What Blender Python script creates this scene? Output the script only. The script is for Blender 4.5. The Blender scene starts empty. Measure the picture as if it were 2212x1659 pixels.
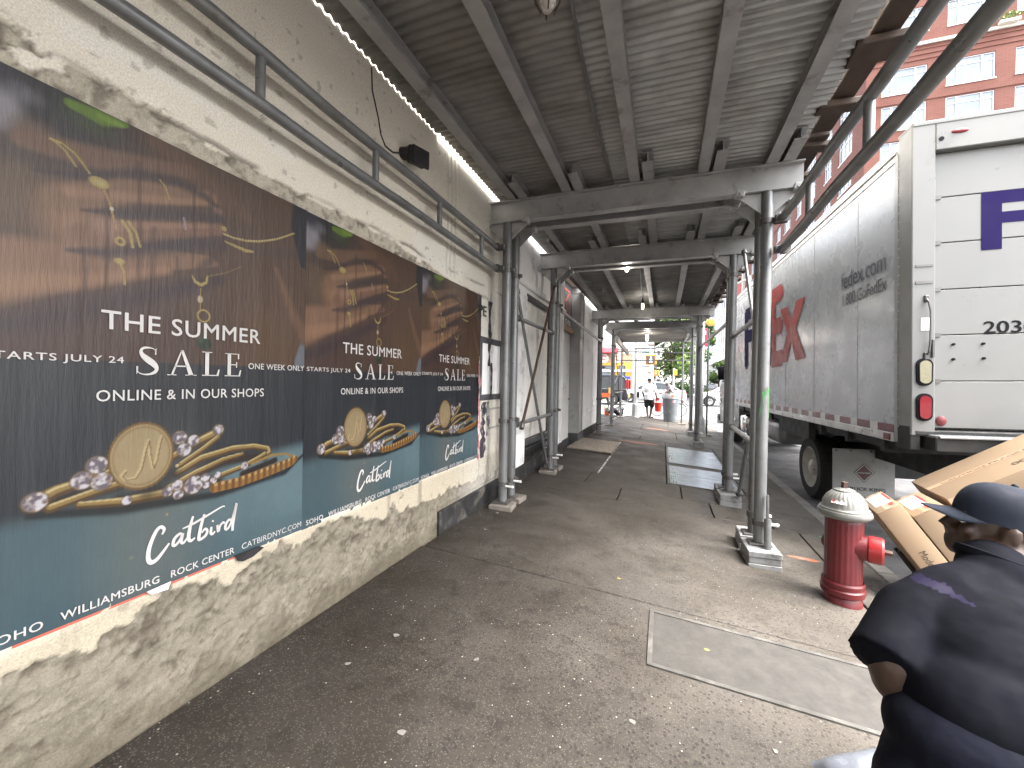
import bpy, bmesh, math, random
import numpy as np
from math import radians, sin, cos, pi
from mathutils import Vector, Matrix, Euler
random.seed(7)
rng = np.random.default_rng(7)
sc = bpy.context.scene
COL = sc.collection

# ---------------------------------------------------------------- camera, sky, sun, exposure
cd = bpy.data.cameras.new("camera"); cam = bpy.data.objects.new("camera", cd); COL.objects.link(cam)
cd.sensor_width = 36.0; cd.lens = 36.0 * 895.0 / 2212.0
cd.clip_start = 0.05; cd.clip_end = 900
cam.location = (0, 0, 1.45)
cam.matrix_world = Matrix.Translation((0, 0, 1.45)) @ Matrix.Rotation(radians(20.07), 4, 'Z') @ Matrix.Rotation(radians(89.58), 4, 'X') @ Matrix.Rotation(radians(1.15), 4, 'Z')
sc.camera = cam
SUN_EL, SUN_ROT = radians(57), radians(98)
w = bpy.data.worlds.new("World"); sc.world = w; w.use_nodes = True
nt = w.node_tree; nt.nodes.clear()
sky = nt.nodes.new('ShaderNodeTexSky'); sky.sky_type = 'NISHITA'; sky.sun_disc = False
sky.sun_elevation = SUN_EL; sky.sun_rotation = SUN_ROT; sky.air_density = 1.0; sky.dust_density = 6.0; sky.ozone_density = 1.0
hs = nt.nodes.new('ShaderNodeHueSaturation'); hs.inputs['Saturation'].default_value = 0.35
bg = nt.nodes.new('ShaderNodeBackground'); bg.inputs['Strength'].default_value = 0.15
wo = nt.nodes.new('ShaderNodeOutputWorld')
nt.links.new(sky.outputs[0], hs.inputs['Color']); nt.links.new(hs.outputs[0], bg.inputs['Color']); nt.links.new(bg.outputs[0], wo.inputs[0])
sd = bpy.data.lights.new("sun", 'SUN'); sd.energy = .5; sd.angle = radians(50); sd.color = (1.0, 0.96, 0.9)
sun = bpy.data.objects.new("sun", sd); COL.objects.link(sun)
# direction towards the sun: Nishita rotation runs clockwise from +Y
sdir = Vector((sin(SUN_ROT) * cos(SUN_EL), cos(SUN_ROT) * cos(SUN_EL), sin(SUN_EL)))
sun.rotation_euler = sdir.to_track_quat('Z', 'Y').to_euler(); sun.location = sdir * 60
sc.view_settings.view_transform = 'Standard'; sc.view_settings.look = 'None'; sc.view_settings.gamma = 1.0
sc.view_settings.exposure = 3.1
sc.cycles.use_denoising = True
sc.cycles.max_bounces = 8; sc.cycles.diffuse_bounces = 5; sc.cycles.glossy_bounces = 3; sc.cycles.transmission_bounces = 4
sc.cycles.sample_clamp_indirect = 8; sc.cycles.caustics_reflective = False; sc.cycles.caustics_refractive = False

# ---------------------------------------------------------------- noise in numpy
def _hash(ix, iy, seed):
    h = (ix.astype(np.int64) * 374761393 + iy.astype(np.int64) * 668265263 + seed * 1442695041) & 0xffffffff
    h = ((h ^ (h >> 13)) * 1274126177) & 0xffffffff
    h = h ^ (h >> 16)
    return (h & 0xffff) / 65535.0
def vnoise(x, y, seed=0):
    ix = np.floor(x); iy = np.floor(y); fx = x - ix; fy = y - iy
    fx = fx * fx * (3 - 2 * fx); fy = fy * fy * (3 - 2 * fy)
    a = _hash(ix, iy, seed); b = _hash(ix + 1, iy, seed); c = _hash(ix, iy + 1, seed); d = _hash(ix + 1, iy + 1, seed)
    return (a * (1 - fx) + b * fx) * (1 - fy) + (c * (1 - fx) + d * fx) * fy
def fbm(x, y, seed=0, o=4):
    s = 0; a = .5; t = 0
    for i in range(o):
        s = s + a * vnoise(x * 2 ** i, y * 2 ** i, seed + i * 17); t += a; a *= .5
    return s / t
def sstep(a, b, x):
    t = np.clip((x - a) / (b - a), 0, 1); return t * t * (3 - 2 * t)
def lin(r, g, b):
    f = lambda c: (c / 255 / 12.92) if c / 255 <= .04045 else ((c / 255 + .055) / 1.055) ** 2.4
    return (f(r), f(g), f(b))

# ---------------------------------------------------------------- materials
class NT:
    def __init__(s, name):
        s.m = bpy.data.materials.new(name); s.m.use_nodes = True; s.t = s.m.node_tree; s.t.nodes.clear()
        s.out = s.t.nodes.new('ShaderNodeOutputMaterial')
    def n(s, typ, inp=None, **kw):
        x = s.t.nodes.new(typ)
        for k, v in kw.items(): setattr(x, k, v)
        for k, v in (inp or {}).items():
            if isinstance(v, bpy.types.NodeSocket): s.t.links.new(v, x.inputs[k])
            else: x.inputs[k].default_value = v
        return x
    def link(s, a, b): s.t.links.new(a, b)
    def co(s, scale=None):
        c = s.n('ShaderNodeTexCoord').outputs['Object']
        if scale is not None:
            c = s.n('ShaderNodeMapping', {'Vector': c, 'Scale': scale}).outputs[0]
        return c
    def noise(s, co, scale, detail=4, rough=.55):
        return s.n('ShaderNodeTexNoise', {'Vector': co, 'Scale': scale, 'Detail': detail, 'Roughness': rough}).outputs['Fac']
    def ramp(s, fac, stops):
        r = s.n('ShaderNodeValToRGB', {'Fac': fac}); e = r.color_ramp.elements
        while len(e) < len(stops): e.new(.5)
        for i, (p, c) in enumerate(stops):
            e[i].position = p; e[i].color = (*c, 1) if not isinstance(c, (int, float)) else (c, c, c, 1)
        return r.outputs[0]
    def mix(s, fac, a, b, mode='MIX'):
        x = s.t.nodes.new('ShaderNodeMix'); x.data_type = 'RGBA'; x.blend_type = mode
        for k, v in ((0, fac), (6, a), (7, b)):
            if isinstance(v, bpy.types.NodeSocket): s.t.links.new(v, x.inputs[k])
            else: x.inputs[k].default_value = v if isinstance(v, (int, float)) else (*v[:3], 1)
        return x.outputs[2]
    def math(s, op, a, b=0.0, clamp=False):
        x = s.n('ShaderNodeMath', {0: a, 1: b}, operation=op); x.use_clamp = clamp; return x.outputs[0]
    def bump(s, h, strength=.3, dist=.01, normal=None):
        d = {'Height': h, 'Strength': strength, 'Distance': dist}
        if normal is not None: d['Normal'] = normal
        return s.n('ShaderNodeBump', d).outputs[0]
    def bsdf(s, color, rough=.5, metal=0, normal=None, spec=.5, **kw):
        d = {'Base Color': color if isinstance(color, bpy.types.NodeSocket) else (*color[:3], 1), 'Roughness': rough, 'Metallic': metal, 'Specular IOR Level': spec}
        if normal is not None: d['Normal'] = normal
        d.update(kw)
        b = s.n('ShaderNodeBsdfPrincipled', d); s.link(b.outputs[0], s.out.inputs[0]); return s.m
def P(name, col, rough=.5, metal=0, var=.18, vs=3, bump=.15, bs=60, bd=.003, stretch=None, dirt=None, spec=.5, rvar=.12, **kw):
    s = NT(name); co = s.co(stretch); co0 = s.co()
    n1 = s.noise(co, vs, 6, .6)
    hi = tuple(min(1, c * (1 + var)) for c in col); lo = tuple(c * (1 - var) for c in col)
    c = s.ramp(n1, [(.3, lo), (.7, hi)])
    if dirt:
        dcol, dsc, lo_, hi_ = dirt
        c = s.mix(s.ramp(s.noise(co0, dsc, 8, .65), [(lo_, 0.0), (hi_, 1.0)]), c, dcol)
    r = s.ramp(s.noise(co0, vs * 2.3, 4), [(.3, max(0, rough - rvar)), (.7, min(1, rough + rvar))])
    nm = s.bump(s.noise(co, bs, 4), bump, bd) if bump else None
    return s.bsdf(c, r, metal, nm, spec, **kw)
def emit(name, col, st):
    s = NT(name); e = s.n('ShaderNodeEmission', {'Color': (*col, 1), 'Strength': st}); s.link(e.outputs[0], s.out.inputs[0]); return s.m
def vcol(name, rough=.6, bump=.2, bs=80, bd=.003, fine=.1, fs=150, spec=.5, stretch=None):
    s = NT(name); a = s.n('ShaderNodeVertexColor', layer_name='paint').outputs[0]
    co = s.co(stretch)
    f = s.ramp(s.noise(co, fs, 3), [(.3, 1 - fine), (.7, 1 + fine if fine < 0 else 1.0)])
    c = s.mix(1.0, a, f, 'MULTIPLY')
    nm = s.bump(s.noise(co, bs, 6, .65), bump, bd) if bump else None
    return s.bsdf(c, rough, 0, nm, spec)

# ---------------------------------------------------------------- geometry helpers
OFF = {}
def rotz(a): return Matrix.Rotation(a, 3, 'Z')
class MB:
    def __init__(s): s.v = []; s.f = []; s.mi = []
    def add(s, vs, fs, mi=0):
        o = len(s.v); s.v += [tuple(v) for v in vs]; s.f += [tuple(i + o for i in f) for f in fs]; s.mi += [mi] * len(fs); return s
    def box(s, c, size, rot=None, bev=0, mi=0, seg=1):
        c = Vector(c); hx, hy, hz = [a / 2 for a in size]
        if bev:
            bm = bmesh.new(); bmesh.ops.create_cube(bm, size=1)
            for v in bm.verts: v.co = Vector((v.co.x * size[0], v.co.y * size[1], v.co.z * size[2]))
            bmesh.ops.bevel(bm, geom=list(bm.edges), offset=min(bev, min(size) * .49), segments=seg, affect='EDGES', profile=.5)
            vs = [v.co.copy() for v in bm.verts]; fs = [[v.index for v in f.verts] for f in bm.faces]; bm.free()
        else:
            vs = [Vector((x, y, z)) for x in (-hx, hx) for y in (-hy, hy) for z in (-hz, hz)]
            fs = [(0, 1, 3, 2), (4, 6, 7, 5), (0, 4, 5, 1), (2, 3, 7, 6), (0, 2, 6, 4), (1, 5, 7, 3)]
        if rot is not None: vs = [rot @ v for v in vs]
        return s.add([v + c for v in vs], fs, mi)
    def bb(s, x0, x1, y0, y1, z0, z1, bev=0, mi=0):
        return s.box(((x0 + x1) / 2, (y0 + y1) / 2, (z0 + z1) / 2), (abs(x1 - x0), abs(y1 - y0), abs(z1 - z0)), None, bev, mi)
    def bar(s, p0, p1, wd, ht, bev=0, mi=0, up=(0, 0, 1)):
        p0 = Vector(p0); p1 = Vector(p1); d = p1 - p0; L = d.length; y = d.normalized(); up = Vector(up)
        if abs(y.dot(up)) > .99: up = Vector((1, 0, 0))
        x = y.cross(up).normalized(); z = x.cross(y)
        R = Matrix((x, y, z)).transposed()
        return s.box((p0 + p1) / 2, (wd, L, ht), R, bev, mi)
    def tube(s, pts, r, seg=10, mi=0, caps=True, closed=False):
        pts = [Vector(p) for p in pts]; n = len(pts); rs = r if isinstance(r, (list, tuple)) else [r] * n
        t0 = (pts[1] - pts[0]).normalized(); up = Vector((0, 0, 1)) if abs(t0.z) < .9 else Vector((1, 0, 0))
        x = t0.cross(up).normalized(); vs = []
        for i, p in enumerate(pts):
            if closed: t = (pts[(i + 1) % n] - pts[i - 1]).normalized()
            else: t = (pts[min(i + 1, n - 1)] - pts[max(i - 1, 0)]).normalized()
            x = (x - t * x.dot(t)).normalized(); y = t.cross(x)
            vs += [p + (x * cos(2 * pi * k / seg) + y * sin(2 * pi * k / seg)) * rs[i] for k in range(seg)]
        fs = []
        for i in range(n if closed else n - 1):
            a = i * seg; b = ((i + 1) % n) * seg
            fs += [(a + k, a + (k + 1) % seg, b + (k + 1) % seg, b + k) for k in range(seg)]
        if caps and not closed: fs += [tuple(range(seg - 1, -1, -1)), tuple((n - 1) * seg + k for k in range(seg))]
        return s.add(vs, fs, mi)
    def cyl(s, p0, p1, r0, r1=None, seg=16, mi=0):
        return s.tube([p0, p1], [r0, r0 if r1 is None else r1], seg, mi)
    def lathe(s, prof, o=(0, 0, 0), axis=(0, 0, 1), seg=24, mi=0, mod=None):
        z = Vector(axis).normalized(); u = Vector((1, 0, 0)) if abs(z.x) < .9 else Vector((0, 1, 0))
        x = z.cross(u).normalized(); y = z.cross(x); o = Vector(o); vs = []; m = len(prof)
        for k in range(seg):
            a = 2 * pi * k / seg
            for j, (r, h) in enumerate(prof):
                rr = r * (mod(j, a) if mod else 1); vs.append(o + z * h + (x * cos(a) + y * sin(a)) * rr)
        fs = []
        for k in range(seg):
            b = ((k + 1) % seg) * m; a = k * m
            fs += [(a + j, b + j, b + j + 1, a + j + 1) for j in range(m - 1)]
        return s.add(vs, fs, mi)
    def ball(s, c, r, seg=16, rings=10, mi=0, rot=None):
        r = (r, r, r) if isinstance(r, (int, float)) else r; c = Vector(c); vs = []
        for i in range(rings + 1):
            t = pi * i / rings
            for k in range(seg):
                a = 2 * pi * k / seg; v = Vector((r[0] * sin(t) * cos(a), r[1] * sin(t) * sin(a), r[2] * cos(t)))
                vs.append(c + (rot @ v if rot is not None else v))
        fs = [(i * seg + k, (i + 1) * seg + k, (i + 1) * seg + (k + 1) % seg, i * seg + (k + 1) % seg) for i in range(rings) for k in range(seg)]
        return s.add(vs, fs, mi)
    def prism(s, poly, fn, d, mi=0):
        """poly: 2-D outline (ccw); fn(u, v, w) -> 3-D; w runs from 0 to d"""
        n = len(poly); vs = [fn(u, v, 0) for u, v in poly] + [fn(u, v, d) for u, v in poly]
        fs = [tuple(range(n - 1, -1, -1)), tuple(range(n, 2 * n))] + [(i, (i + 1) % n, n + (i + 1) % n, n + i) for i in range(n)]
        return s.add(vs, fs, mi)
    def quad(s, a, b, c, d, mi=0): return s.add([a, b, c, d], [(0, 1, 2, 3)], mi)
    def pieces(s):
        """groups of faces that hang together or lie close to each other"""
        par = list(range(len(s.v)))
        def find(a):
            while par[a] != a: par[a] = par[par[a]]; a = par[a]
            return a
        for f in s.f:
            for b in f[1:]: par[find(b)] = find(f[0])
        isl = {}
        for i, f in enumerate(s.f): isl.setdefault(find(f[0]), []).append(i)
        keys = list(isl)
        if len(keys) < 2 or len(keys) > 600: return None
        V = np.array([tuple(v) for v in s.v]); lo, hi = [], []
        for k in keys:
            idx = sorted({i for q in isl[k] for i in s.f[q]}); lo.append(V[idx].min(0)); hi.append(V[idx].max(0))
        lo, hi = np.array(lo), np.array(hi); size = (hi - lo).max(1)
        gap = np.maximum(0, np.maximum(lo[:, None] - hi[None], lo[None] - hi[:, None]))
        near = np.sqrt((gap ** 2).sum(2)) <= np.maximum(.019, .48 * np.maximum(size[:, None], size[None]))
        grp = list(range(len(keys)))
        def g_(a):
            while grp[a] != a: a = grp[a]
            return a
        for a, b in zip(*np.nonzero(np.triu(near, 1))): grp[g_(b)] = g_(a)
        out = {}
        for i, k in enumerate(keys): out.setdefault(g_(i), []).extend(isl[k])
        return list(out.values()) if 1 < len(out) <= 60 else None
    def build(s, name, mats, parent=None, smooth=32, kind=None, off=None, split=True):
        pc = s.pieces() if (split and parent and not kind and name not in ('rivets', 'core', 'wall', 'brick_course', 'stone_ledge', 'chassis', 'foliage', 'crown', 'inner_crown')) else None
        if pc:
            first = None
            for fl in pc:
                m = MB(); mp = {}
                for q in fl:
                    for i in s.f[q]:
                        if i not in mp: mp[i] = len(m.v); m.v.append(s.v[i])
                    m.f.append(tuple(mp[i] for i in s.f[q])); m.mi.append(s.mi[q])
                o = m.build(name, mats, parent, smooth, None, off, False); first = first or o
            return first
        me = bpy.data.meshes.new(name)
        if off is None: off = OFF.get(parent.name, Vector((0, 0, 0))) if parent else Vector((0, 0, 0))
        me.from_pydata([(v[0] - off[0], v[1] - off[1], v[2] - off[2]) for v in s.v], [], s.f)
        for m in (mats if isinstance(mats, (list, tuple)) else [mats]): me.materials.append(m)
        if len(set(s.mi)) > 1: me.polygons.foreach_set('material_index', s.mi)
        bm = bmesh.new(); bm.from_mesh(me); bmesh.ops.recalc_face_normals(bm, faces=bm.faces); bm.to_mesh(me); bm.free()
        if smooth:
            me.shade_smooth(); me.set_sharp_from_angle(angle=radians(smooth))
        o = bpy.data.objects.new(name, me); COL.objects.link(o)
        if parent: o.parent = parent; OFF[o.name] = off
        if kind: o['kind'] = kind
        return o
def tag(o, label=None, cat=None, group=None, kind=None):
    if label: o['label'] = label
    if cat: o['category'] = cat
    if group: o['group'] = group
    if kind: o['kind'] = kind
    return o
def thing(name, label, cat, loc=(0, 0, 0), rz=0.0, group=None, local=False):
    o = bpy.data.objects.new(name, None); COL.objects.link(o); o.empty_display_size = .2
    o.location = loc; o.rotation_euler = (0, 0, rz); tag(o, label, cat, group)
    OFF[o.name] = Vector((0, 0, 0)) if local else Vector(loc)
    return o
def kids(o): return [c for c in o.children]
def dup(root, loc, rz, label, group=None):
    r = root.copy(); COL.objects.link(r); r.location = loc; r.rotation_euler = (0, 0, rz); r['label'] = label
    if group: r['group'] = group
    def rec(src, dst):
        for ch in list(src.children):
            c = ch.copy(); COL.objects.link(c); c.parent = dst; rec(ch, c)
    rec(root, r); return r
def grid_obj(name, X, Y, Z, colors, mat, parent=None, smooth=True, kind=None):
    """X,Y,Z arrays (n,m) of world positions; colors (n,m,3)"""
    n, m = X.shape; off = OFF.get(parent.name, Vector((0, 0, 0))) if parent else Vector((0, 0, 0))
    v = np.stack([X - off[0], Y - off[1], Z - off[2]], -1).reshape(-1, 3).astype(np.float32)
    i = np.arange(n * m).reshape(n, m); f = np.stack([i[:-1, :-1], i[1:, :-1], i[1:, 1:], i[:-1, 1:]], -1).reshape(-1, 4)
    me = bpy.data.meshes.new(name); me.vertices.add(n * m); me.vertices.foreach_set('co', v.ravel())
    nf = len(f); me.loops.add(nf * 4); me.loops.foreach_set('vertex_index', f.ravel().astype(np.int32))
    me.polygons.add(nf); me.polygons.foreach_set('loop_start', np.arange(0, nf * 4, 4, dtype=np.int32))
    me.update(calc_edges=True)
    if colors is not None:
        ca = me.color_attributes.new('paint', 'FLOAT_COLOR', 'POINT')
        c4 = np.ones((n * m, 4), np.float32); c4[:, :3] = colors.reshape(-1, 3); ca.data.foreach_set('color', c4.ravel())
    me.materials.append(mat)
    if smooth: me.shade_smooth()
    me.validate()
    o = bpy.data.objects.new(name, me); COL.objects.link(o)
    if parent: o.parent = parent; OFF[o.name] = off
    if kind: o['kind'] = kind
    return o
_FONTS = {}
def text_geo(t, bold=0.0, spacing=1.0, shear=0.0):
    cu = bpy.data.curves.new('lettering', 'FONT'); cu.body = t; cu.size = 1; cu.offset = bold; cu.space_character = spacing; cu.shear = shear
    cu.resolution_u = 3; cu.fill_mode = 'FRONT'
    ob = bpy.data.objects.new('lettering', cu); COL.objects.link(ob)
    dg = bpy.context.evaluated_depsgraph_get()
    me = bpy.data.meshes.new_from_object(ob.evaluated_get(dg))
    vs = np.array([v.co[:] for v in me.vertices]); fs = [tuple(p.vertices) for p in me.polygons]
    bpy.data.objects.remove(ob); bpy.data.meshes.remove(me); bpy.data.curves.remove(cu)
    return vs, fs
def text(mb, t, fn, u0, v0, u1, v1, bold=0.0, spacing=1.0, shear=0.0, mi=0):
    """fit the words into the rectangle (u0,v0)-(u1,v1); fn(u,v) -> 3-D"""
    vs, fs = text_geo(t, min(bold, 0), spacing, shear)
    a = vs.min(0); b = vs.max(0); o = Vector(fn(u0, v0)); n = (Vector(fn(u1, v0)) - o).cross(Vector(fn(u0, v1)) - o).normalized()
    for k, (dx, dy) in enumerate(((-1, 0), (1, 0), (0, 1), (0, -1)) if bold > 0 else ((0, 0),)):
        dx *= max(bold, 0); dy *= max(bold, 0) * .6
        mb.add([Vector(fn(u0 + (x + dx - a[0]) / (b[0] - a[0]) * (u1 - u0), v0 + (y + dy - a[1]) / (b[1] - a[1]) * (v1 - v0))) + n * .0003 * k for x, y, _ in vs], fs, mi)
def remeshed(mb, name, mat, parent, vox=.012, smooth_it=6, off=None):
    """one continuous surface grown from overlapping shapes"""
    o = mb.build(name, mat, parent, smooth=0, off=off, split=False)
    r = o.modifiers.new('r', 'REMESH'); r.mode = 'VOXEL'; r.voxel_size = vox; r.use_smooth_shade = True
    sm = o.modifiers.new('s', 'SMOOTH'); sm.factor = .5; sm.iterations = smooth_it
    dg = bpy.context.evaluated_depsgraph_get(); me = bpy.data.meshes.new_from_object(o.evaluated_get(dg))
    o.modifiers.clear(); old = o.data; o.data = me; bpy.data.meshes.remove(old); me.name = name
    if not me.materials: me.materials.append(mat)
    me.shade_smooth()
    return o
def limb(mb, pts, rs, seg=12):
    """tapered limb through points, balls at joints"""
    for i, p in enumerate(pts): mb.ball(p, rs[i], seg, 8)
    for i in range(len(pts) - 1): mb.cyl(pts[i], pts[i + 1], rs[i], rs[i + 1], seg)
GS = 0.068
def gz(x): return -GS * (x + 1.955)      # sidewalk falls towards the kerb
ROAD = -0.42
# ================================================================ GROUND
def sidewalk_mat():
    s = NT('concrete_sidewalk'); co = s.co()
    sep = s.n('ShaderNodeSeparateXYZ', {0: co})
    base = s.ramp(s.noise(co, 1.7, 7, .6), [(.3, (.056, .048, .039)), (.7, (.118, .104, .086))])
    # grime band beside the wall, with an irregular edge
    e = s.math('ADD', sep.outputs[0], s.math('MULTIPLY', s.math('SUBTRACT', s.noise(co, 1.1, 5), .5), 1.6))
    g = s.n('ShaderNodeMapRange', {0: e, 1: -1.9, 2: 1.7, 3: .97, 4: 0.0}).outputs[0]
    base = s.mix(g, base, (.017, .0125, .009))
    st = s.ramp(s.noise(co, 3.1, 6, .7), [(.56, 0.0), (.66, 1.0)])
    base = s.mix(s.math('MULTIPLY', st, .3), base, (.05, .04, .03))
    st2 = s.ramp(s.noise(co, 9.0, 5, .7), [(.53, 0.0), (.60, 1.0)])
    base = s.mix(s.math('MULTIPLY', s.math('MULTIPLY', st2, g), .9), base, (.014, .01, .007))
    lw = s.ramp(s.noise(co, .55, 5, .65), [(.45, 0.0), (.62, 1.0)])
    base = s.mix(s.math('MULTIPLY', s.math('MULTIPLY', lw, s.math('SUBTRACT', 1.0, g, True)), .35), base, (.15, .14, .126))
    fine = s.ramp(s.noise(co, 210, 3, .7), [(.35, .72), (.65, 1.25)])
    base = s.mix(1.0, base, fine, 'MULTIPLY')
    # cracks: thin warped cell edges, only here and there
    wv = s.n('ShaderNodeVectorMath', {0: co, 1: s.n('ShaderNodeVectorMath', {0: s.n('ShaderNodeTexNoise', {'Vector': co, 'Scale': 3.0, 'Detail': 5}).outputs['Color'], 1: (.35, .35, .35)}, operation='MULTIPLY').outputs[0]}, operation='ADD').outputs[0]
    vc = s.n('ShaderNodeTexVoronoi', {'Vector': wv, 'Scale': .42}, feature='DISTANCE_TO_EDGE').outputs['Distance']
    ck = s.math('MULTIPLY', s.math('LESS_THAN', vc, .0022), s.ramp(s.noise(co, .8, 3), [(.5, 0.0), (.56, 1.0)]))
    base = s.mix(s.math('MULTIPLY', ck, .8), base, (.02, .017, .014))
    # aggregate: dark and pale stones
    v1 = s.n('ShaderNodeTexVoronoi', {'Vector': co, 'Scale': 52, 'Randomness': 1.0}); c1 = s.n('ShaderNodeSeparateColor', {0: v1.outputs['Color']})
    dk = s.math('MULTIPLY', s.math('LESS_THAN', c1.outputs[0], .42), s.math('LESS_THAN', v1.outputs['Distance'], .40))
    wt = s.math('MULTIPLY', s.math('GREATER_THAN', c1.outputs[1], .962), s.math('LESS_THAN', v1.outputs['Distance'], .22))
    v2 = s.n('ShaderNodeTexVoronoi', {'Vector': co, 'Scale': 125, 'Randomness': 1.0}); c2 = s.n('ShaderNodeSeparateColor', {0: v2.outputs['Color']})
    mid = s.math('MULTIPLY', s.math('LESS_THAN', c2.outputs[0], .25), s.math('LESS_THAN', v2.outputs['Distance'], .4))
    worn = s.ramp(s.noise(co, .9, 4), [(.3, .35), (.55, 1.0)])
    base = s.mix(s.math('MULTIPLY', s.math('MULTIPLY', dk, worn), .88), base, (.016, .014, .012))
    base = s.mix(s.math('MULTIPLY', s.math('MULTIPLY', mid, worn), .45), base, (.06, .055, .05))
    lt = s.math('MULTIPLY', s.math('GREATER_THAN', c2.outputs[0], .72), s.math('LESS_THAN', v2.outputs['Distance'], .42))
    base = s.mix(s.math('MULTIPLY', lt, .38), base, (.17, .152, .125))
    base = s.mix(s.math('MULTIPLY', wt, .8), base, (.36, .335, .29))
    v3 = s.n('ShaderNodeTexVoronoi', {'Vector': co, 'Scale': 3.3, 'Randomness': 1.0}); c3 = s.n('ShaderNodeSeparateColor', {0: v3.outputs['Color']})
    gum = s.math('MULTIPLY', s.math('LESS_THAN', c3.outputs[0], .55), s.math('LESS_THAN', v3.outputs['Distance'], .11))
    base = s.mix(s.math('MULTIPLY', gum, .55), base, (.04, .035, .032))
    h = s.math('ADD', s.noise(co, 90, 5, .7), s.math('MULTIPLY', mid, -.35))
    r = s.ramp(s.noise(co, 2.2, 5), [(.35, .55), (.65, .85)])
    return s.bsdf(base, r, 0, s.bump(h, .7, .005), .4)
M_WALK = sidewalk_mat()
M_JOINT = P('joint_dirt', (.045, .036, .028), .95, var=.3, vs=20)
M_KERB = P('kerb_concrete', (.17, .16, .142), .85, var=.2, vs=4, bump=.3, bs=70, dirt=((.09, .08, .07), 3, .5, .7))
M_ROAD = P('asphalt', (.075, .075, .078), .85, var=.3, vs=2.2, bump=.5, bs=140, bd=.006, dirt=((.12, .118, .115), 1.1, .45, .7))
M_AVE = P('worn_avenue_asphalt', (.19, .19, .19), .85, var=.2, vs=.6, bump=.3, bs=80, bd=.004)
M_PAINTW = P('road_paint', (.75, .75, .72), .7, var=.1, vs=5, dirt=((.25, .25, .25), 6, .5, .75))

def roadz(y):
    return ROAD + (0.45 * float(sstep(13, 32, np.array(y))))
# road: one sheet that follows the rise of the street
ys = np.concatenate([[-60, -20, 0, 6], np.arange(10, 36, 1.5), [45, 60, 90, 140, 220, 420]])
xs = np.array([-220, -60, -20, -8, -3, 2.0, 5, 9, 13, 18, 40, 120, 260.])
X, Y = np.meshgrid(xs, ys, indexing='ij'); Z = np.vectorize(roadz)(Y)
grid_obj('road', X, Y, Z, None, M_ROAD, kind='structure')
# avenue surface (paler, worn) laid over the crossing
ys2 = np.concatenate([np.arange(21.5, 34, 1.5), [34.5]]); X, Y = np.meshgrid(np.array([-90, -30, -8, -2, 3, 9, 15, 40, 90.]), ys2, indexing='ij')
grid_obj('avenue', X, Y, np.vectorize(roadz)(Y) + .006, None, M_AVE, kind='structure')
ys2 = np.concatenate([np.arange(17, 21.6, 1.5), [21.5]])
X, Y = np.meshgrid(np.array([2.35, 5, 9, 13.6]), np.concatenate([[9, 12], ys2]), indexing='ij')
ys3 = [34.5, 45, 60, 90, 140, 260]
X, Y = np.meshgrid(np.array([2.6, 6, 11.4]), np.array(ys3, float), indexing='ij')
grid_obj('side_street', X, Y, np.vectorize(roadz)(Y) + .006, None, M_AVE, kind='structure')
# crosswalk bars and avenue lane lines
mb = MB()
for k in range(9):
    x0 = 3.0 + k * 1.15
    mb.quad((x0, 22.3, roadz(22.3) + .012), (x0 + .5, 22.3, roadz(22.3) + .012), (x0 + .5, 25.0, roadz(25) + .012), (x0, 25.0, roadz(25) + .012))
for k in range(7):
    y0 = 21.9 + k * 1.6
    mb.quad((-3.6, y0, roadz(y0) + .012), (-.9, y0, roadz(y0) + .012), (-.9, y0 + .45, roadz(y0 + .45) + .012), (-3.6, y0 + .45, roadz(y0 + .45) + .012))
tag(mb.build('road_markings', M_PAINTW, smooth=0), kind='structure')

# sidewalk: slabs with real open joints over a dirt bed
mb = MB(); bed = MB()
KX = 1.90                                                     # inner edge of kerb
WX = -1.945
rows = [(-16, -13, [.2]), (-13, -10, [-.5]), (-10, -7, [.4]), (-7.0, -4.2, [.2]), (-4.2, -1.6, [-.4]), (-1.6, .62, [.35]), (.62, 3.13, None), (3.13, 5.62, [1.5]), (5.62, 6.28, [-.55, .62, 1.25]), (6.28, 7.02, [-1.1, .28, 1.3]),
        (7.02, 8.7, [-1.0, -.96]), (8.7, 10.0, [-1.05]), (10.0, 11.95, [-1.0]), (11.95, 12.75, [-.6, .9]), (12.75, 14.6, [.4]), (14.6, 16.6, [-.7]), (16.6, 18.4, [.2])]
rows = [r for r in rows]
def slab(x0, x1, y0, y1, m=mb, th=.09, lift=0.0, g=.007, b=.006):
    x0 += g; x1 -= g; y0 += g; y1 -= g
    vs = []; 
    for (xa, xb, ya, yb, dz) in ((x0, x1, y0, y1, -th), (x0, x1, y0, y1, -b), (x0 + b, x1 - b, y0 + b, y1 - b, 0)):
        vs += [(xa, ya, gz(xa) + dz + lift), (xb, ya, gz(xb) + dz + lift), (xb, yb, gz(xb) + dz + lift), (xa, yb, gz(xa) + dz + lift)]
    fs = [(8, 9, 10, 11)] + [(i, (i + 1) % 4, 4 + (i + 1) % 4, 4 + i) for i in range(4)] + [(4 + i, 4 + (i + 1) % 4, 8 + (i + 1) % 4, 8 + i) for i in range(4)]
    m.add(vs, fs)
for y0, y1, cuts in rows:
    if cuts is None:                                          # row holding the inset cover
        slab(WX, KX, y0, 2.44, g=.0, b=.0); slab(WX, -.058, 2.44, y1 - .006, g=.0, b=.0); slab(-.058, KX, 3.055, y1 - .006, g=.0, b=.0)
        slab(1.62, KX, 2.44, 3.055, g=.0, b=.0); continue
    if y0 == 7.02 or y0 == 8.7 or y0 == 10.0:                 # rows beside the cellar doors
        slab(WX, -1.0, y0, y1); slab(-1.0, .08, y0, y1); slab(1.22, KX, y0, y1)
        continue
    e = [WX] + cuts + [KX]
    for a, b in zip(e[:-1], e[1:]): slab(a, b, y0 + .004, y1, g=.009)
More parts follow.
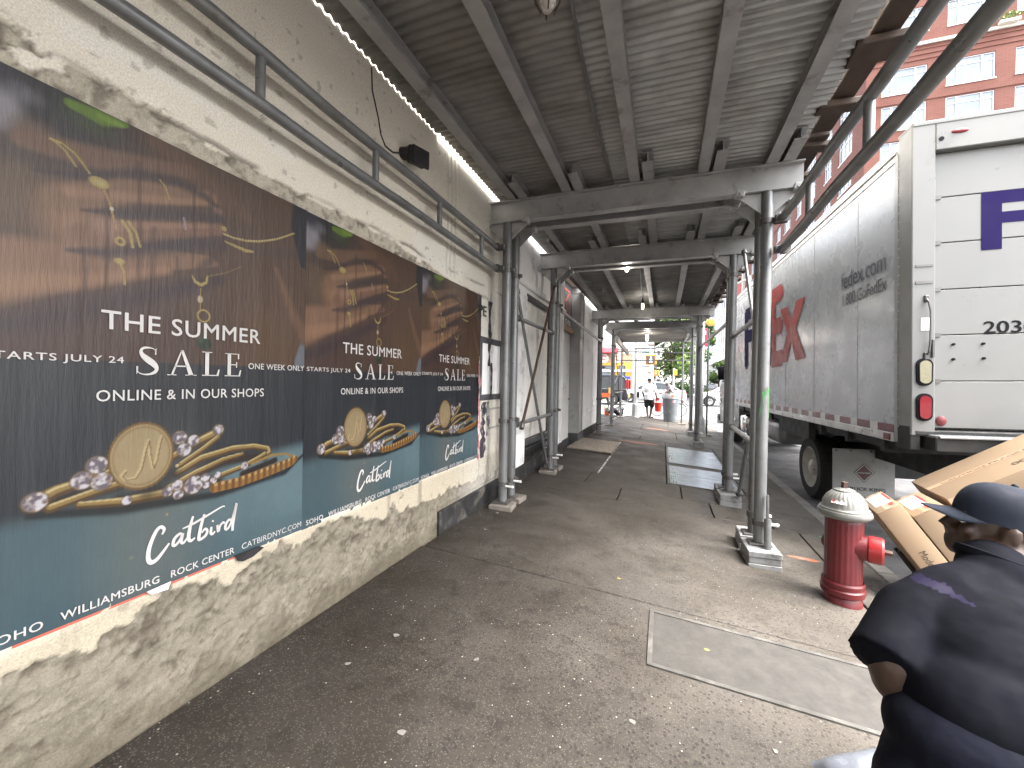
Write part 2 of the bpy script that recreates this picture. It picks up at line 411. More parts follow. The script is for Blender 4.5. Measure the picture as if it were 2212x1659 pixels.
slab(.08, 1.22, 8.7, 8.95, g=.004); slab(.08, 1.22, 11.2, 11.95, g=.004); slab(.08, 1.22, 7.02, 7.08, g=.003)
# avenue side of the corner (left of the wall end), down to the far kerb
for y0, y1 in ((13.3, 15.2), (15.2, 17.0), (17.0, 18.4)):
    for k in range(6):
        xa = WX - 1.9 * (k + 1)
        m_ = mb; vs = [(xa + .007, y0 + .007, 0.0), (xa + 1.9 - .007, y0 + .007, 0.0), (xa + 1.9 - .007, y1 - .007, 0.0), (xa + .007, y1 - .007, 0.0)]
        m_.add(vs, [(0, 1, 2, 3)])
for k in range(10):
    xa = -13.3 + k * 1.52; xb = xa + 1.52; f = lambda x: min(0, gz(x))
    mb.add([(xa + .006, 18.41, f(xa)), (xb - .006, 18.41, f(xb)), (xb - .006, 19.85, f(xb) * .8 - .02), (xa + .006, 19.85, f(xa) * .8 - .02)], [(0, 1, 2, 3)])
mb.build('sidewalk', M_WALK, smooth=0, kind='structure')
bed.add([(-14, -16, -.05), (WX, -16, -.05), (WX, 20, -.05), (-14, 20, -.05), (WX, -16, gz(WX) - .045), (1.95, -16, gz(1.95) - .03), (1.95, 20, gz(1.95) - .03), (WX, 20, gz(WX) - .045)], [(0, 1, 2, 3), (4, 5, 6, 7)])
bed.build('ground_bed', M_JOINT, smooth=0, kind='structure')
# kerb
mb = MB(); L = [(y, y + 2.35) for y in np.arange(-16.44, 16.5, 2.36)]
for a, b in L:
    mb.box((1.98, (a + b) / 2, gz(1.98) - .13), (.155, b - a, .27), None, .012)
pts = [(1.98, 16.6), (2.0, 17.4), (1.85, 18.3), (1.4, 19.1), (.6, 19.7), (-.4, 19.9)]
for p, q in zip(pts[:-1], pts[1:]):
    za, zb = gz(p[0]) - .13, gz(q[0]) - .13
    mb.bar((p[0], p[1], za), (q[0], q[1], zb), .16, .27)
mb.bar((-.4, 19.93, -.18), (-14, 19.93, -.13), .16, .27)
mb.build('kerb', M_KERB, smooth=0, kind='structure')

# inset cover with a metal border in the foreground
M_RIM = P('worn_steel_rim', (.105, .102, .093), .5, .3, var=.35, vs=8, bump=.4, bs=90, dirt=((.2, .19, .17), 7, .5, .7))
M_FILL = P('smooth_cement', (.052, .048, .043), .8, var=.28, vs=9, bump=.5, bs=150, dirt=((.08, .07, .06), 5, .6, .75))
t = thing('utility_cover', 'long rectangular cement filled cover with a pale metal border set in the foreground sidewalk', 'cover', (.8, 2.75, gz(.8)))
def sheet(m, x0, x1, y0, y1, lift, th=.03):
    m.add([(x0, y0, gz(x0) + lift - th), (x1, y0, gz(x1) + lift - th), (x1, y1, gz(x1) + lift - th), (x0, y1, gz(x0) + lift - th),
           (x0, y0, gz(x0) + lift), (x1, y0, gz(x1) + lift), (x1, y1, gz(x1) + lift), (x0, y1, gz(x0) + lift)],
          [(4, 5, 6, 7), (0, 1, 5, 4), (1, 2, 6, 5), (2, 3, 7, 6), (3, 0, 4, 7)])
a = MB(); sheet(a, -.028, 1.588, 2.472, 3.023, .001); a.build('fill_panel', M_FILL, t, 0)
a = MB()
for r in ((-.055, -.028, 2.445, 3.05), (1.588, 1.615, 2.445, 3.05), (-.028, 1.588, 2.445, 2.472), (-.028, 1.588, 3.023, 3.05)): sheet(a, *r, .007, .05)
a.build('border', M_RIM, t, 0)

# cellar doors: two pairs of steel leaves
M_DIAM = NT('tread_plate'); _co = M_DIAM.co((22, 22, 22))
_b = M_DIAM.n('ShaderNodeTexBrick', {'Vector': _co, 'Scale': 1.0, 'Mortar Size': .18, 'Brick Width': 1.0, 'Row Height': .4})
_c = M_DIAM.ramp(M_DIAM.noise(M_DIAM.co(), 5, 5), [(.3, (.22, .25, .28)), (.7, (.40, .44, .48))])
M_DIAM = M_DIAM.bsdf(_c, .32, .75, M_DIAM.bump(_b.outputs['Fac'], .5, .004))
M_BRIGHT = P('rubbed_steel', (.34, .345, .35), .3, .8, var=.1)
for (y0, y1, lab) in ((7.1, 8.68, 'nearer pair of steel cellar door leaves lying flush in the sidewalk'), (8.97, 11.18, 'farther pair of steel cellar door leaves lying flush in the sidewalk')):
    t = thing('cellar_doors', lab, 'cellar door', (.65, (y0 + y1) / 2, gz(.65)), 0, 'steel cellar doors in the sidewalk')
    ym = (y0 + y1) / 2
    for a0, a1 in ((y0 + .03, ym - .008), (ym + .008, y1 - .03)):
        m = MB(); sheet(m, .14, 1.16, a0, a1, .008); lf = m.build('leaf', M_DIAM, t, 0)
        m = MB()
        for k in range(3): sheet(m, .15 + k * .035, .165 + k * .035, a0 + .05, a1 - .2, .016, .01)
        m.build('hinge', M_BRIGHT, lf, 0)
    m = MB()
    for r in ((.1, .135, y0, y1), (1.165, 1.2, y0, y1), (.135, 1.165, y0, y0 + .025), (.135, 1.165, y1 - .025, y1)): sheet(m, *r, .006)
    m.build('frame', M_RIM, t, 0)
# thin steel strip beside the doors
m = MB(); sheet(m, -1.012, -.985, 7.05, 10.9, .008, .02)
tag(m.build('joint_strip', M_BRIGHT, smooth=0), 'narrow bright metal strip set in the sidewalk between two slabs', 'metal strip')
# sheet of plywood before the doorway
M_PLY = P('weathered_plywood', (.2, .165, .135), .8, var=.25, vs=3, stretch=(8, 1, 1), bump=.3, bs=40)
m = MB(); m.box((-1.47, 9.75, gz(-1.47) + .028), (.95, 1.7, .03), Matrix.Rotation(.06, 3, 'Y'), .003)
tag(m.build('plywood_sheet', M_PLY), 'brown plywood sheet lying on the sidewalk before the recessed doorway', 'plywood sheet')

# ================================================================ LEFT BUILDING
WALL = -1.955
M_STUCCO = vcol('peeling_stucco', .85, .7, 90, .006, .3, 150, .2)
M_CREAM = P('cream_paint', (.82, .77, .67), .7, var=.08, vs=1.2, bump=.2, bs=35, bd=.004, dirt=((.4, .36, .3), 1.7, .55, .8))
M_WHITEW = P('dirty_white_paint', (.84, .835, .82), .6, var=.08, vs=2, bump=.15, bs=50, dirt=((.36, .34, .31), 2.6, .57, .75))
M_BOARD = P('whitewashed_board', (.82, .79, .73), .65, var=.12, vs=2, bump=.2, bs=30, stretch=(3, 3, .5), dirt=((.3, .28, .25), 3.1, .6, .72))
M_BLACKP = P('black_plinth_paint', (.02, .02, .021), .55, var=.4, vs=5, bump=.4, bs=30, dirt=((.13, .12, .1), 4, .56, .7))
M_DARKG = P('dark_grey_paint', (.06, .06, .065), .6, var=.3, vs=4, bump=.3, bs=40, dirt=((.25, .23, .2), 5, .6, .72))
M_GREYMET = P('grey_painted_metal', (.36, .36, .35), .45, .2, var=.12, vs=3, dirt=((.2, .19, .18), 4, .55, .75))
M_REDPAINT = P('faded_red_paint', (.45, .09, .06), .7, var=.2)
M_BLACK = P('black_plastic', (.012, .012, .013), .45, var=.2, bump=.05)

bld = thing('stucco_building', 'cream stucco building with peeling lower wall and boarded openings along the sidewalk', 'building', (WALL, 4, 0))
y = np.arange(.2, 5.1, .0095); z = np.arange(-.02, 3.75, .0095)
Yg, Zg = np.meshgrid(y, z, indexing='ij')
warp = fbm(Yg * 3, Zg * 3, 5, 4) - .5
band_lo = sstep(.63, .53, Zg + warp * .06)                                    # rough zone under the posters
band_hi = sstep(2.36, 2.40, Zg + warp * .03) * sstep(2.56, 2.48, Zg + warp * .16 + .03 * (Yg - 1))
flake = fbm(Yg * 10, Zg * 10, 11, 5)
edge_lo = (Zg - .1) / .5
keep = sstep(.47, .5, flake + 4.2 * (Zg - .505 + .05 * sstep(2.2, 3.4, Yg) * 3) * band_lo + (1 - band_lo) * .5)     # 1 where the paint skin still holds
keep_hi = sstep(.47, .5, fbm(Yg * 7, Zg * 9, 23, 5) + .28 * np.clip((Zg - 2.55) / .1, -1, 1.5) + (1 - band_hi))
keep = keep * keep_hi
lumpy = sstep(.30, .42, Zg + warp * .1) * band_lo + band_hi
rough_h = (fbm(Yg * 20, Zg * 20, 31, 5) - .5) * (.014 + .03 * lumpy) + (np.abs(fbm(Yg * 13, Zg * 17, 37, 3) - .5) * -.05 + .008) * lumpy
lump = (fbm(Yg * 50, Zg * 50, 41, 3) - .5) * .013
hz = keep * .007 + (1 - keep) * (rough_h + lump - .004) + (fbm(Yg * 1.3, Zg * 1.3, 3, 4) - .5) * .01
ridge = np.exp(-((flake - .488) / .012) ** 2) * band_lo * .007 + np.exp(-((fbm(Yg * 7, Zg * 9, 23, 5) + .28 * np.clip((Zg - 2.55) / .1, -1, 1.5) - .485) / .015) ** 2) * band_hi * .008
hz = hz + ridge
# crack line along the top of the posters' band
crack = np.abs(Zg - (2.515 + .02 * np.sin(Yg * 3.1) + warp * .08)); hz = hz - .018 * np.exp(-(crack / .008) ** 2) * sstep(.45, .6, fbm(Yg * 2.4, Zg * .5, 77, 3) + .12)
groove = np.zeros_like(Yg)
for gy in (3.475, 3.552, 3.628): groove = np.maximum(groove, np.exp(-((Yg - gy) / .013) ** 4) * sstep(2.44, 2.47, Zg))
hz = hz - groove * .014
inside = (Zg > .58) & (Zg < 2.405) & (Yg < 4.28); hz = np.where(inside, np.minimum(hz, -.002), hz)
under = (Yg > 3.4) & (Zg < .24); hz = np.where(under, -.01, hz)
cream = np.array([.83, .77, .655]); white = np.array([.87, .84, .78]); conc = np.array([.215, .193, .15]); grime = np.array([.10, .085, .06])
n1 = fbm(Yg * 1.8, Zg * 1.8, 51, 5)[..., None]
col = cream * (.93 + .14 * n1)
pw = (sstep(.5, .58, fbm(Yg * .9, Zg * 2.2, 61, 4)) * sstep(2.9, 2.6, Zg) * sstep(2.4, 2.5, Zg))[..., None]; col = col * (1 - pw * .5) + white * pw * .5
yel = (band_lo * keep)[..., None]; col = col * (1 - yel * .8) + np.array([.36, .315, .225]) * yel * .8
cn = fbm(Yg * 26, Zg * 26, 71, 5)[..., None] * .6 + fbm(Yg * 6, Zg * 6, 72, 4)[..., None] * .4
cc = conc * (.72 + .55 * cn); ccw = sstep(.5, .6, fbm(Yg * 14, Zg * 14, 83, 5))[..., None]; cc = cc * (1 - .3 * ccw) + np.array([.28, .25, .2]) * .3 * ccw
ubr = (sstep(2.2, 2.3, Zg))[..., None]; cc = cc * (1 - .8 * ubr) + np.array([.58, .53, .43]) * (.75 + .5 * cn) * .8 * ubr
col = col * keep[..., None] + cc * (1 - keep[..., None])
pit_shade = sstep(.002, -.010, rough_h + lump) * (1 - keep); edge_shade = np.exp(-((flake - .462) / .012) ** 2) * band_lo * (1 - keep) + np.exp(-((fbm(Yg * 7, Zg * 9, 23, 5) + .28 * np.clip((Zg - 2.55) / .1, -1, 1.5) - .455) / .012) ** 2) * band_hi  # shade of pits and flake edges, painted into the wall colour as dirt
dk = np.clip(pit_shade * .75 + edge_shade * .8 + np.exp(-(crack / .012) ** 2) * sstep(.45, .6, fbm(Yg * 2.4, Zg * .5, 77, 3) + .12) + sstep(.62, .72, fbm(Yg * 11, Zg * 11, 91, 4)) * (1 - keep) * .6, 0, 1)[..., None]
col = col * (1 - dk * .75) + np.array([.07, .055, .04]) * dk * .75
base_g = (sstep(.2, .0, Zg + (fbm(Yg * 6, Zg * 4, 101, 5) - .5) * .3) * .8)[..., None]; col = col * (1 - base_g) + grime * base_g
drip = (sstep(.6, .8, fbm(Yg * 14, Zg * .8, 111, 3)) * band_lo * .55)[..., None]; col = col * (1 - drip) + np.array([.17, .15, .11]) * drip
speck = (fbm(Yg * 22, Zg * 22, 121, 2) > .8)[..., None] * .35; col = col * (1 - speck) + np.array([.12, .1, .08]) * speck
col = col * (1 - groove[..., None] * .3)
far_w = (sstep(3.6, 4.3, Yg))[..., None]; col = col * (1 - far_w * .45) + np.array([.64, .62, .57]) * far_w * .45 * (1 - base_g) + col * far_w * .45 * base_g
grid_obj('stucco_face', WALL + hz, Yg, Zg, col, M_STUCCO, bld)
mb = MB(); mb.bb(-9, WALL - .02, -18, .2, -.3, 3.75); mb.bb(-9, WALL - .03, .2, 5.1, -.3, 3.75)
mb.bb(-9, WALL - .25, 5.1, 13.2, -.3, 3.75); mb.bb(-9, WALL + .01, -18, 13.2, 3.75, 12.5)
mb.build('wall', M_CREAM, bld, 0)
# plinth
mb = MB(); mb.bb(WALL - .02, WALL + .025, 3.4, 8.42, -.1, .21, .006); mb.bb(WALL - .02, WALL + .015, 10.55, 13.2, -.1, .2, .006)
for k in range(9): mb.bb(WALL + .01, WALL + .024, 10.62 + k * .29, 10.74 + k * .29, -.05, .19)
mb.build('plinth', M_BLACKP, bld)
# piers round the boarded window
mb = MB()
mb.bb(WALL - .25, WALL + .004, 5.09, 5.93, .2, 3.75, .004)
mb.bb(WALL - .25, WALL + .004, 7.42, 8.40, .2, 3.75, .004)
mb.bb(WALL - .24, WALL - .002, 5.93, 7.42, 2.78, 3.75); mb.bb(WALL - .24, WALL - .002, 5.93, 7.42, .15, .2)
for yy in (5.18, 5.24, 5.3, 5.76, 5.82, 5.88, 7.5, 7.56, 7.62, 8.2, 8.26, 8.32): mb.bb(WALL + .005, WALL + .018, yy, yy + .025, .25, 2.72, .004)
mb.bb(WALL, WALL + .05, 5.09, 8.4, 2.84, 2.93, .01)
mb.build('pier', M_WHITEW, bld)
bw = MB(); bw.bb(WALL - .2, WALL - .06, 5.95, 7.40, .56, 2.72)
bwo = bw.build('boarded_window', M_BOARD, bld)
mb = MB(); mb.bb(WALL - .07, WALL + .01, 5.94, 7.41, 2.70, 2.775, .005); mb.bb(WALL - .07, WALL + .03, 5.94, 7.41, .48, .55, .006); mb.bb(WALL - .07, WALL - .02, 5.94, 5.99, .55, 2.7); mb.bb(WALL - .07, WALL - .02, 7.36, 7.41, .55, 2.7)
mb.build('frame', M_DARKG, bwo)
mb = MB()
for k in range(17):                                                         # scrolled vent grille below the sill
    yy = 5.99 + k * .085
    mb.tube([(WALL - .03, yy + .04 * cos(a), .34 + .075 * sin(a)) for a in np.linspace(0, 5.2, 9)], .009, 5)
mb.bb(WALL - .04, WALL - .015, 5.95, 7.4, .44, .47); mb.bb(WALL - .04, WALL - .015, 5.95, 7.4, .21, .24); mb.bb(WALL - .2, WALL - .1, 5.95, 7.4, .2, .48)
mb.build('vent_grille', M_BLACKP, bld)
# doorway: white door, transom panel with a boxed red cross
mb = MB(); mb.bb(WALL - .26, WALL - .19, 8.42, 9.9, .12, 2.6, .004)
for yy in (8.75, 9.15): mb.bb(WALL - .195, WALL - .185, yy, yy + .28, 1.9, 2.1)
d = mb.build('door', M_WHITEW, bld)
mb = MB(); mb.tube([(WALL - .17, 9.72, 1.05), (WALL - .12, 9.72, 1.05), (WALL - .12, 9.6, 1.05)], .012, 6); mb.build('handle', M_BLACK, d)
mb = MB(); mb.bb(WALL - .25, WALL - .16, 8.42, 9.9, 2.72, 3.75); tr = mb.build('transom_panel', M_DARKG, bld)
mb = MB(); f_ = lambda u, v: (WALL - .155, 8.75 + u, 2.95 + v)
for (a, b) in (((0, 0), (.85, 0)), ((.85, 0), (.85, .6)), ((.85, .6), (0, .6)), ((0, .6), (0, 0)), ((.08, .06), (.77, .54)), ((.77, .06), (.08, .54))):
    mb.bar(f_(*a), f_(*b), .04, .006, up=(1, 0, 0))
mb.build('painted_cross', M_REDPAINT, tr)
mb = MB(); mb.bb(WALL - .16, WALL - .1, 8.42, 9.9, 2.6, 2.72, .004); mb.build('lintel_board', P('raw_timber', (.36, .22, .13), .7, var=.25, vs=6), bld)
mb = MB(); text(mb, '157 01 12 4000', lambda u, v: (WALL - .15, 8.6 + u, 2.76 + v), 0, 0, 1.15, .13, .01); mb.build('painted_numbers', M_WHITEW, tr, 0)
mb = MB(); mb.bb(WALL - .25, WALL + .035, 9.92, 10.5, .22, 3.75, .01); mb.bb(WALL + .03, WALL + .05, 9.97, 10.02, .22, 3.7); mb.bb(WALL + .03, WALL + .05, 10.4, 10.45, .22, 3.7)
mb.build('pilaster', M_GREYMET, bld)
mb = MB(); mb.bb(WALL - .26, WALL + .045, 9.9, 10.52, -.1, .22, .01); mb.bb(WALL - .3, WALL - .17, 8.42, 9.9, -.05, .12); mb.build('pilaster_base', M_DARKG, bld)
mb = MB()
for a, b in ((10.52, 11.4), (11.41, 12.3), (12.31, 13.2)): mb.bb(WALL - .25, WALL - .01, a, b, .2, 3.75, .003)
for zz in (.62, .74): mb.bb(WALL - .012, WALL + .01, 10.56, 13.15, zz, zz + .03, .004)
mb.build('hoarding_panel', M_WHITEW, bld)
# hatch
mb = MB(); mb.bb(WALL - .02, WALL + .012, 4.30, 4.86, 1.29, 1.88, .004); h = mb.build('hatch_panel', M_WHITEW, bld)
mb = MB()
for r in ((4.24, 4.98, 1.88, 1.95), (4.24, 4.98, 1.22, 1.285), (4.86, 4.92, 1.285, 1.88), (4.24, 4.30, 1.285, 1.88)): mb.bb(WALL - .01, WALL + .022, r[0], r[1], r[2], r[3], .004)
mb.build('hatch_frame', M_DARKG, h)
mb = MB(); mb.bb(WALL - .01, WALL + .03, 4.925, 4.985, 1.2, 1.97, .004); mb.bb(WALL - .01, WALL + .016, 4.3, 5.08, 1.1, 1.12); mb.bb(WALL - .01, WALL + .016, 4.56, 5.0, .87, .89); mb.build('conduit_trim', M_GREYMET, h)
mb = MB(); text(mb, 'PE', lambda u, v: (WALL + .014, 4.205 + u, 2.185 + v), 0, 0, .2, .115, .012); mb.build('painted_letters', M_BLACK, bld, 0)
# torn scraps of old posters
def scrap(name, pts, mat, lab, x=.016):
    m = MB(); m.prism(pts, lambda u, v, w: (WALL + x + w + .006 * sin(u * 21) * cos(v * 13), u, v), .0025)
    return tag(m.build(name, mat, smooth=0), lab, 'torn paper')
def ragged(cy, z0, z1, wd, n, seed):
    r = random.Random(seed); L = [(cy - wd * (.25 + r.random() * .75), z0 + (z1 - z0) * i / n) for i in range(n + 1)]
    R = [(cy + wd * (.25 + r.random() * .75), z0 + (z1 - z0) * i / n) for i in range(n + 1)]
    return R + L[::-1]
M_PAPERB = P('torn_black_print', (.035, .03, .04), .7, var=.5, vs=14, dirt=((.3, .28, .3), 11, .55, .62))
M_PAPERR = P('torn_red_print', (.42, .17, .17), .7, var=.4, vs=9, dirt=((.6, .5, .5), 7, .5, .6))
M_PAPERG = P('torn_grey_paper', (.42, .40, .39), .8, var=.4, vs=9, dirt=((.12, .1, .12), 9, .5, .6))
scrap('torn_paper', ragged(4.51, 1.62, 2.38, .055, 16, 2), M_PAPERB, 'black torn strip of paper hanging above the hatch beside the letters PE')
scrap('torn_paper', ragged(4.56, 1.24, 1.66, .03, 10, 9), M_PAPERB, 'small black torn paper flake stuck on the white hatch', .026)
scrap('torn_paper', ragged(4.245, .56, 1.72, .04, 20, 4), M_PAPERR, 'faded red torn paper strip along the edge of the last poster')
scrap('torn_paper', ragged(4.37, .56, 1.2, .085, 16, 5), M_PAPERB, 'black torn paper patch under the hatch', .0135)
scrap('torn_paper', ragged(4.5, .8, 1.2, .05, 14, 6), M_PAPERG, 'grey torn paper patch under the hatch', .0175)
# flood light and its cable
t = thing('flood_light', 'small black flood light with a thin cable on the cream wall above the pipes', 'light', (WALL, 2.77, 3.2))
m = MB(); m.box((WALL + .1, 2.79, 3.19), (.05, .15, .13), rotz(-.35), .008); m.box((WALL + .13, 2.805, 3.19), (.025, .16, .14), rotz(-.35), .006); m.build('lamp_housing', M_BLACK, t)
m = MB(); m.cyl((WALL, 2.73, 3.2), (WALL + .07, 2.75, 3.2), .045, .05, 12); m.build('mount', M_BLACK, t)
m = MB(); m.tube([(WALL + .012, 2.36, 3.6), (WALL + .012, 2.37, 3.45), (WALL + .012, 2.44, 3.3), (WALL + .012, 2.47, 3.2), (WALL + .014, 2.52, 3.145), (WALL + .02, 2.6, 3.14), (WALL + .04, 2.7, 3.18)], .005, 6); m.build('cable', M_BLACK, t)

# ================================================================ POSTERS
PW, PH = 1.222, 1.84
def poster_paint():
    nu, nv = 330, 500
    U, V = np.meshgrid(np.linspace(0, 1, nu), np.linspace(0, 1, nv), indexing='ij')
    x = U * PW; y = V * PH
    img = np.zeros((nu, nv, 3))
    def sd(pts, ws):
        """smallest (distance / half width) to a polyline given in (u, v)"""
        best = np.full(U.shape, 9.0); ws = ws if isinstance(ws, (list, tuple)) else [ws] * len(pts)
        for (a, b, wa, wb) in zip(pts[:-1], pts[1:], ws[:-1], ws[1:]):
            ax, ay, bx, by = a[0] * PW, a[1] * PH, b[0] * PW, b[1] * PH
            t = np.clip(((x - ax) * (bx - ax) + (y - ay) * (by - ay)) / ((bx - ax) ** 2 + (by - ay) ** 2 + 1e-9), 0, 1)
            d = np.hypot(x - ax - t * (bx - ax), y - ay - t * (by - ay)); best = np.minimum(best, d / (wa + (wb - wa) * t))
        return best
    def put(mask, c): 
        nonlocal img; m = np.clip(mask, 0, 1)[..., None]; img = img * (1 - m) + np.array(lin(*c)) * m
    def stroke(pts, ws, c, soft=.5, op=1.0): put(sstep(1, 1 - soft, sd(pts, ws)) * op, c)
    def dot(u, v, r, c, soft=.3, op=1.0, ry=None): 
        d = np.hypot((x - u * PW) / r, (y - v * PH) / (ry or r)); put(sstep(1, 1 - soft, d) * op, c)
    fb = fbm(U * 5, V * 7, 3, 4); top = sstep(.503, .5075, V + .004 * (fb - .5) - .006 * (U - .5))
    # -- upper sheet: a hand with rings laid on a chest
    put(np.ones_like(U), (106, 80, 63)); put(sstep(.4, .7, fbm(U * 2.2, V * 3, 8, 4)) * .45, (90, 66, 53)); put(sstep(.9, .3, U) * sstep(.75, .55, V) * .7, (88, 66, 62))
    dot(.8, .60, .3, (122, 94, 70), 1, .7)
    dot(.14, .99, .36, (48, 46, 44), .9); dot(.0, .93, .12, (188, 182, 190), .5, .95); dot(.06, .965, .10, (150, 146, 152), .8, .7, .05); dot(.1, .905, .1, (140, 112, 92), .9, .8, .06)
    dot(.02, .99, .1, (52, 46, 60), .8)
    dot(.22, .965, .11, (74, 86, 52), .9, .8, .06); stroke([(.17, .985), (.24, .985), (.3, .994)], [.02, .034, .012], (126, 158, 60), .5); stroke([(.24, .988), (.29, .99)], [.02, .014], (158, 190, 88), .8, .8)
    stroke([(.38, .99), (.62, .93), (.72, .9)], [.05, .1, .05], (120, 90, 70), .9)
    dot(.06, .79, .2, (118, 92, 68), .9, .9, .22); stroke([(.02, .86), (.12, .86)], [.06, .05], (88, 68, 56), .9)
    stroke([(.08, .885), (.25, .905), (.49, .958)], [.04, .06, .035], (138, 106, 84), .6)
    dot(.17, .77, .13, (182, 142, 112), .9, .9, .16)
    stroke([(.15, .80), (.3, .86), (.56, .915)], [.06, .06, .042], (160, 124, 98), .5); stroke([(.17, .82), (.4, .868), (.54, .9)], [.03, .026, .02], (188, 148, 118), .9, .8)
    stroke([(.2, .74), (.4, .80), (.595, .848)], [.06, .05, .036], (156, 118, 96), .5); stroke([(.24, .775), (.4, .81), (.57, .85)], [.03, .022, .018], (184, 144, 118), .9, .8); dot(.255, .775, .07, (188, 150, 130), .9, .9)
    stroke([(-.02, .64), (.2, .69), (.4, .735), (.56, .76)], [.14, .09, .055, .032], (164, 127, 102), .4); stroke([(-.02, .62), (.2, .655), (.42, .715)], [.07, .045, .03], (188, 147, 118), .9, .8)
    stroke([(.10, .838), (.2, .858), (.335, .907), (.44, .922), (.54, .915), (.585, .9)], [.012, .024, .036, .038, .032, .018], (74, 58, 57), 1.0, .85)
    stroke([(.20, .793), (.3, .812), (.38, .832), (.5, .858), (.6, .872)], [.01, .03, .042, .044, .034], (74, 60, 60), 1.0, .85)
    stroke([(.17, .71), (.26, .722), (.38, .757), (.5, .79), (.61, .812)], [.014, .042, .056, .054, .044], (74, 61, 64), 1.0, .85)
    stroke([(-.02, .545), (.1, .568), (.2, .598), (.3, .63), (.5, .69), (.6, .72)], [.05, .07, .08, .075, .06, .04], (76, 58, 58), 1.0)
    for a, b in ((.588, .893), (.61, .845), (.575, .757)): dot(a, b, .028, (160, 122, 108), .6, .8, .02)
    stroke([(.62, .86), (.6, .80), (.52, .73)], [.02, .03, .03], (92, 66, 60), .9, .7)
    stroke([(.84, .79), (.92, .68), (1.0, .6)], [.02, .05, .06], (150, 116, 92), .95, .8); stroke([(.66, .82), (.85, .84), (.95, .85)], [.02, .05, .03], (98, 76, 66), .9, .8)
    stroke([(.98, 1.02), (.955, .93), (.985, .83)], [.075, .06, .03], (40, 38, 44), .35)
    # rain streaks on the paper
    for u0, u1, v0, v1, wd in ((.205, .2, .52, .72, .012), (.255, .25, .55, .86, .01), (.335, .335, .6, .93, .013), (.38, .36, .56, .8, .016), (.5, .5, .72, .93, .012), (.56, .56, .6, .93, .012), (.655, .64, .55, .92, .008), (.73, .705, .68, .93, .008), (.45, .45, .62, .75, .01)):
        stroke([(u0, v1), ((u0 + u1) / 2 + .006, (v0 + v1) / 2), (u1, v0)], [wd, wd * 1.2, wd * .6], (78, 52, 44), 1.0, .6)
    put(sstep(.55, .75, fbm(U * 60, V * 2.5, 14, 2)) * .08, (80, 58, 50))
    gold = (208, 184, 118); gd = (150, 120, 62)
    stroke([(.13, .905), (.155, .905), (.18, .896), (.2, .882), (.215, .868)], .0036, gold, .4); stroke([(.135, .905), (.16, .895), (.185, .872)], .005, gold, .5, .8); stroke([(.15, .91), (.18, .903), (.21, .88)], .0035, gd, .5)
    dot(.238, .857, .034, gold, .25, 1, .022); dot(.238, .857, .024, (224, 208, 150), .6, .8, .014)
    stroke([(.25, .845), (.262, .825), (.268, .81), (.28, .775)], .0045, (206, 170, 120), .4); dot(.268, .813, .008, (250, 240, 225)); dot(.29, .752, .02, gold, .3, 1); dot(.29, .752, .01, (130, 100, 76), .3, 1)
    stroke([(.295, .795), (.315, .775), (.322, .747)], .007, gold, .5); stroke([(.31, .797), (.33, .78), (.342, .752)], .006, gold, .5)
    stroke([(.395, .911), (.412, .9), (.425, .876)], .004, gold, .5); stroke([(.47, .845), (.475, .82)], .005, (190, 180, 190), .5, .8)
    stroke([(.61, .84), (.65, .838), (.7, .841), (.76, .852), (.84, .876), (.93, .913)], .0058, gold, .4)
    for k in range(26):
        t = k / 25; dot(.615 + .3 * t, .838 + .0 * t + .07 * t * t, .004, (246, 236, 190))
    stroke([(.615, .822), (.66, .818), (.7, .815), (.73, .818)], [.004, .008, .01, .006], gold, .4); dot(.612, .853, .014, gold)
    dot(.288, .711, .02, gold, .4, 1, .014); stroke([(.292, .705), (.3, .69), (.303, .665)], .004, gold, .5)
    stroke([(.50, .715), (.51, .703), (.53, .698), (.548, .706), (.552, .722)], [.003, .007, .009, .007, .005], gold, .4); dot(.528, .663, .014, (232, 220, 196), .4, 1, .02); stroke([(.53, .69), (.528, .64)], .003, gold)
    stroke([(.55, .722), (.62, .742), (.68, .768)], .003, (170, 140, 100), .4, .7)
    d = np.abs(np.hypot((x - .541 * PW), (y - .624 * PH)) - .026); put(sstep(.005, .002, d), gold); dot(.545, .556, .042, (34, 60, 42), .4, .95, .034); dot(.535, .565, .02, (60, 96, 66), .8, .8)
    up = img.copy()
    # -- lower sheet: rings on a blue table
    put(np.ones_like(U), (52, 56, 63)); put(sstep(.15, .5, V) * .0 + sstep(.5, .25, V) * .6, (40, 50, 60)); put(sstep(.45, .7, fbm(U * 14, V * 2, 22, 4)) * .35, (34, 36, 42)); put(sstep(.62, .8, fbm(U * 40, V * 1.6, 24, 3)) * .3, (84, 88, 94))
    tb = sstep(.0, .05, (.262 + .028 * U - .03 * (1 - U)) - V); put(tb, (98, 124, 132)); put(tb * sstep(.45, 1.1, U + V * .8) * .8, (130, 160, 168)); put(tb * sstep(.12, .0, V) * .6, (84, 112, 122)); put(tb * sstep(.4, .0, U) * .4, (78, 104, 114))
    put(sstep(.35, .0, np.hypot((U - .4) * 1.3, V - .1)) * .55, (136, 138, 132)); put(tb * sstep(.55, .75, fbm(U * 6, V * 9, 34, 4)) * .25, (126, 146, 152))
    stroke([(.1, .222), (.3, .196), (.6, .178), (.9, .195), (1.0, .235)], [.02, .034, .03, .028, .012], (26, 30, 34), .8, .95); stroke([(.3, .215), (.6, .21)], [.05, .05], (36, 36, 38), .9)
    g1, g2, g3 = (178, 146, 84), (96, 70, 34), (236, 218, 164)
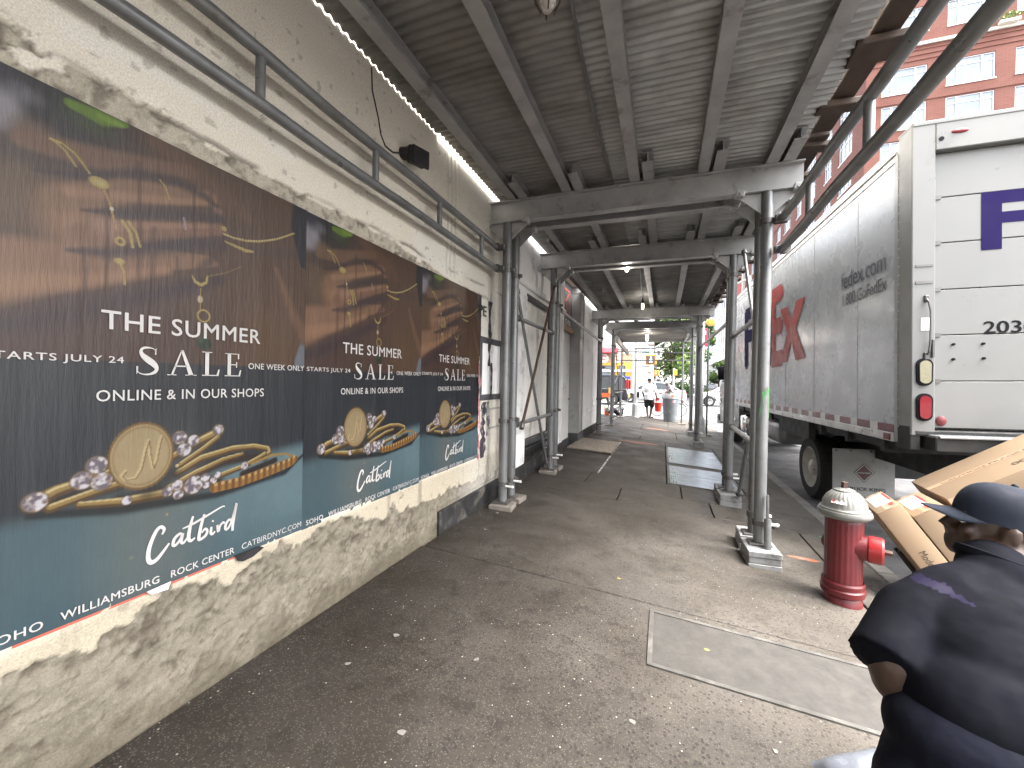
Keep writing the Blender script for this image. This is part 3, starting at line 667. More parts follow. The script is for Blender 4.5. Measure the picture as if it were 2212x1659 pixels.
    def bar(pts, wd):
        stroke(pts, wd, g2, .2); stroke([(p[0], p[1] + .003) for p in pts], wd * .7 if not isinstance(wd, list) else [q * .7 for q in wd], g1, .5); stroke([(p[0], p[1] + .006) for p in pts], wd * .25 if not isinstance(wd, list) else [q * .25 for q in wd], g3, .6)
    stroke([(.48, .232), (.62, .256), (.76, .258), (.8, .25)], .03, (52, 38, 26), .8); bar([(.46, .25), (.54, .276), (.66, .288), (.75, .285), (.815, .272), (.822, .26), (.79, .25)], [.018, .019, .018, .017, .016, .014, .01]); bar([(.43, .218), (.52, .242), (.62, .262), (.7, .268)], [.017, .017, .013, .008])
    stroke([(.1, .236), (.3, .246)], .034, (44, 36, 28), .9, .8); bar([(.105, .243), (.15, .258), (.19, .264), (.29, .278)], [.03, .025, .022, .022]); bar([(.14, .228), (.22, .24), (.3, .25)], [.018, .018, .016]); bar([(.44, .288), (.53, .318), (.605, .338)], [.019, .022, .028]); bar([(.47, .268), (.54, .295), (.6, .322)], .014)
    bar([(.2, .222), (.3, .212), (.41, .210), (.5, .213)], [.012, .02, .024, .02]); bar([(.6, .222), (.71, .236), (.77, .25), (.8, .258)], .014)
    stroke([(.74, .238), (.83, .252), (.9, .25), (.94, .238), (.93, .226), (.85, .222)], [.008, .009, .009, .01, .01, .006], g1, .5); stroke([(.7, .216), (.85, .236)], .022, (40, 30, 24), .6)
    band = [(.59, .196), (.68, .196), (.78, .204), (.87, .214), (.935, .222), (.955, .228)]
    stroke(band, [.024, .026, .028, .028, .026, .02], (186, 136, 72), .15); put(sstep(1, .9, sd(band, [.022, .024, .026, .026, .024, .018])) * (np.sin(U * 230) * .5 + .5) * .75, (96, 56, 26)); put(sstep(1, .5, sd([(p[0], p[1] + .008) for p in band], .01)) * .6 * (np.sin(U * 230) < 0), (250, 214, 150))
    cx, cy = .357, .302; ang = np.arctan2(y - cy * PH, x - cx * PW); rr = np.hypot((x - cx * PW) / .112, (y - cy * PH) / .134); stroke([(.37, .22), (.45, .25)], .05, (40, 32, 26), .9, .7)
    put(sstep(1.03, .98, rr + .012 * np.sin(ang * 44)), (140, 104, 52)); put(sstep(.95, .92, rr), (196, 174, 132)); put(sstep(.9, .87, rr), (178, 150, 102)); put(sstep(.85, .8, rr) * (.55 + .45 * fbm(U * 30, V * 40, 44, 4)), (202, 182, 142)); put(sstep(.85, .2, rr) * sstep(.6, .0, U * 3 - V) * .5, (228, 200, 146))
    n_ = [(.31, .275), (.3, .266), (.31, .256), (.335, .256), (.352, .275), (.362, .31), (.372, .335), (.378, .30), (.386, .272), (.396, .29), (.404, .325), (.41, .34)]
    stroke(n_, .008, (232, 208, 158), .5); stroke([(p[0] + .004, p[1] - .002) for p in n_], .003, (128, 92, 46), .5, .8)
    def gem(u, v, r):
        dot(u, v, r * 1.18, (110, 88, 56), .25); dot(u, v, r, (190, 176, 176), .25); dot(u - r * .2, v + r * .12, r * .6, (222, 212, 214), .8, .8)
        for k_ in range(5): dot(u + r * .8 * cos(k_ * 1.256 + u * 9) / PW, v + r * .8 * sin(k_ * 1.256 + u * 9) / PH, r * .16, (190, 150, 90), .4)
        f = fbm(U * 90 + u * 31, V * 130 + v * 17, 55, 2); put(sstep(r, r * .8, np.hypot(x - u * PW, y - v * PH)) * sstep(.5, .62, f), (252, 248, 252)); put(sstep(r, r * .8, np.hypot(x - u * PW, y - v * PH)) * sstep(.46, .34, f), (128, 118, 130))
    for u, v, r in ((.24, .296, .034), (.207, .27, .034), (.252, .262, .034), (.11, .245, .034), (.467, .333, .03), (.513, .322, .026), (.482, .303, .03), (.601, .342, .026), (.515, .215, .042), (.708, .237, .02), (.6, .226, .018), (.316, .212, .018), (.431, .212, .022), (.465, .2, .022), (.462, .222, .024), (.555, .226, .022), (.56, .208, .018), (.585, .215, .016)): gem(u, v, r)
    dot(.46, .268, .008, g3); dot(.43, .16, .006, (230, 200, 120), .5, .8); dot(.33, .087, .01, (170, 165, 130), .8, .7)
    lo = img
    img = up * top[..., None] + lo * (1 - top[..., None])
    tear = sstep(.0, .012, (U - .93) - .5 * (.585 - V) * 0 - .35 * np.abs(V - .5) + .03 * (fbm(U * 9, V * 16, 5, 3) - .5)) * top * sstep(.59, .57, V); put(tear, (138, 142, 150))
    # faint mottling and wear of the printed paper
    img = img * (.94 + .12 * fbm(U * 30, V * 42, 66, 3))[..., None]
    wrk = .0022 * fbm(U * 22, V * 1.5, 5, 3) + .0025 * fbm(U * 5, V * 3, 15, 3)
    g_ = img.mean(-1, keepdims=True); sat = 1.02 + .12 * top[..., None]; img = np.clip(g_ + (img - g_) * sat, 0, 1) * .33
    return x, y, wrk, np.clip(img, .003, .9)
px_, py_, wrk, pimg = poster_paint()
M_POSTER = vcol('printed_paper', .42, .5, 26, .004, .08, 90, .45, stretch=(1, 3, .35))
M_INK = P('white_ink', (.46, .445, .43), .5, var=.05, bump=0)
def catmull(pts, n=6):
    P_ = [np.array(p, float) for p in pts]; P_ = [2 * P_[0] - P_[1]] + P_ + [2 * P_[-1] - P_[-2]]; out = []
    for i in range(1, len(P_) - 2):
        for k in range(n):
            t = k / n; a, b, c, d = P_[i - 1:i + 3]
            out.append(.5 * ((2 * b) + (-a + c) * t + (2 * a - 5 * b + 4 * c - d) * t * t + (-a + 3 * b - 3 * c + d) * t ** 3))
    out.append(P_[-2]); return out
def ribbon(m, pts, wd, fn, n=6):
    """flat pen stroke; pts (u,v) or (u,v,width factor)"""
    pts = [(p[0], p[1], p[2] if len(p) > 2 else 1) for p in pts]; c = catmull(pts, n); vs = []
    for i, p in enumerate(c):
        d = c[min(i + 1, len(c) - 1)][:2] - c[max(i - 1, 0)][:2]; L = math.hypot(*d) or 1; nx, ny = -d[1] / L, d[0] / L; h = wd * p[2] / 2
        vs += [fn(p[0] + nx * h, p[1] + ny * h), fn(p[0] - nx * h, p[1] - ny * h)]
    m.add(vs, [(2 * i, 2 * i + 1, 2 * i + 3, 2 * i + 2) for i in range(len(c) - 1)])
def serif_sale(m, fn, u0, v0, u1, v1):
    """hand-drawn roman capitals S A L E in a 4 x 1 box"""
    W_, H_ = u1 - u0, v1 - v0; g = lambda x, y: fn(u0 + x * W_, v0 + y * H_)
    q = H_ / W_
    def poly(pts): m.add([g(*p) for p in pts], [tuple(range(len(pts)))])
    # S
    wS = .055
    S = [(.158, .86, .3), (.14, .95, .3), (.10, .985, .6), (.06, .96, .95), (.04, .85, 1.5), (.052, .70, 2.1), (.09, .56, 2.6), (.137, .42, 2.6), (.165, .27, 2.2), (.155, .12, 1.5), (.115, .03, .8), (.07, .012, .5), (.03, .06, .35), (.012, .17, .25)]
    P_ = catmull([(a, b, c) for a, b, c in S], 5); vs = []
    for i, p in enumerate(P_):
        d = P_[min(i + 1, len(P_) - 1)][:2] - P_[max(i - 1, 0)][:2]; dx, dy = d[0], d[1] * q; L = math.hypot(dx, dy) or 1; nx, ny = -dy / L, dx / L; h = .0078 * p[2]
        vs += [g(p[0] + nx * h, p[1] + ny * h / q), g(p[0] - nx * h, p[1] - ny * h / q)]
    m.add(vs, [(2 * i, 2 * i + 1, 2 * i + 3, 2 * i + 2) for i in range(len(P_) - 1)])
    poly([(.15, .74), (.162, .74), (.162, .99), (.152, .93)]); poly([(.008, .02), (.018, .09), (.02, .3), (.006, .3)])
    # A
    poly([(.285, .0), (.305, .0), (.388, .985), (.376, .985)]); poly([(.372, .985), (.396, .985), (.492, .0), (.448, .0)]); poly([(.318, .33), (.435, .33), (.431, .38), (.322, .38)])
    poly([(.255, .0), (.335, .0), (.335, .03), (.255, .03)]); poly([(.415, .0), (.522, .0), (.522, .03), (.415, .03)])
    # L
    poly([(.605, .02), (.643, .02), (.643, .98), (.605, .98)]); poly([(.575, .955), (.675, .955), (.675, .985), (.575, .985)]); poly([(.575, .0), (.745, .0), (.745, .04), (.575, .04)]); poly([(.72, .03), (.745, .03), (.755, .27), (.742, .27)])
    # E
    poly([(.84, .02), (.878, .02), (.878, .98), (.84, .98)]); poly([(.81, .955), (.97, .955), (.97, .988), (.81, .988)]); poly([(.81, .0), (.985, .0), (.985, .04), (.81, .04)])
    poly([(.87, .48), (.945, .48), (.945, .52), (.87, .52)]); poly([(.935, .38), (.948, .38), (.948, .62), (.935, .62)]); poly([(.955, .76), (.97, .76), (.97, .96), (.955, .96)]); poly([(.965, .03), (.985, .03), (.997, .27), (.982, .27)])
p1 = thing('jewelry_poster', 'nearest summer sale poster of a hand with gold rings, cut by the frame', 'poster', (WALL, .612, .566), 0, 'summer sale posters pasted on the wall', local=True)
grid_obj('paper_sheet', wrk + .006, px_, py_, pimg, M_POSTER, p1)
fnp = lambda u, v: (.0128, u * PW, v * PH)
mb = MB()
text(mb, 'THE SUMMER', fnp, .245, .569, .766, .607, .011, 1.08); serif_sale(mb, fnp, .332, .478, .687, .538)
text(mb, 'STARTS JULY 24', fnp, .012, .497, .301, .5145, .009, 1.12); text(mb, 'ONE WEEK ONLY', fnp, .716, .4985, .994, .5145, .009, 1.05)
text(mb, 'ONLINE & IN OUR SHOPS', fnp, .235, .423, .787, .4455, .009, 1.08)
text(mb, 'SOHO', fnp, .022, .0105, .127, .0265, .01, 1.1); text(mb, 'WILLIAMSBURG', fnp, .162, .0115, .407, .0275, .01, 1.05); text(mb, 'ROCK CENTER', fnp, .443, .0115, .668, .0275, .01, 1.05); text(mb, 'CATBIRDNYC.COM', fnp, .70, .0125, .992, .028, -.004, 1.03)
mb.build('lettering', M_INK, p1, 0)
mb = MB(); fm = lambda u, v: (.0128, u, v); s_ = lambda pts, wd=.0125: ribbon(mb, [(p[0] * PW, p[1] * PH) + tuple(p[2:]) for p in pts], wd, fm)
s_([(.414, .118, .5), (.42, .128, .9), (.41, .136, 1), (.395, .128, 1.1), (.378, .1, 1.2), (.374, .075, 1.3), (.383, .063, 1.4), (.4, .066, 1.2), (.42, .08, .9), (.436, .093, .6)])
s_([(.478, .103, .8), (.468, .107, .9), (.452, .099, 1), (.448, .086, 1), (.457, .084, .9), (.47, .093, .8), (.479, .105, .8), (.474, .088, 1), (.482, .083, .8), (.496, .094, .6)])
s_([(.512, .14, .7), (.503, .117, 1.1), (.498, .092, 1.2), (.505, .082, 1), (.52, .086, .6)]); s_([(.478, .117, .5), (.51, .121, .9), (.555, .13, .9), (.615, .143, .6), (.628, .142, .4)], .0105)
s_([(.552, .137, .8), (.541, .112, 1.1), (.533, .082, 1.1), (.54, .078, 1), (.557, .083, 1), (.563, .093, .9), (.555, .1, .8), (.543, .093, .6)])
s_([(.578, .1, .8), (.576, .086, 1), (.582, .081, .9), (.592, .086, .6)]); s_([(.581, .112, .8), (.585, .115, .8)])
s_([(.6, .1, .8), (.604, .083, 1), (.61, .095, .9), (.622, .102, .8), (.628, .098, .6)])
s_([(.654, .101, .7), (.645, .104, .9), (.634, .096, 1), (.631, .085, 1), (.638, .081, .9), (.65, .09, .8), (.664, .115, .9), (.675, .142, 1), (.668, .118, 1.1), (.661, .09, 1.1), (.66, .072, .9)])
mb.build('script_logo', M_INK, p1, 0)
dup(p1, (WALL + .0008, 1.832, .562), 0, 'middle summer sale poster of a hand with gold rings, its wording whole between two others')
dup(p1, (WALL - .0006, 3.052, .566), 0, 'farthest summer sale poster of a hand with gold rings, creased, nearest the letters PE')
# red underlay edge of an older poster and peeled corners along the bottom
m = MB(); m.bb(WALL + .0015, WALL + .006, .7, 2.35, .556, .575); tag(m.build('torn_paper', M_REDPAINT, smooth=0), 'thin red edge of an older poster under the nearest summer sale poster', 'torn paper')
scrap('torn_paper', [(1.43, .575), (1.55, .578), (1.58, .56), (1.52, .535), (1.47, .53), (1.44, .545)], M_BLACK, 'small torn black scrap under the nearest poster', .02)
scrap('torn_paper', [(1.06, .572), (1.15, .575), (1.14, .545), (1.08, .552)], P('pale_lilac_paper', (.62, .55, .6), .7), 'pale lilac paper scrap under the nearest poster', .02)
# ================================================================ SIDEWALK SHED
M_STEEL = P('grey_painted_steel', (.35, .347, .342), .48, .25, var=.2, vs=3, bump=.12, bs=60, dirt=((.11, .085, .06), 5, .58, .75))
M_GALV = P('galvanised_pipe', (.17, .175, .176), .38, .35, var=.22, vs=5, bump=.1, bs=70, stretch=(1, 1, .4), dirt=((.12, .105, .09), 7, .55, .72))
M_DECK = P('corrugated_metal', (.34, .345, .34), .42, .35, var=.28, vs=1.6, bump=.08, bs=50, stretch=(1, 4, 1), dirt=((.12, .1, .08), 1.5, .5, .8))
M_DECK2 = P('weathered_corrugated_metal', (.22, .215, .205), .55, .25, var=.3, vs=1.6, bump=.08, bs=50, stretch=(1, 4, 1), dirt=((.11, .085, .06), 1.2, .48, .8))
M_BOLT = P('dark_bolt_steel', (.12, .115, .11), .5, .5, var=.2)
M_RUST = P('rusty_steel', (.075, .045, .035), .8, .2, var=.35, vs=9)
M_CAP = P('white_plastic_cap', (.7, .69, .66), .5)
M_BLOCK = P('grey_painted_timber', (.24, .24, .237), .75, var=.2, vs=6, bump=.5, bs=40, stretch=(1, .3, 1), dirt=((.1, .09, .08), 7, .52, .7))
M_PAD = P('dirty_timber_pad', (.17, .15, .13), .85, var=.25, vs=6, bump=.4, bs=50)
M_TIMB = P('old_brown_timber', (.045, .028, .02), .8, var=.35, vs=4, bump=.4, bs=30, stretch=(1, .2, 1))
BZ0, BZ1 = 3.277, 3.522
def ibeam(m, p0, p1, wd, ht, tw=.008, tf=.012, chan=0):
    """I section between two points (lower-flange centre line)"""
    p0 = Vector(p0); p1 = Vector(p1)
    for a, b, z in ((wd, tf, tf / 2), (wd, tf, ht - tf / 2), (tw, ht - 2 * tf, ht / 2)):
        m.bar(p0 + Vector((0, 0, z)), p1 + Vector((0, 0, z)), a, b)
def coupler(m, p, r=.052, tall=.05):
    m.cyl((p[0], p[1], p[2] - tall / 2), (p[0], p[1], p[2] + tall / 2), r + .012, None, 14)
def frame(label, ys, xl, xr, bx0, bx1, rp=.052, ground_pad=.05, heavy=True):
    yc = sum(ys) / len(ys)
    t = thing('scaffold_frame', label, 'scaffold frame', ((xl + xr) / 2, yc, gz(0)), 0, 'scaffold frames of the sidewalk shed')
    for yb in ys:
        m = MB(); ibeam(m, (bx0, yb, BZ0), (bx1, yb, BZ1 - (BZ1 - BZ0) + 0), .11, BZ1 - BZ0); m.build('crossbeam', M_STEEL, t)
        for xp, pad in ((xl, ground_pad), (xr, .15 if heavy else .05)):
            zb = gz(xp) + pad
            m = MB(); m.cyl((xp, yb, zb + .02), (xp, yb, BZ0), rp, None, 20); p = m.build('post', M_GALV, t)
            m = MB(); m.box((xp, yb, zb + .008), (.19, .17, .012), None, .002); m.cyl((xp, yb, zb + .01), (xp, yb, zb + .09), rp * .8, None, 14); m.build('base_plate', M_BOLT, p)
            m = MB()
            for s in (-1, 1):                                   # gusset plates under the beam and their clamps
                m.prism([(xp + s * rp * .9, BZ0 - .005), (xp + s * .24, BZ0 - .005), (xp + s * .24, BZ0 - .03), (xp + s * rp * .9, BZ0 - .2)], lambda u, v, w: (u, yb - .006 + w, v), .012)
                m.box((xp + s * .235, yb - .02, BZ0 + .0), (.075, .10, .06), Matrix.Rotation(.25, 3, 'Y'), .006)
                m.cyl((xp + s * .235, yb - .085, BZ0 - .005), (xp + s * .235, yb + .03, BZ0 - .005), .014, None, 8)
            m.build('gusset', M_STEEL, p)
            m = MB()
            for zc in ((BZ0 - .55, .22 + zb, .95 + zb) if xp < 0 else (BZ0 - .28, .2 + zb)):
                coupler(m, (xp, yb, zc), rp); m.box((xp + .07, yb - .02, zc), (.06, .035, .04), None, .005)
            m.build('coupler', M_BOLT, p)
            m = MB()
            for zc in (.2 + zb,): 
                m.cyl((xp + .05, yb - .04, zc), (xp + .13, yb - .04, zc), .014, None, 8); m.ball((xp + .135, yb - .04, zc), .018, 8, 6)
            m.build('pin_cap', M_CAP, p)
    return t
F1 = frame('nearest scaffold frame with two crossbeams and paired posts, green tape on its street side post', (4.50, 4.78), -1.735, .885, -1.95, 1.17)
F2 = frame('second scaffold frame along the shed, just past the green taped post', (6.52, 6.80), -1.70, .89, -1.93, 1.14)
F3 = frame('third scaffold frame, beside the white hoarding', (12.0, 12.28), -1.74, .86, -1.96, 1.22)
F4 = frame('fourth scaffold frame, past the end of the hoarding', (14.5, 14.9), -1.66, .86, -1.9, 1.15, .045)
# street-side foot brace of the nearest frame
m = MB(); m.cyl((.93, 4.40, gz(.93) + .42), (.93, 4.37, gz(.93) + .06), .03, .03, 12); m.bar((.93, 4.42, .44), (.93, 4.40, gz(.93) + .40), .05, .014); m.box((.93, 4.35, gz(.93) + .02), (.06, .07, .04), None, .005)
m.build('foot_brace', M_GALV, F1)
m = MB(); m.prism([(-.05, 1.19), (.055, 1.2), (.05, 1.30), (.06, 1.40), (.045, 1.50), (.05, 1.56), (.02, 1.58), (.01, 1.54), (-.03, 1.53), (-.02, 1.4), (-.045, 1.3)], lambda u, v, w: (.885 + (.0535 + w) * sin(u / .053 + .25), 4.50 - (.0535 + w) * cos(u / .053 + .25), v * .75 + .25), .0015)
tag(m.build('green_tape', P('green_tape', (.03, .19, .05), .55, var=.25, vs=20), smooth=0), 'torn green tape wrapped on the nearest street side post', 'tape')
# timber blocks and pads under the posts
def block(x, y, lx, ly, hgt, lab, layers=2, mat=M_BLOCK, rot=0.0):
    t = thing('timber_block', lab, 'timber block', (x, y, gz(x)), 0, 'timber blocks under the posts')
    R = rotz(rot)
    for k in range(layers):
        m = MB(); m.box((x, y, gz(x) - .02 + (k + .5) * (hgt + .02) / layers), (lx - .01 * (k % 2), ly - .012 * (k % 2), (hgt + .02) / layers - .002), R, .006); m.build('plank', mat, t)
    return t
for fy, nm in (((4.50, 4.78), 'nearest frame'), ((6.52, 6.80), 'second frame'), ((12.0, 12.28), 'third frame'), ((14.5, 14.9), 'fourth frame')):
    for yb, wh in zip(fy, ('near', 'far')):
        dy = -.05 if wh == 'near' else .06
        block(.885, yb + dy, .27, .36 if dy < 0 else .33, .148, f'grey stacked timber block under the {wh} street side post of the {nm}', 3 if (fy[0] < 5 and wh == 'near') else 2, rot=.04 if wh == 'near' else -.03)
        block(-1.72, yb + dy * .6, .27, .24, .048, f'flat timber pad under the {wh} wall side post of the {nm}', 1, M_PAD, rot=.1 if wh == 'near' else -.05)
# last light frame out on the corner with open rails
t = thing('corner_rail_frame', 'light open pipe frame with three cross rails at the corner end of the shed', 'pipe frame', (-.5, 18.1, -.1), 0)
for xp in (-1.68, .72):
    m = MB(); m.cyl((xp, 18.1, gz(xp) + .05), (xp, 18.1, 3.3), .035, None, 12); p = m.build('post', M_GALV, t)
    m = MB(); m.box((xp, 18.1, gz(xp) + .025), (.3, .3, .05), None, .01); m.build('foot', M_PAD, p)
for zz, tilt in ((2.93, .05), (2.76, -.04), (2.42, .0)):
    m = MB(); m.cyl((-1.9, 18.15, zz - tilt), (1.0, 18.15, zz + tilt), .022, None, 8); m.build('rail', M_GALV, t)
# deck bays: corrugated sheet with joists on the beams
def corr(y0, y1, x0, x1, z, amp, pitch, fn=None):
    n = int((y1 - y0) / pitch * 10); yy = np.linspace(y0, y1, n)
    ph = 2 * pi * yy / pitch; zz = z + amp * np.clip(1.5 * np.sin(ph), -1, 1)
    xx = np.linspace(x0, x1, 14); X, Y = np.meshgrid(xx, yy, indexing='ij'); Z = np.broadcast_to(zz, X.shape) + .006 * (vnoise(X * 1.5, Y * .8, 5) - .5)
    return X, Y, Z
JX = [-1.67, -1.03, -.32, .32, .905]
bays = [('deck_bay', 'nearest corrugated deck bay overhead with five long steel joists', -16.0, 4.64, -15.8, 5.08, 0.0, ((-16, -.4, M_DECK, .011), (-.4, 3.25, M_DECK, .012), (3.25, 4.64, M_DECK, .012))),
        ('deck_bay', 'second corrugated deck bay overhead between the nearest two scaffold frames', 4.64, 6.66, 4.08, 7.2, .135, ((4.64, 6.66, M_DECK, .012),)),
        ('deck_bay', 'third corrugated deck bay overhead, the long dusty one before the third frame', 6.66, 12.14, 6.1, 12.6, -.01, ((6.66, 12.14, M_DECK2, .006),)),
        ('deck_bay', 'fourth corrugated deck bay overhead, past the third frame', 12.14, 14.95, 11.75, 15.1, .12, ((12.14, 14.95, M_DECK2, .011),))]
for nm, lab, y0, y1, j0, j1, off, sheets in bays:
    t = thing(nm, lab, 'shed deck', (0, (y0 + y1) / 2, 3.6), 0, 'deck bays of the sidewalk shed')
    for a, b, mt, amp in sheets:
        # sheets differ a little across the width
        xe = -1.942 if b < 3.3 else -1.915
        for (xa, xb, mat_, am) in ((xe, -.55, M_DECK2, amp * .75), (-.57, .30, M_DECK2 if mt is M_DECK2 else M_DECK, amp * .8), (.28, 1.135, mt, amp * 1.5)):
            X, Y, Z = corr(a, b, xa, xb, 3.638 + (.003 if xa > -.6 and xa < 0 else 0), am, .074 if xa > 0 else .07)
            grid_obj('corrugated_sheet', X, Y, Z, None, mat_, t, smooth=True)
    m = MB(); m.bb(-1.80, 1.1, y0 + .01, y1 - .01, 3.66, 3.70); m.build('leak_stop_boards', M_TIMB, t, 0)  # unseen boards added above the sheets to stop light leaking through
    for i, x in enumerate(JX):
        m = MB(); xx = x + off; ibeam(m, (xx, j0, BZ1 + .002), (xx, j1, BZ1 + .002), .10, .10, .008, .01); m.build('joist', M_STEEL, t)
# lower deck at the corner end
t = thing('deck_bay', 'low corrugated deck bay at the far corner end with a lit bulb under it', 'shed deck', (0, 16.6, 3.3), 0, 'deck bays of the sidewalk shed')
X, Y, Z = corr(15.0, 18.4, -1.85, 1.0, 3.32, .03, .36); grid_obj('corrugated_sheet', X, Y, Z, None, M_DECK2, t)
for x in (-1.75, .8):
    m = MB(); m.bar((x, 15.0, 3.25), (x, 18.5, 3.25), .07, .09); m.build('joist', M_STEEL, t)
m = MB(); m.bar((-1.95, 18.4, 3.25), (1.1, 18.4, 3.25), .06, .1); m.build('edge_beam', M_STEEL, t)
m = MB(); m.bar((-1.6, 15.2, 3.0), (-1.45, 18.4, 2.72), .09, .16); m.build('kicker', P('grey_wood', (.42, .40, .38), .8, var=.2), t)
# timber sill along the outer edge
t = thing('timber_sill', 'dark broken brown timbers along the outer edge of the shed deck', 'timber', (1.25, 4, 3.7))
rr = random.Random(4)
yy = -4.5
yy = -15.5
while yy < 13:
    L_ = rr.uniform(1.2, 2.6); m = MB(); m.box((1.25 + rr.uniform(-.02, .03), yy + L_ / 2, 3.735 + rr.uniform(-.02, .04)), (.16, L_ - .03, .18), rotz(rr.uniform(-.015, .015)), .008); m.build('beam', M_TIMB, t); yy += L_
for k in range(22):
    m = MB(); y_ = -1 + k * .62 + rr.uniform(-.12, .12); m.box((1.28 + rr.uniform(-.03, .05), y_, 3.63 + rr.uniform(0, .02)), (.34, .1 + rr.uniform(0, .12), .05), rotz(rr.uniform(-.2, .2)), .006); m.build('board', M_TIMB, t)
# guard rails
def rail(label, x, z0, z1, y0, y1, ups, r=.031):
    t = thing('guard_rail', label, 'guard rail', (x, (y0 + y1) / 2, z0), 0, 'pipe guard rails')
    for z in (z0, z1):
        m = MB(); n = 14; m.tube([(x + .004 * sin(k * 2.1), y0 + (y1 - y0) * k / n, z + .004 * sin(k * 1.3)) for k in range(n + 1)], r, 14); m.build('rail_pipe', M_GALV, t)
    for y_ in ups:
        m = MB(); m.cyl((x, y_, z0 + r * .6), (x, y_, z1 - r * .6), r * .72, None, 12); m.build('upright', M_GALV, t)
    m = MB()
    for z in (z0, z1): m.cyl((x + .012, y1 - .05, z), (x + .012, y1 + .0, z), r + .014, None, 12); m.box((x * .97, y1 + .0, z), (.07, .05, .07), None, .008)
    m.build('clamp', M_BOLT, t)
    return t
rail('double pipe guard rail along the cream wall above the posters', -1.83, 2.74, 2.985, -1.5, 4.44, (-1.1, -.25, .6, 1.44, 2.28, 3.12, 3.99))
rail('double pipe guard rail on the street side, high beside the truck', 1.0, 2.715, 3.005, -1.5, 4.44, (-.9, .05, .95, 1.77, 2.73, 3.69), .036)
# ties and diagonal braces between the frames
def pipe(name, label, p, q, r=.026, grp='tie pipes and braces', mat=M_GALV):
    m = MB(); m.cyl(p, q, r, None, 12); d = (Vector(q) - Vector(p)).normalized()
    t = thing(name, label, name.replace('_', ' '), tuple(Vector(p).lerp(Vector(q), .5)), 0, grp)
    m.build('pipe', mat, t); m = MB()
    for e, s in ((Vector(p), 1), (Vector(q), -1)): m.cyl(e + d * s * .01, e + d * s * .07, r + .014, None, 10)
    m.build('clamp', M_BOLT, t); return t
XL, XR = -1.655, .955
pipe('tie_pipe', 'upper tie pipe between the first two wall side posts', (XL - .04, 4.80, 2.225), (XL - .04, 6.50, 2.235))
pipe('tie_pipe', 'lower tie pipe between the first two wall side posts', (XL - .04, 4.80, .915), (XL - .04, 6.50, .93))
pipe('diagonal_brace', 'dark rusty diagonal brace rising away between the first two wall side posts', (XL, 4.9, .85), (XL, 6.45, 3.02), .019, mat=M_RUST)
pipe('diagonal_brace', 'grey diagonal brace falling away between the first two wall side posts', (XL - .08, 4.85, 2.6), (XL - .08, 6.45, .12), .021)
pipe('tie_pipe', 'long tie pipe along the wall from the second to the third scaffold frame', (XL - .03, 6.9, 2.68), (XL - .03, 11.95, 2.615), .03)
pipe('tie_pipe', 'long tie pipe on the street side from the second to the third scaffold frame', (.90, 6.86, 2.40), (.90, 11.95, 2.455), .03)
pipe('tie_pipe', 'upper tie pipe between the first two street side posts', (.90, 4.86, 2.15), (.90, 6.45, 2.14), .028)
pipe('tie_pipe', 'lower tie pipe between the first two street side posts', (.90, 4.86, .85), (.90, 6.45, .88), .03)
pipe('diagonal_brace', 'diagonal brace rising away between the first two street side posts', (XR, 4.86, 1.42), (XR, 6.15, 3.22), .02)
pipe('diagonal_brace', 'diagonal brace falling away to the ground between the first two street side posts', (XR + .02, 4.86, 1.95), (XR + .02, 6.25, -.02), .024)
pipe('tie_pipe', 'tie pipe along the wall end from the third to the fourth scaffold frame', (XL, 12.3, 1.9), (XL, 14.5, 1.9), .022)
pipe('diagonal_brace', 'thin reddish diagonal brace past the third scaffold frame on the wall side', (XL + .02, 14.9, 3.1), (XL + .02, 17.3, .5), .016, mat=M_RUST)
pipe('diagonal_brace', 'grey diagonal brace between the last wall side posts, half way up', (XL + .04, 14.9, 1.4), (XL + .04, 18.05, 2.3), .016)
pipe('tie_pipe', 'tie pipe between the last wall side posts at waist height', (XL + .04, 14.9, 1.1), (XL + .04, 18.1, 1.1), .018)
pipe('tie_pipe', 'low tie pipe between the last street side posts', (.86, 14.9, .7), (.76, 18.1, .75), .02)
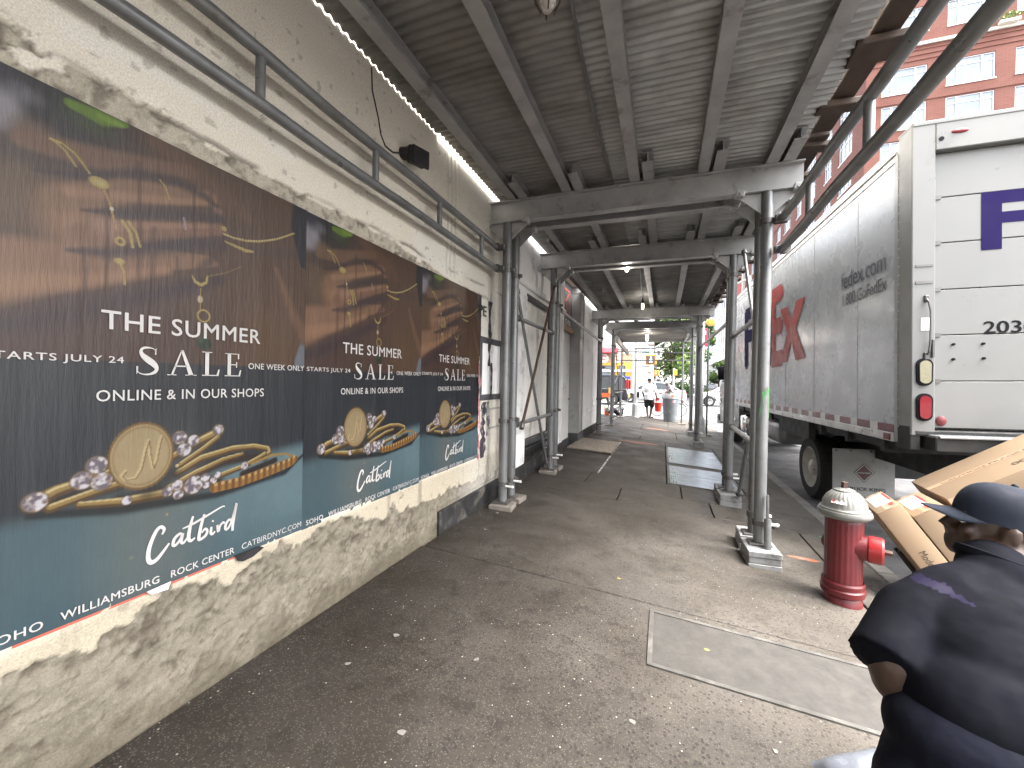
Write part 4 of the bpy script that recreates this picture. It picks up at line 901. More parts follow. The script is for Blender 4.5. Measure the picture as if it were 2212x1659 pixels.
# lamps under the deck
M_GLASS = P('frosted_lamp_glass', (.7, .66, .62), .25, var=.15, vs=14, **{'Transmission Weight': .35})
M_LIT = emit('lit_bulb', (1.0, .93, .75), 2.2)
M_LIT2 = emit('weakly_lit_bulb', (1.0, .93, .72), .8)
def lamp(label, x, y, z, lit, cond, big=1.0):
    t = thing('caged_lamp', label, 'lamp', (x, y, z), 0, 'lamps under the shed deck')
    m = MB(); m.cyl((x, y, z + .1 * big), (x, y, z + .19 * big), .04 * big, .036 * big, 14); m.cyl((x, y, z + .18 * big), (x, y, 3.62 if z > 3.3 else z + .3), .014, None, 8); m.build('socket', M_RUST if lit is None else M_BLACK, t)
    m = MB(); m.lathe([(.0, -.09), (.02, -.085), (.036, -.06), (.042, -.02), (.04, .05), (.034, .11)], (x, y, z), (0, 0, 1), 14); m.v = [((v[0] - x) * big + x, (v[1] - y) * big + y, (v[2] - z) * big + z) for v in m.v]
    m.build('bulb', M_GLASS if lit is None else lit, t)
    if lit is not None:
        ld = bpy.data.lights.new('bulb_light', 'POINT'); ld.energy = (4 if y > 12 else 6) if lit is M_LIT else 1.5; ld.color = (1, .93, .82); ld.shadow_soft_size = .05
        lo_ = bpy.data.objects.new('bulb_light', ld); COL.objects.link(lo_); lo_.parent = t; lo_.location = (0, 0, -.14)
    if lit is None:
        m = MB()
        for k in range(4):
            a = k * pi / 2 + .4; m.tube([(x + .055 * cos(a) * big, y + .055 * sin(a) * big, z + .13 * big), (x + .056 * cos(a) * big, y + .056 * sin(a) * big, z - .04 * big), (x + .03 * cos(a) * big, y + .03 * sin(a) * big, z - .1 * big)], .004 * big, 5)
        for zz in (.03, -.04): m.tube([(x + .056 * cos(a) * big, y + .056 * sin(a) * big, z + zz * big) for a in np.linspace(0, 2 * pi, 17)[:-1]], .004 * big, 5, closed=True)
        m.build('wire_cage', M_RUST, t)
    if cond:
        m = MB(); m.tube(cond, .011, 8); m.build('conduit', M_GALV, t)
lamp('unlit caged lamp under the nearest deck bay at the top of the view', -.6, 2.06, 3.45, None, [(-.53, 2.2, 3.6), (-.56, 2.9, 3.61), (-.57, 3.6, 3.6), (-.56, 4.45, 3.61)], 1.15)
lamp('weakly lit bulb just past the second scaffold frame', -.6, 6.98, 3.33, M_LIT2, [(-.5, 7.0, 3.58), (-.45, 8.0, 3.55), (-.5, 9.5, 3.56), (-.52, 10.8, 3.6)], .8)
lamp('lit bulb hanging under the third deck bay before the third scaffold frame', -.53, 10.9, 3.38, M_LIT2, None, .8)
lamp('brightly lit bulb hanging under the low far deck bay', -.6, 16.0, 3.13, M_LIT, None, 1.3)
# grey wires looped along the wall near the second frame
m = MB(); m.tube([(-1.6, 6.9, 3.5), (-1.45, 7.3, 3.3), (-1.3, 7.7, 3.28), (-1.5, 8.2, 3.2), (-1.8, 8.6, 3.3)], .008, 6); tag(m.build('loose_wire', M_GALV), 'loose grey wire drooping from the deck past the second scaffold frame', 'wire')
# ================================================================ BOX TRUCK (local frame: x right, y forward from the tail, z up from the road)
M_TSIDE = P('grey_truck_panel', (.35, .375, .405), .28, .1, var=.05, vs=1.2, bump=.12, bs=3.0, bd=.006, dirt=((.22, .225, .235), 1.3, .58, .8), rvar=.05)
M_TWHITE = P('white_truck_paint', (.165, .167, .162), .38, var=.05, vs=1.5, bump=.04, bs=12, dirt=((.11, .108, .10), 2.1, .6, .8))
M_TGREY = P('grey_corner_casting', (.24, .248, .255), .4, .3, var=.1, dirt=((.15, .14, .13), 4, .6, .75))
M_ALU = P('riveted_aluminium_rail', (.55, .55, .54), .35, .5, var=.1, dirt=((.3, .29, .27), 5, .58, .75))
M_REDREF = P('red_reflector', (.13, .016, .02), .3, var=.12, vs=30, bump=.3, bs=200)
M_WREF = P('white_reflector', (.62, .62, .6), .3, var=.1, vs=30)
M_RUBBER = P('tyre_rubber', (.018, .018, .018), .8, var=.3, vs=20, bump=.3, bs=60)
M_RIMW = P('cream_wheel_rim', (.55, .54, .5), .4, var=.1, vs=4, dirt=((.25, .23, .2), 6, .55, .75))
M_CHASSIS = P('black_chassis', (.02, .02, .02), .7, var=.3)
M_PURPLE = P('purple_vinyl', (.016, .011, .062), .7, var=.08, bump=0, spec=.05)
M_ORED = P('orange_red_vinyl', (.34, .03, .02), .5, var=.08, bump=0)
M_GREYTXT = P('grey_vinyl', (.045, .045, .055), .5, var=.05, bump=0)
M_BLKTXT = P('black_vinyl', (.009, .009, .012), .7, var=.05, bump=0, spec=.08)
M_TRED = P('red_lamp_lens', (.17, .006, .012), .15, var=.1, vs=40, **{'Coat Weight': .5})
M_TCLR = P('pale_lamp_lens', (.22, .205, .14), .15, var=.1, vs=40, **{'Coat Weight': .5})
M_CHROME = P('chrome', (.7, .7, .7), .12, 1.0, var=.05, bump=0)
M_DGLASS = P('dark_vehicle_glass', (.02, .025, .03), .06, 0, var=.05, bump=0, spec=.8)
M_FLAP = P('grey_mud_flap', (.38, .38, .37), .65, var=.12, vs=4, dirt=((.16, .15, .14), 4, .55, .75))
trk = thing('box_truck', 'white and grey delivery box truck parked at the kerb, seen from its tail corner', 'truck', (2.25, 5.0, ROAD), radians(2.2), local=True)
trk.rotation_euler = (0, radians(-1.1), radians(2.2))
BL = 8.1; BW = 2.5
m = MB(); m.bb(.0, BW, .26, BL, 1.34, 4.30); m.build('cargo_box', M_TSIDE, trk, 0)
m = MB()                                                         # panel seams with rivets
for ys_ in (1.08, 2.42, 3.75, 5.08, 6.4, 7.7): m.bb(-.004, .01, ys_ - .03, ys_ + .03, 1.51, 4.14)
m.build('panel_seam', M_TSIDE, trk, 0)
m = MB()
def rivet(m, x, y, z, r=.009):
    m.add([(x, y - r, z), (x, y, z + r), (x, y + r, z), (x, y, z - r), (x - .006, y, z)], [(0, 1, 4), (1, 2, 4), (2, 3, 4), (3, 0, 4)])
for ys_ in (1.08, 2.42, 3.75, 5.08): 
    for k in range(28): rivet(m, -.004, ys_, 1.6 + k * .092)
for k in range(80): rivet(m, -.012, .3 + k * .095, 4.175)
for k in range(30): rivet(m, -.012, .19, 1.5 + k * .088)
for k in range(42): rivet(m, -.026, .32 + k * .185, 1.355); rivet(m, -.026, .32 + k * .185, 1.40)
for k in range(6): 
    for q_ in range(3): rivet(m, -.001, 1.75 + q_ * 1.33, 1.9 + k * .4, .012)
m.build('rivets', M_ALU, trk, 0, kind='stuff')
m = MB(); m.bb(-.01, .05, .24, BL, 4.15, 4.33, .01); m.bb(-.03, .04, .24, BL, 4.22, 4.25, .004); m.build('roof_rail', M_ALU, trk)
m = MB(); m.bb(-.025, .05, .26, BL, 1.335, 1.42, .004); m.build('bottom_rail', M_ALU, trk)
m = MB(); m2 = MB(); y_ = .27
while y_ < BL - .3:
    m.bb(-.014, .0, y_, y_ + .30, 1.425, 1.505); m2.bb(-.014, .0, y_ + .30, y_ + .46, 1.425, 1.505); y_ += .46
m.bb(-.032, -.02, .3, .42, 1.345, 1.41)
m.build('red_reflector_tape', M_REDREF, trk, 0); m2.build('white_reflector_tape', M_WREF, trk, 0)
m = MB(); m.bb(-.008, .06, .02, .24, 1.5, 4.3, .006); m.bb(-.016, .05, .2, .26, 1.34, 4.2, .004); m.build('corner_post', M_TGREY, trk)
m = MB(); m.bb(-.012, .07, .0, .24, 1.29, 1.52, .008); m.build('bumper_end', M_CHASSIS, trk)
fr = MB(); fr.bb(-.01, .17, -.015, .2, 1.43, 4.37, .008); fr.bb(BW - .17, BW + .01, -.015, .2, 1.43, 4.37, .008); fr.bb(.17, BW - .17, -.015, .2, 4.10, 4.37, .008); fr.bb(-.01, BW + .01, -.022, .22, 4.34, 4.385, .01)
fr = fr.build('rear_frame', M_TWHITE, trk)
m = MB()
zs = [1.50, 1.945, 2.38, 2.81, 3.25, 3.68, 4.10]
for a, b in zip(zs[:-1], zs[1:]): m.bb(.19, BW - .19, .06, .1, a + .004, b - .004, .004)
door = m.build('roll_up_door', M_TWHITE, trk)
m = MB()
for z in zs[1:-1]: m.bb(.19, .245, .05, .062, z - .018, z + .018)
m.bb(.17, .178, .05, .065, 1.5, 4.1)
m.build('door_hinge', M_BOLT, door)
m = MB()
for (x, z) in ((.34, 2.29), (.555, 2.29), (.34, 2.15), (.56, 2.155)): m.cyl((x, .062, z), (x, .045, z), .012, None, 8)
m.build('bolt', M_BLKTXT, door)
m = MB(); rt = lambda u, v: (u, .0565, v)
m.add([rt(*q_) for q_ in ((.54, 3.152), (.685, 3.152), (.685, 3.39), (.90, 3.39), (.90, 3.49), (.685, 3.49), (.685, 3.57), (.95, 3.57), (.95, 3.682), (.54, 3.682))], [tuple(range(10))]); text(m, 'edEx', rt, 1.0, 3.152, 2.2, 3.62, .035, .92); m.build('lettering', M_PURPLE, door, 0)
m = MB(); text(m, '203032', rt, .56, 2.385, 1.11, 2.495, .014); m.build('fleet_number', M_BLKTXT, door, 0)
m = MB(); m.lathe([(.0, .0), (.028, .0), (.03, .01), (.02, .018), (0, .02)], (.25, .058, 1.57), (0, -1, 0), 14); m.v = [(.25 + (v[0] - .25) * 1.3, v[1], 1.57 + (v[2] - 1.57) * 1.6) for v in m.v]; m.build('round_reflector', M_REDREF, door)
def oval(m, cx, cz, w_, h_, y0, y1, n=18):
    pts = []
    r = w_ / 2
    for k in range(n):
        a = 2 * pi * k / n; pts.append((cx + r * cos(a), cz + r * sin(a) + (h_ / 2 - r) * (1 if sin(a) >= 0 else -1)))
    m.prism(pts, lambda u, v, w: (u, y0 - w, v), y0 - y1)
for z, mt, nm in ((2.03, M_TCLR, 'reverse_lamp'), (1.70, M_TRED, 'tail_lamp')):
    m = MB(); oval(m, .085, z, .125, .26, -.012, -.032); h = m.build(nm, M_BLKTXT, trk)
    m = MB(); oval(m, .085, z, .088, .215, -.03, -.045); m.build('lens', mt, h)
m = MB(); m.tube([(.1, -.02, 2.72), (.1, -.05, 2.69), (.115, -.055, 2.6), (.112, -.055, 2.3), (.105, -.05, 2.22), (.1, -.02, 2.18)], .009, 6); m.box((.1, -.02, 2.72), (.035, .03, .06), None, .006); m.box((.1, -.02, 2.18), (.04, .03, .07), None, .006); m.bb(.02, .15, -.022, -.012, 2.86, 2.885); m.bb(.02, .15, -.022, -.012, 3.02, 3.04); m.box((.148, -.025, 2.25), (.02, .02, .17), None, .004)
m.build('grab_handle', M_BOLT, trk)
m = MB(); m.bb(.06, .13, -.018, -.014, 2.42, 2.54); m.build('warning_sticker', M_WREF, trk, 0)
m = MB(); m.ball((.345, -.016, 4.25), (.065, .016, .022), 18, 10); m.build('marker_lamp', M_TRED, trk)
m = MB(); m.cyl((.21, -.012, 4.2), (.21, -.02, 4.2), .02, None, 10); m.build('vent_hole', M_BLKTXT, trk)
m = MB(); m.bb(.1, BW - .1, -.16, .16, 1.30, 1.435, .01); m.bb(.02, BW - .02, -.02, .2, 1.435, 1.48, .008); bp = m.build('rear_bumper', M_CHASSIS, trk)
m = MB(); m.bb(.12, BW - .12, -.18, .04, 1.425, 1.445, .004); m.build('step_tread', M_TGREY, bp)
# lettering along the visible side (reads from nose to tail)
st_ = lambda u, v: (-.009, -u, v)
m = MB(); text(m, 'Fed', st_, -6.85, 2.33, -4.62, 3.72, .05, .9); m.build('lettering', M_PURPLE, trk, 0)
m = MB(); text(m, 'E', st_, -4.58, 2.31, -3.93, 3.72, .05); m.build('lettering', M_ORED, trk, 0)
xl = [(-4.02, 2.31), (-3.62, 2.31), (-3.40, 2.66), (-3.18, 2.31), (-2.72, 2.33), (-3.16, 2.84), (-2.74, 3.30), (-3.16, 3.30), (-3.39, 3.02), (-3.62, 3.30), (-4.02, 3.30), (-3.62, 2.82)]
m = MB(); m.add([st_(*p) for p in xl], [(0, 1, 2, 11), (2, 3, 4, 5), (5, 6, 7, 8), (8, 9, 10, 11), (2, 5, 8, 11)]); m.build('lettering', M_ORED, trk, 0)
m = MB(); text(m, 'fedex.com', st_, -1.47, 3.12, -.43, 3.33, .002, .96); m.build('lettering', M_GREYTXT, trk, 0)
m = MB(); text(m, '1.800.GoFedEx', st_, -1.43, 2.905, -.42, 3.05, .002, .94); m.build('lettering', M_GREYTXT, trk, 0)
# chassis, wheels, flap, tank, cab
m = MB(); m.bb(.75, .95, .3, 11.0, .85, 1.2); m.bb(1.55, 1.75, .3, 11.0, .85, 1.2); m.bb(.1, BW - .1, .3, BL, 1.22, 1.335)
for k in range(9): m.bb(.06, BW - .06, .6 + k * .85, .68 + k * .85, 1.18, 1.335)
m.bb(.4, BW - .4, 3.05, 3.45, .45, .75); m.bb(.03, .12, 2.7, 4.2, 1.05, 1.33)
m.build('chassis', M_CHASSIS, trk, 0)
def wheel(x, y, sgn, r=.53, wd=.28, parent=trk, z=None):
    z = r if z is None else z; c = (x + sgn * wd / 2, y, z); ax = (-sgn, 0, 0)
    m = MB(); prof = [(.335, -wd / 2), (.42, -wd / 2), (r - .05, -wd / 2 - .005), (r - .012, -wd / 2 + .03), (r, -wd / 2 + .06), (r, wd / 2 - .06), (r - .012, wd / 2 - .03), (r - .05, wd / 2 + .005), (.42, wd / 2), (.335, wd / 2)]
    m.lathe([(a * r / .53, b) for a, b in prof], c, ax, 40); w_ = bpy.data.objects.new('wheel', None)
    o = m.build('tyre', M_RUBBER, parent); o.name = 'wheel'
    m = MB(); k = r / .53; m.lathe([(.338 * k, wd / 2 - .005), (.325 * k, wd / 2 + .004), (.305 * k, wd / 2 - .02), (.27 * k, wd / 2 - .10), (.2 * k, wd / 2 - .13), (.13 * k, wd / 2 - .13), (.12 * k, wd / 2 - .03), (.09 * k, wd / 2 - .01), (.0, wd / 2 - .005)], c, ax, 32)
    m.build('rim', M_RIMW, o)
    m = MB()
    for q_ in range(8):
        a = q_ * pi / 4; m.cyl((x + sgn * .13, y + .165 * k * cos(a), z + .165 * k * sin(a)), (x + sgn * .10, y + .165 * k * cos(a), z + .165 * k * sin(a)), .016, None, 6)
    m.build('wheel_nut', M_CHROME, o)
    return o
wheel(.22, 3.25, 1); wheel(.56, 3.25, 1); wheel(BW - .22, 3.25, -1); wheel(.3, 10.2, 1, .5, .26); wheel(BW - .3, 10.2, -1, .5, .26)
m = MB(); m.bb(.235, .985, 2.39, 2.405, .27, .965, .004); fl = m.build('mud_flap', M_FLAP, trk)
m = MB(); ft = lambda u, v: (u, 2.385, v)
text(m, 'TRUCK KING', ft, .40, .362, .87, .412, .02); m.build('lettering', M_GREYTXT, fl, 0)
m = MB(); dm = lambda s, y0, y1: m.prism([(.62 - .125 * s, .625), (.62, .625 - .14 * s), (.62 + .125 * s, .625), (.62, .625 + .14 * s)], lambda u, v, w: (u, y0 - w, v), y0 - y1)
dm(1, 2.39, 2.386); m.build('emblem_border', M_GREYTXT, fl, 0); m = MB(); dm(.9, 2.386, 2.384); m.build('emblem_rim', M_WREF, fl, 0); m = MB(); dm(.8, 2.384, 2.382); m.build('emblem_field', M_REDREF, fl, 0)
m = MB(); m.bb(.53, .71, 2.3805, 2.3815, .607, .643); m.bb(.612, .628, 2.3805, 2.3815, .52, .6); m.bb(.612, .628, 2.3805, 2.3815, .65, .73); m.build('emblem_band', M_GREYTXT, fl, 0)
m = MB(); text(m, 'INTERNATIONAL', lambda u, v: (u, 2.3795, v), .54, .614, .70, .636, .01); m.build('lettering', M_WREF, fl, 0)
m = MB()
for x in (.28, .46, .70, .93): m.cyl((x, 2.392, .94), (x, 2.38, .94), .01, None, 8)
m.build('flap_bolt', M_BLKTXT, fl)
m = MB(); m.box((.4, 5.15, .93), (.55, 1.15, .46), None, .14, seg=4); m.build('fuel_tank', M_TGREY, trk)
m = MB(); m.cyl((.5, 4.45, 1.05), (.5, 4.3, 1.05), .1, None, 14); m.cyl((.3, 6.2, .95), (.3, 7.0, .95), .16, None, 16); m.build('air_tank', M_ALU, trk)
m = MB(); prof = [(8.25, .75), (8.25, 2.75), (8.5, 2.95), (9.3, 2.95), (9.75, 2.1), (11.1, 1.95), (11.5, 1.75), (11.55, .95), (11.3, .6), (10.8, .6)]
arch = [(10.72 + 0, .6)] + [(10.2 + .58 * cos(a), .52 + .58 * sin(a)) for a in np.linspace(.15, pi - .15, 9)] + [(9.6, .6), (9.5, .55), (8.6, .55)]
m.prism(prof + arch, lambda u, v, w: (.12 + w, u, v), BW - .24); cab = m.build('cab', M_TWHITE, trk)
m = MB(); m.prism([(8.55, 2.05), (9.5, 2.05), (9.15, 2.72), (8.55, 2.75)], lambda u, v, w: (.108 + w, u, v), .02); m.prism([(9.38, 2.84), (9.72, 2.18), (9.735, 2.19), (9.40, 2.85)], lambda u, v, w: (.25 + w, u + .01, v), BW - .5); m.build('cab_window', M_DGLASS, cab)
m = MB()
for z in (.6, .85): m.bb(.06, .3, 8.5, 9.3, z, z + .05, .01)
m.box((.28, 7.6, .85), (.4, .7, .5), None, .1, seg=3); m.build('cab_step', M_CHROME, cab)
m = MB(); m.box((-.12, 9.6, 2.25), (.2, .09, .42), None, .03, seg=2); m.tube([(.12, 9.55, 2.55), (-.1, 9.6, 2.5)], .015, 6); m.tube([(.12, 9.55, 1.95), (-.1, 9.6, 2.0)], .015, 6); m.build('side_mirror', M_BLKTXT, cab)
m = MB(); m.box((.15, 11.2, 1.35), (.1, .34, .24), None, .05, seg=2); m.build('headlight', M_DGLASS, cab); m = MB(); m.box((.13, 10.95, 1.62), (.05, .16, .06), None, .015); m.build('turn_lamp', P('amber_lens', (.7, .12, .03), .2), cab)
m = MB(); m.bb(.05, BW - .05, 11.5, 11.75, .5, .85, .03); m.build('front_bumper', M_CHROME, cab)

# ================================================================ FIRE HYDRANT
M_HYD = P('chipped_red_paint', (.095, .007, .010), .42, var=.22, vs=7, bump=.25, bs=60, dirt=((.09, .025, .02), 6, .56, .72))
M_HYDB = P('bright_red_paint', (.24, .014, .015), .35, var=.15, vs=8, bump=.2, bs=60, dirt=((.10, .06, .045), 9, .6, .7))
M_SILV = P('silver_grey_paint', (.145, .145, .132), .42, .15, var=.15, vs=8, bump=.2, bs=60, dirt=((.22, .21, .18), 9, .58, .75))
HX, HY = 1.355, 3.95; HZ = gz(HX)
t = thing('fire_hydrant', 'red fire hydrant with a silver ribbed bonnet beside the kerb', 'fire hydrant', (HX, HY, HZ))
flute = lambda j, a: 1.0 - (.028 * (.5 + .5 * cos(a * 22)) if 8 <= j <= 10 else 0)
m = MB(); m.lathe([(.0, -.02), (.128, -.02), (.126, .05), (.118, .06), (.142, .075), (.145, .115), (.128, .13), (.126, .145), (.1225, .18), (.1225, .62), (.1225, .655), (.115, .665), (.0, .665)], (HX, HY, HZ), (0, 0, 1), 88, 0, lambda j, a: 1.0 - (.035 * (.5 + .5 * cos(a * 22)) ** 1.5 if j in (8, 9) else 0)); m.build('barrel', M_HYD, t, 50)
m = MB(); m.lathe([(.130, .125), (.138, .13), (.139, .16), (.130, .175)], (HX, HY, HZ), (0, 0, 1), 48); m.build('lower_flange', M_HYD, t)
m = MB(); m.lathe([(.118, .655), (.155, .665), (.172, .685), (.175, .70), (.168, .72), (.162, .722), (.160, .735), (.148, .742), (.145, .752), (.135, .785), (.112, .83), (.085, .858), (.07, .864), (.068, .874), (.045, .884), (.03, .89), (.0, .892)], (HX, HY, HZ), (0, 0, 1), 108, 0, lambda j, a: 1.0 + (.035 * (.5 + .5 * cos(a * 27)) if j in (9, 10, 11) else 0)); bo = m.build('bonnet', M_SILV, t, 50)
m = MB(); m.lathe([(.026, .885), (.024, .905), (.023, .935), (.0, .937)], (HX, HY, HZ), (0, 0, 1), 5); m.build('top_nut', M_RUST, bo, 20)
nd = Vector((.93, -.36, 0)).normalized(); nc = Vector((HX, HY, HZ + .45))
m = MB(); m.lathe([(.098, .06), (.093, .14), (.088, .145)], nc, nd, 32); m.build('outlet', M_HYD, t)
m = MB(); m.lathe([(.088, .14), (.098, .15), (.10, .16), (.099, .225), (.09, .238), (.035, .24), (.034, .236), (.0, .236)], nc, nd, 32, 0, None); cp = m.build('outlet_cap', M_HYDB, t)
m = MB(); m.lathe([(.022, .236), (.02, .285), (.0, .287)], nc, nd, 5); m.build('cap_nut', M_RUST, cp, 20)
m = MB(); m.lathe([(.05, .04), (.055, .125), (.05, .14), (.0, .14)], nc + Vector((0, 0, -.02)), Vector((-.6, .8, 0)), 20); m.build('small_outlet', M_HYD, t)
# torn sticker on the bonnet
m = MB(); vs = []
for i in range(7):
    for j in range(5):
        a = radians(215 + i * 7); zz = .785 + j * .012; r_ = .142 - (zz - .785) * .75; vs.append((HX + r_ * cos(a), HY + r_ * sin(a), HZ + zz))
m.add(vs, [(i * 5 + j, (i + 1) * 5 + j, (i + 1) * 5 + j + 1, i * 5 + j + 1) for i in range(6) for j in range(4)])
m.build('torn_sticker', P('torn_sticker_print', (.6, .58, .55), .6, var=.2, vs=18, dirt=((.4, .04, .04), 14, .5, .56)), bo)

# ================================================================ CARTONS on a tilted hand truck
M_CARD = P('brown_cardboard', (.285, .2, .122), .75, var=.07, vs=2, bump=.12, bs=90, bd=.002, dirt=((.27, .18, .10), 2.5, .58, .78))
M_TAPE = P('glossy_packing_tape', (.45, .31, .2), .15, var=.1, vs=9, bump=.3, bs=25)
M_LABEL = P('white_shipping_label', (.75, .76, .78), .4, var=.04, bump=0)
M_PRINT = P('dark_print', (.06, .045, .03), .7, bump=0)
M_REDPR = P('red_print', (.45, .06, .06), .6, bump=0)
cp_, cq_, cl_ = Vector((.8112, -.1033, .5749)), Vector((.1383, .99, -.0169)), Vector((-.5676, .0928, .8181))
CD = Vector((1.6425, 4.1589, .435)); CR = Matrix((cp_, cq_, cl_)).transposed()
cart = lambda p, q, l: CD + cp_ * p + cq_ * q + cl_ * l
def carton(label, p0, p1, q0, q1, l0, l1):
    c = cart((p0 + p1) / 2, (q0 + q1) / 2, (l0 + l1) / 2)
    t = thing('cardboard_box', label, 'box', tuple(c), 0, 'cardboard boxes being delivered')
    m = MB(); m.box(c, (p1 - p0, q1 - q0, l1 - l0), CR, .006, seg=2); m.build('carton', M_CARD, t); return t
def onbox(m, f, u0, u1, v0, v1, d=.0015, mi=0): m.quad(f(u0, v0), f(u1, v0), f(u1, v1), f(u0, v1), mi)
b1 = carton('front leaning cardboard box with a white label on its top end, nearest the hydrant', 0, .177, 0, .5, -1.0, 0)
b2 = carton('second leaning cardboard box with a white label, partly under the big top box', .186, .40, 0, .5, -1.03, -.115)
for b, p0, l0 in ((b1, .0, .0), (b2, .19, -.115)):
    f = lambda u, v, p0=p0, l0=l0: cart(p0 + u, v, l0 + .002)
    m = MB(); onbox(m, f, .035, .15, .14, .44); m.build('shipping_label', M_LABEL, b, 0)
    m = MB(); f2 = lambda u, v, p0=p0, l0=l0: cart(p0 + u, v, l0 + .003)
    for k in range(4): onbox(m, f2, .05 + k * .022, .062 + k * .022, .17, .40 - .05 * (k % 2))
    m.build('label_print', P('grey_print', (.45, .46, .5), .6, bump=0), b, 0)
    m = MB(); onbox(m, f2, .155, .168, .2, .42); onbox(m, f2, .12, .15, .06, .12); m.build('fragile_tape', M_REDPR, b, 0)
    m = MB(); onbox(m, lambda u, v, p0=p0, l0=l0: cart(p0 + u, v, l0 + .0012), .07, .12, .0, .5); m.build('packing_tape', M_TAPE, b, 0)
m = MB(); text(m, 'Model No.  SHE', lambda u, v: cart(.055 + v, -.0015, -.36 - u), 0, 0, .34, .05, .01); m.build('lettering', M_PRINT, b1, 0)
b3 = carton('large flat cardboard box lying tilted on top of the pile', .447, 1.75, .04, .78, -.235, -.105)
m = MB(); onbox(m, lambda u, v: cart(u, v, -.1035), .447, 1.75, .38, .45); m.build('packing_tape', M_TAPE, b3, 0)
m = MB(); onbox(m, lambda u, v: cart(.4455, u, v), .34, .48, -.235, -.105); onbox(m, lambda u, v: cart(u, .0385, v), .447, .56, -.235, -.105); m.build('end_tape', M_TAPE, b3, 0)
m = MB(); text(m, '00241', lambda u, v: cart(.95 + u, .18 + v, -.1025), 0, 0, .22, .06); text(m, 'CAUTION FRAGILE', lambda u, v: cart(.55 + u, .395 + v, -.1025), 0, 0, .6, .035); m.build('lettering', M_PRINT, b3, 0)
b4 = carton('tall cardboard box standing under the large flat box', .47, .98, .05, .6, -1.0, -.24)
t = thing('hand_truck', 'dark metal hand truck tilted under the pile of cardboard boxes', 'hand truck', tuple(cart(.3, .4, -1)))
m = MB(); m.box(cart(.5, .3, -1.045), (1.0, .5, .015), CR, .003); m.build('toe_plate', M_CHASSIS, t)
m = MB()
for q_ in (.38, .47): m.cyl(cart(-.02, q_, -1.04), cart(-.02, q_, -.45), .014, None, 8)
for l_ in (-.9, -.6): m.cyl(cart(-.02, .38, l_), cart(-.02, .47, l_), .01, None, 8)
m.build('frame', M_CHASSIS, t)
for q_ in (.2, .62):
    c = Vector((2.2, cart(0, q_, 0).y - .1, -.42 + .1)); m = MB(); m.lathe([(.03, -.02), (.1, -.022), (.1, .022), (.03, .02)], c, (0, 1, 0), 20); m.build('wheel', M_RUBBER, t)

# ================================================================ PEOPLE
M_NAVY = P('navy_cotton', (.0034, .0037, .0068), .9, var=.3, vs=6, bump=.3, bs=3.2, bd=.05, spec=.1)
M_NAVYP = P('navy_work_trousers', (.0045, .0052, .011), .85, var=.3, vs=6, bump=.5, bs=4, bd=.04, spec=.12)
M_PURP = P('purple_cotton', (.0055, .003, .02), .75, var=.15, vs=6, spec=.2)
M_SKIN = P('dark_brown_skin', (.040, .021, .0135), .5, var=.12, vs=9, bump=.1, bs=120)
M_SKIN2 = P('brown_skin', (.12, .07, .048), .5, var=.12, vs=9)
M_CAPN = P('navy_cap_cloth', (.010, .014, .024), .8, var=.15, vs=8, bump=.25, bs=25, spec=.25)
M_HAIR = P('short_black_hair', (.01, .009, .008), .9, bump=.5, bs=220)
M_EYEW = P('eye_white', (.6, .58, .55), .2, bump=0); M_EYEB = P('dark_iris', (.02, .012, .008), .1, bump=0)
def head(mb, c, face, up, s=1.0):
    """skull, jaw, nose, ears, lips for a head at c looking along face"""
    f = Vector(face).normalized(); u = Vector(up); u = (u - f * u.dot(f)).normalized(); r = f.cross(u); R = Matrix((r, f, u)).transposed(); c = Vector(c)
    at = lambda x, y, z: c + R @ Vector((x, y, z)) * s
    mb.ball(at(0, -.012, .028), (.074 * s, .094 * s, .092 * s), 20, 14, 0, R); mb.ball(at(0, .028, -.042), (.06 * s, .062 * s, .066 * s), 16, 12, 0, R); mb.ball(at(0, .062, -.078), (.034 * s, .03 * s, .026 * s), 12, 8, 0, R)
    mb.tube([at(0, .082, .018), at(0, .098, -.008), at(0, .106, -.028)], [.011 * s, .014 * s, .017 * s], 10); mb.ball(at(.014, .092, -.032), .012 * s, 8, 6); mb.ball(at(-.014, .092, -.032), .012 * s, 8, 6)
    mb.tube([at(-.026, .08, -.058), at(0, .092, -.056), at(.026, .08, -.058)], .009 * s, 8); mb.tube([at(-.022, .08, -.068), at(0, .09, -.07), at(.022, .08, -.068)], .009 * s, 8)
    mb.tube([at(-.05, .068, .03), at(-.025, .083, .034), at(0, .082, .03), at(.025, .083, .034), at(.05, .068, .03)], .012 * s, 8)
    for k in (-1, 1): mb.ball(at(k * .042, .062, -.02), (.024 * s, .02 * s, .022 * s), 10, 8, 0, R); mb.ball(at(k * .078, -.012, -.005), (.012 * s, .02 * s, .033 * s), 10, 8, 0, R); mb.ball(at(k * .088, -.02, .002), (.007 * s, .016 * s, .026 * s), 10, 8, 0, R)
    return at
def eyes(at, parent, s=1.0, off=None):
    m = MB(); m2 = MB()
    for k in (-1, 1):
        m.ball(at(k * .03, .073, .008), .0125 * s, 10, 8); m2.ball(at(k * .03, .0822, .007), .006 * s, 8, 6)
    m.build('eye', M_EYEW, parent, off=off); m2.build('iris', M_EYEB, parent, off=off)
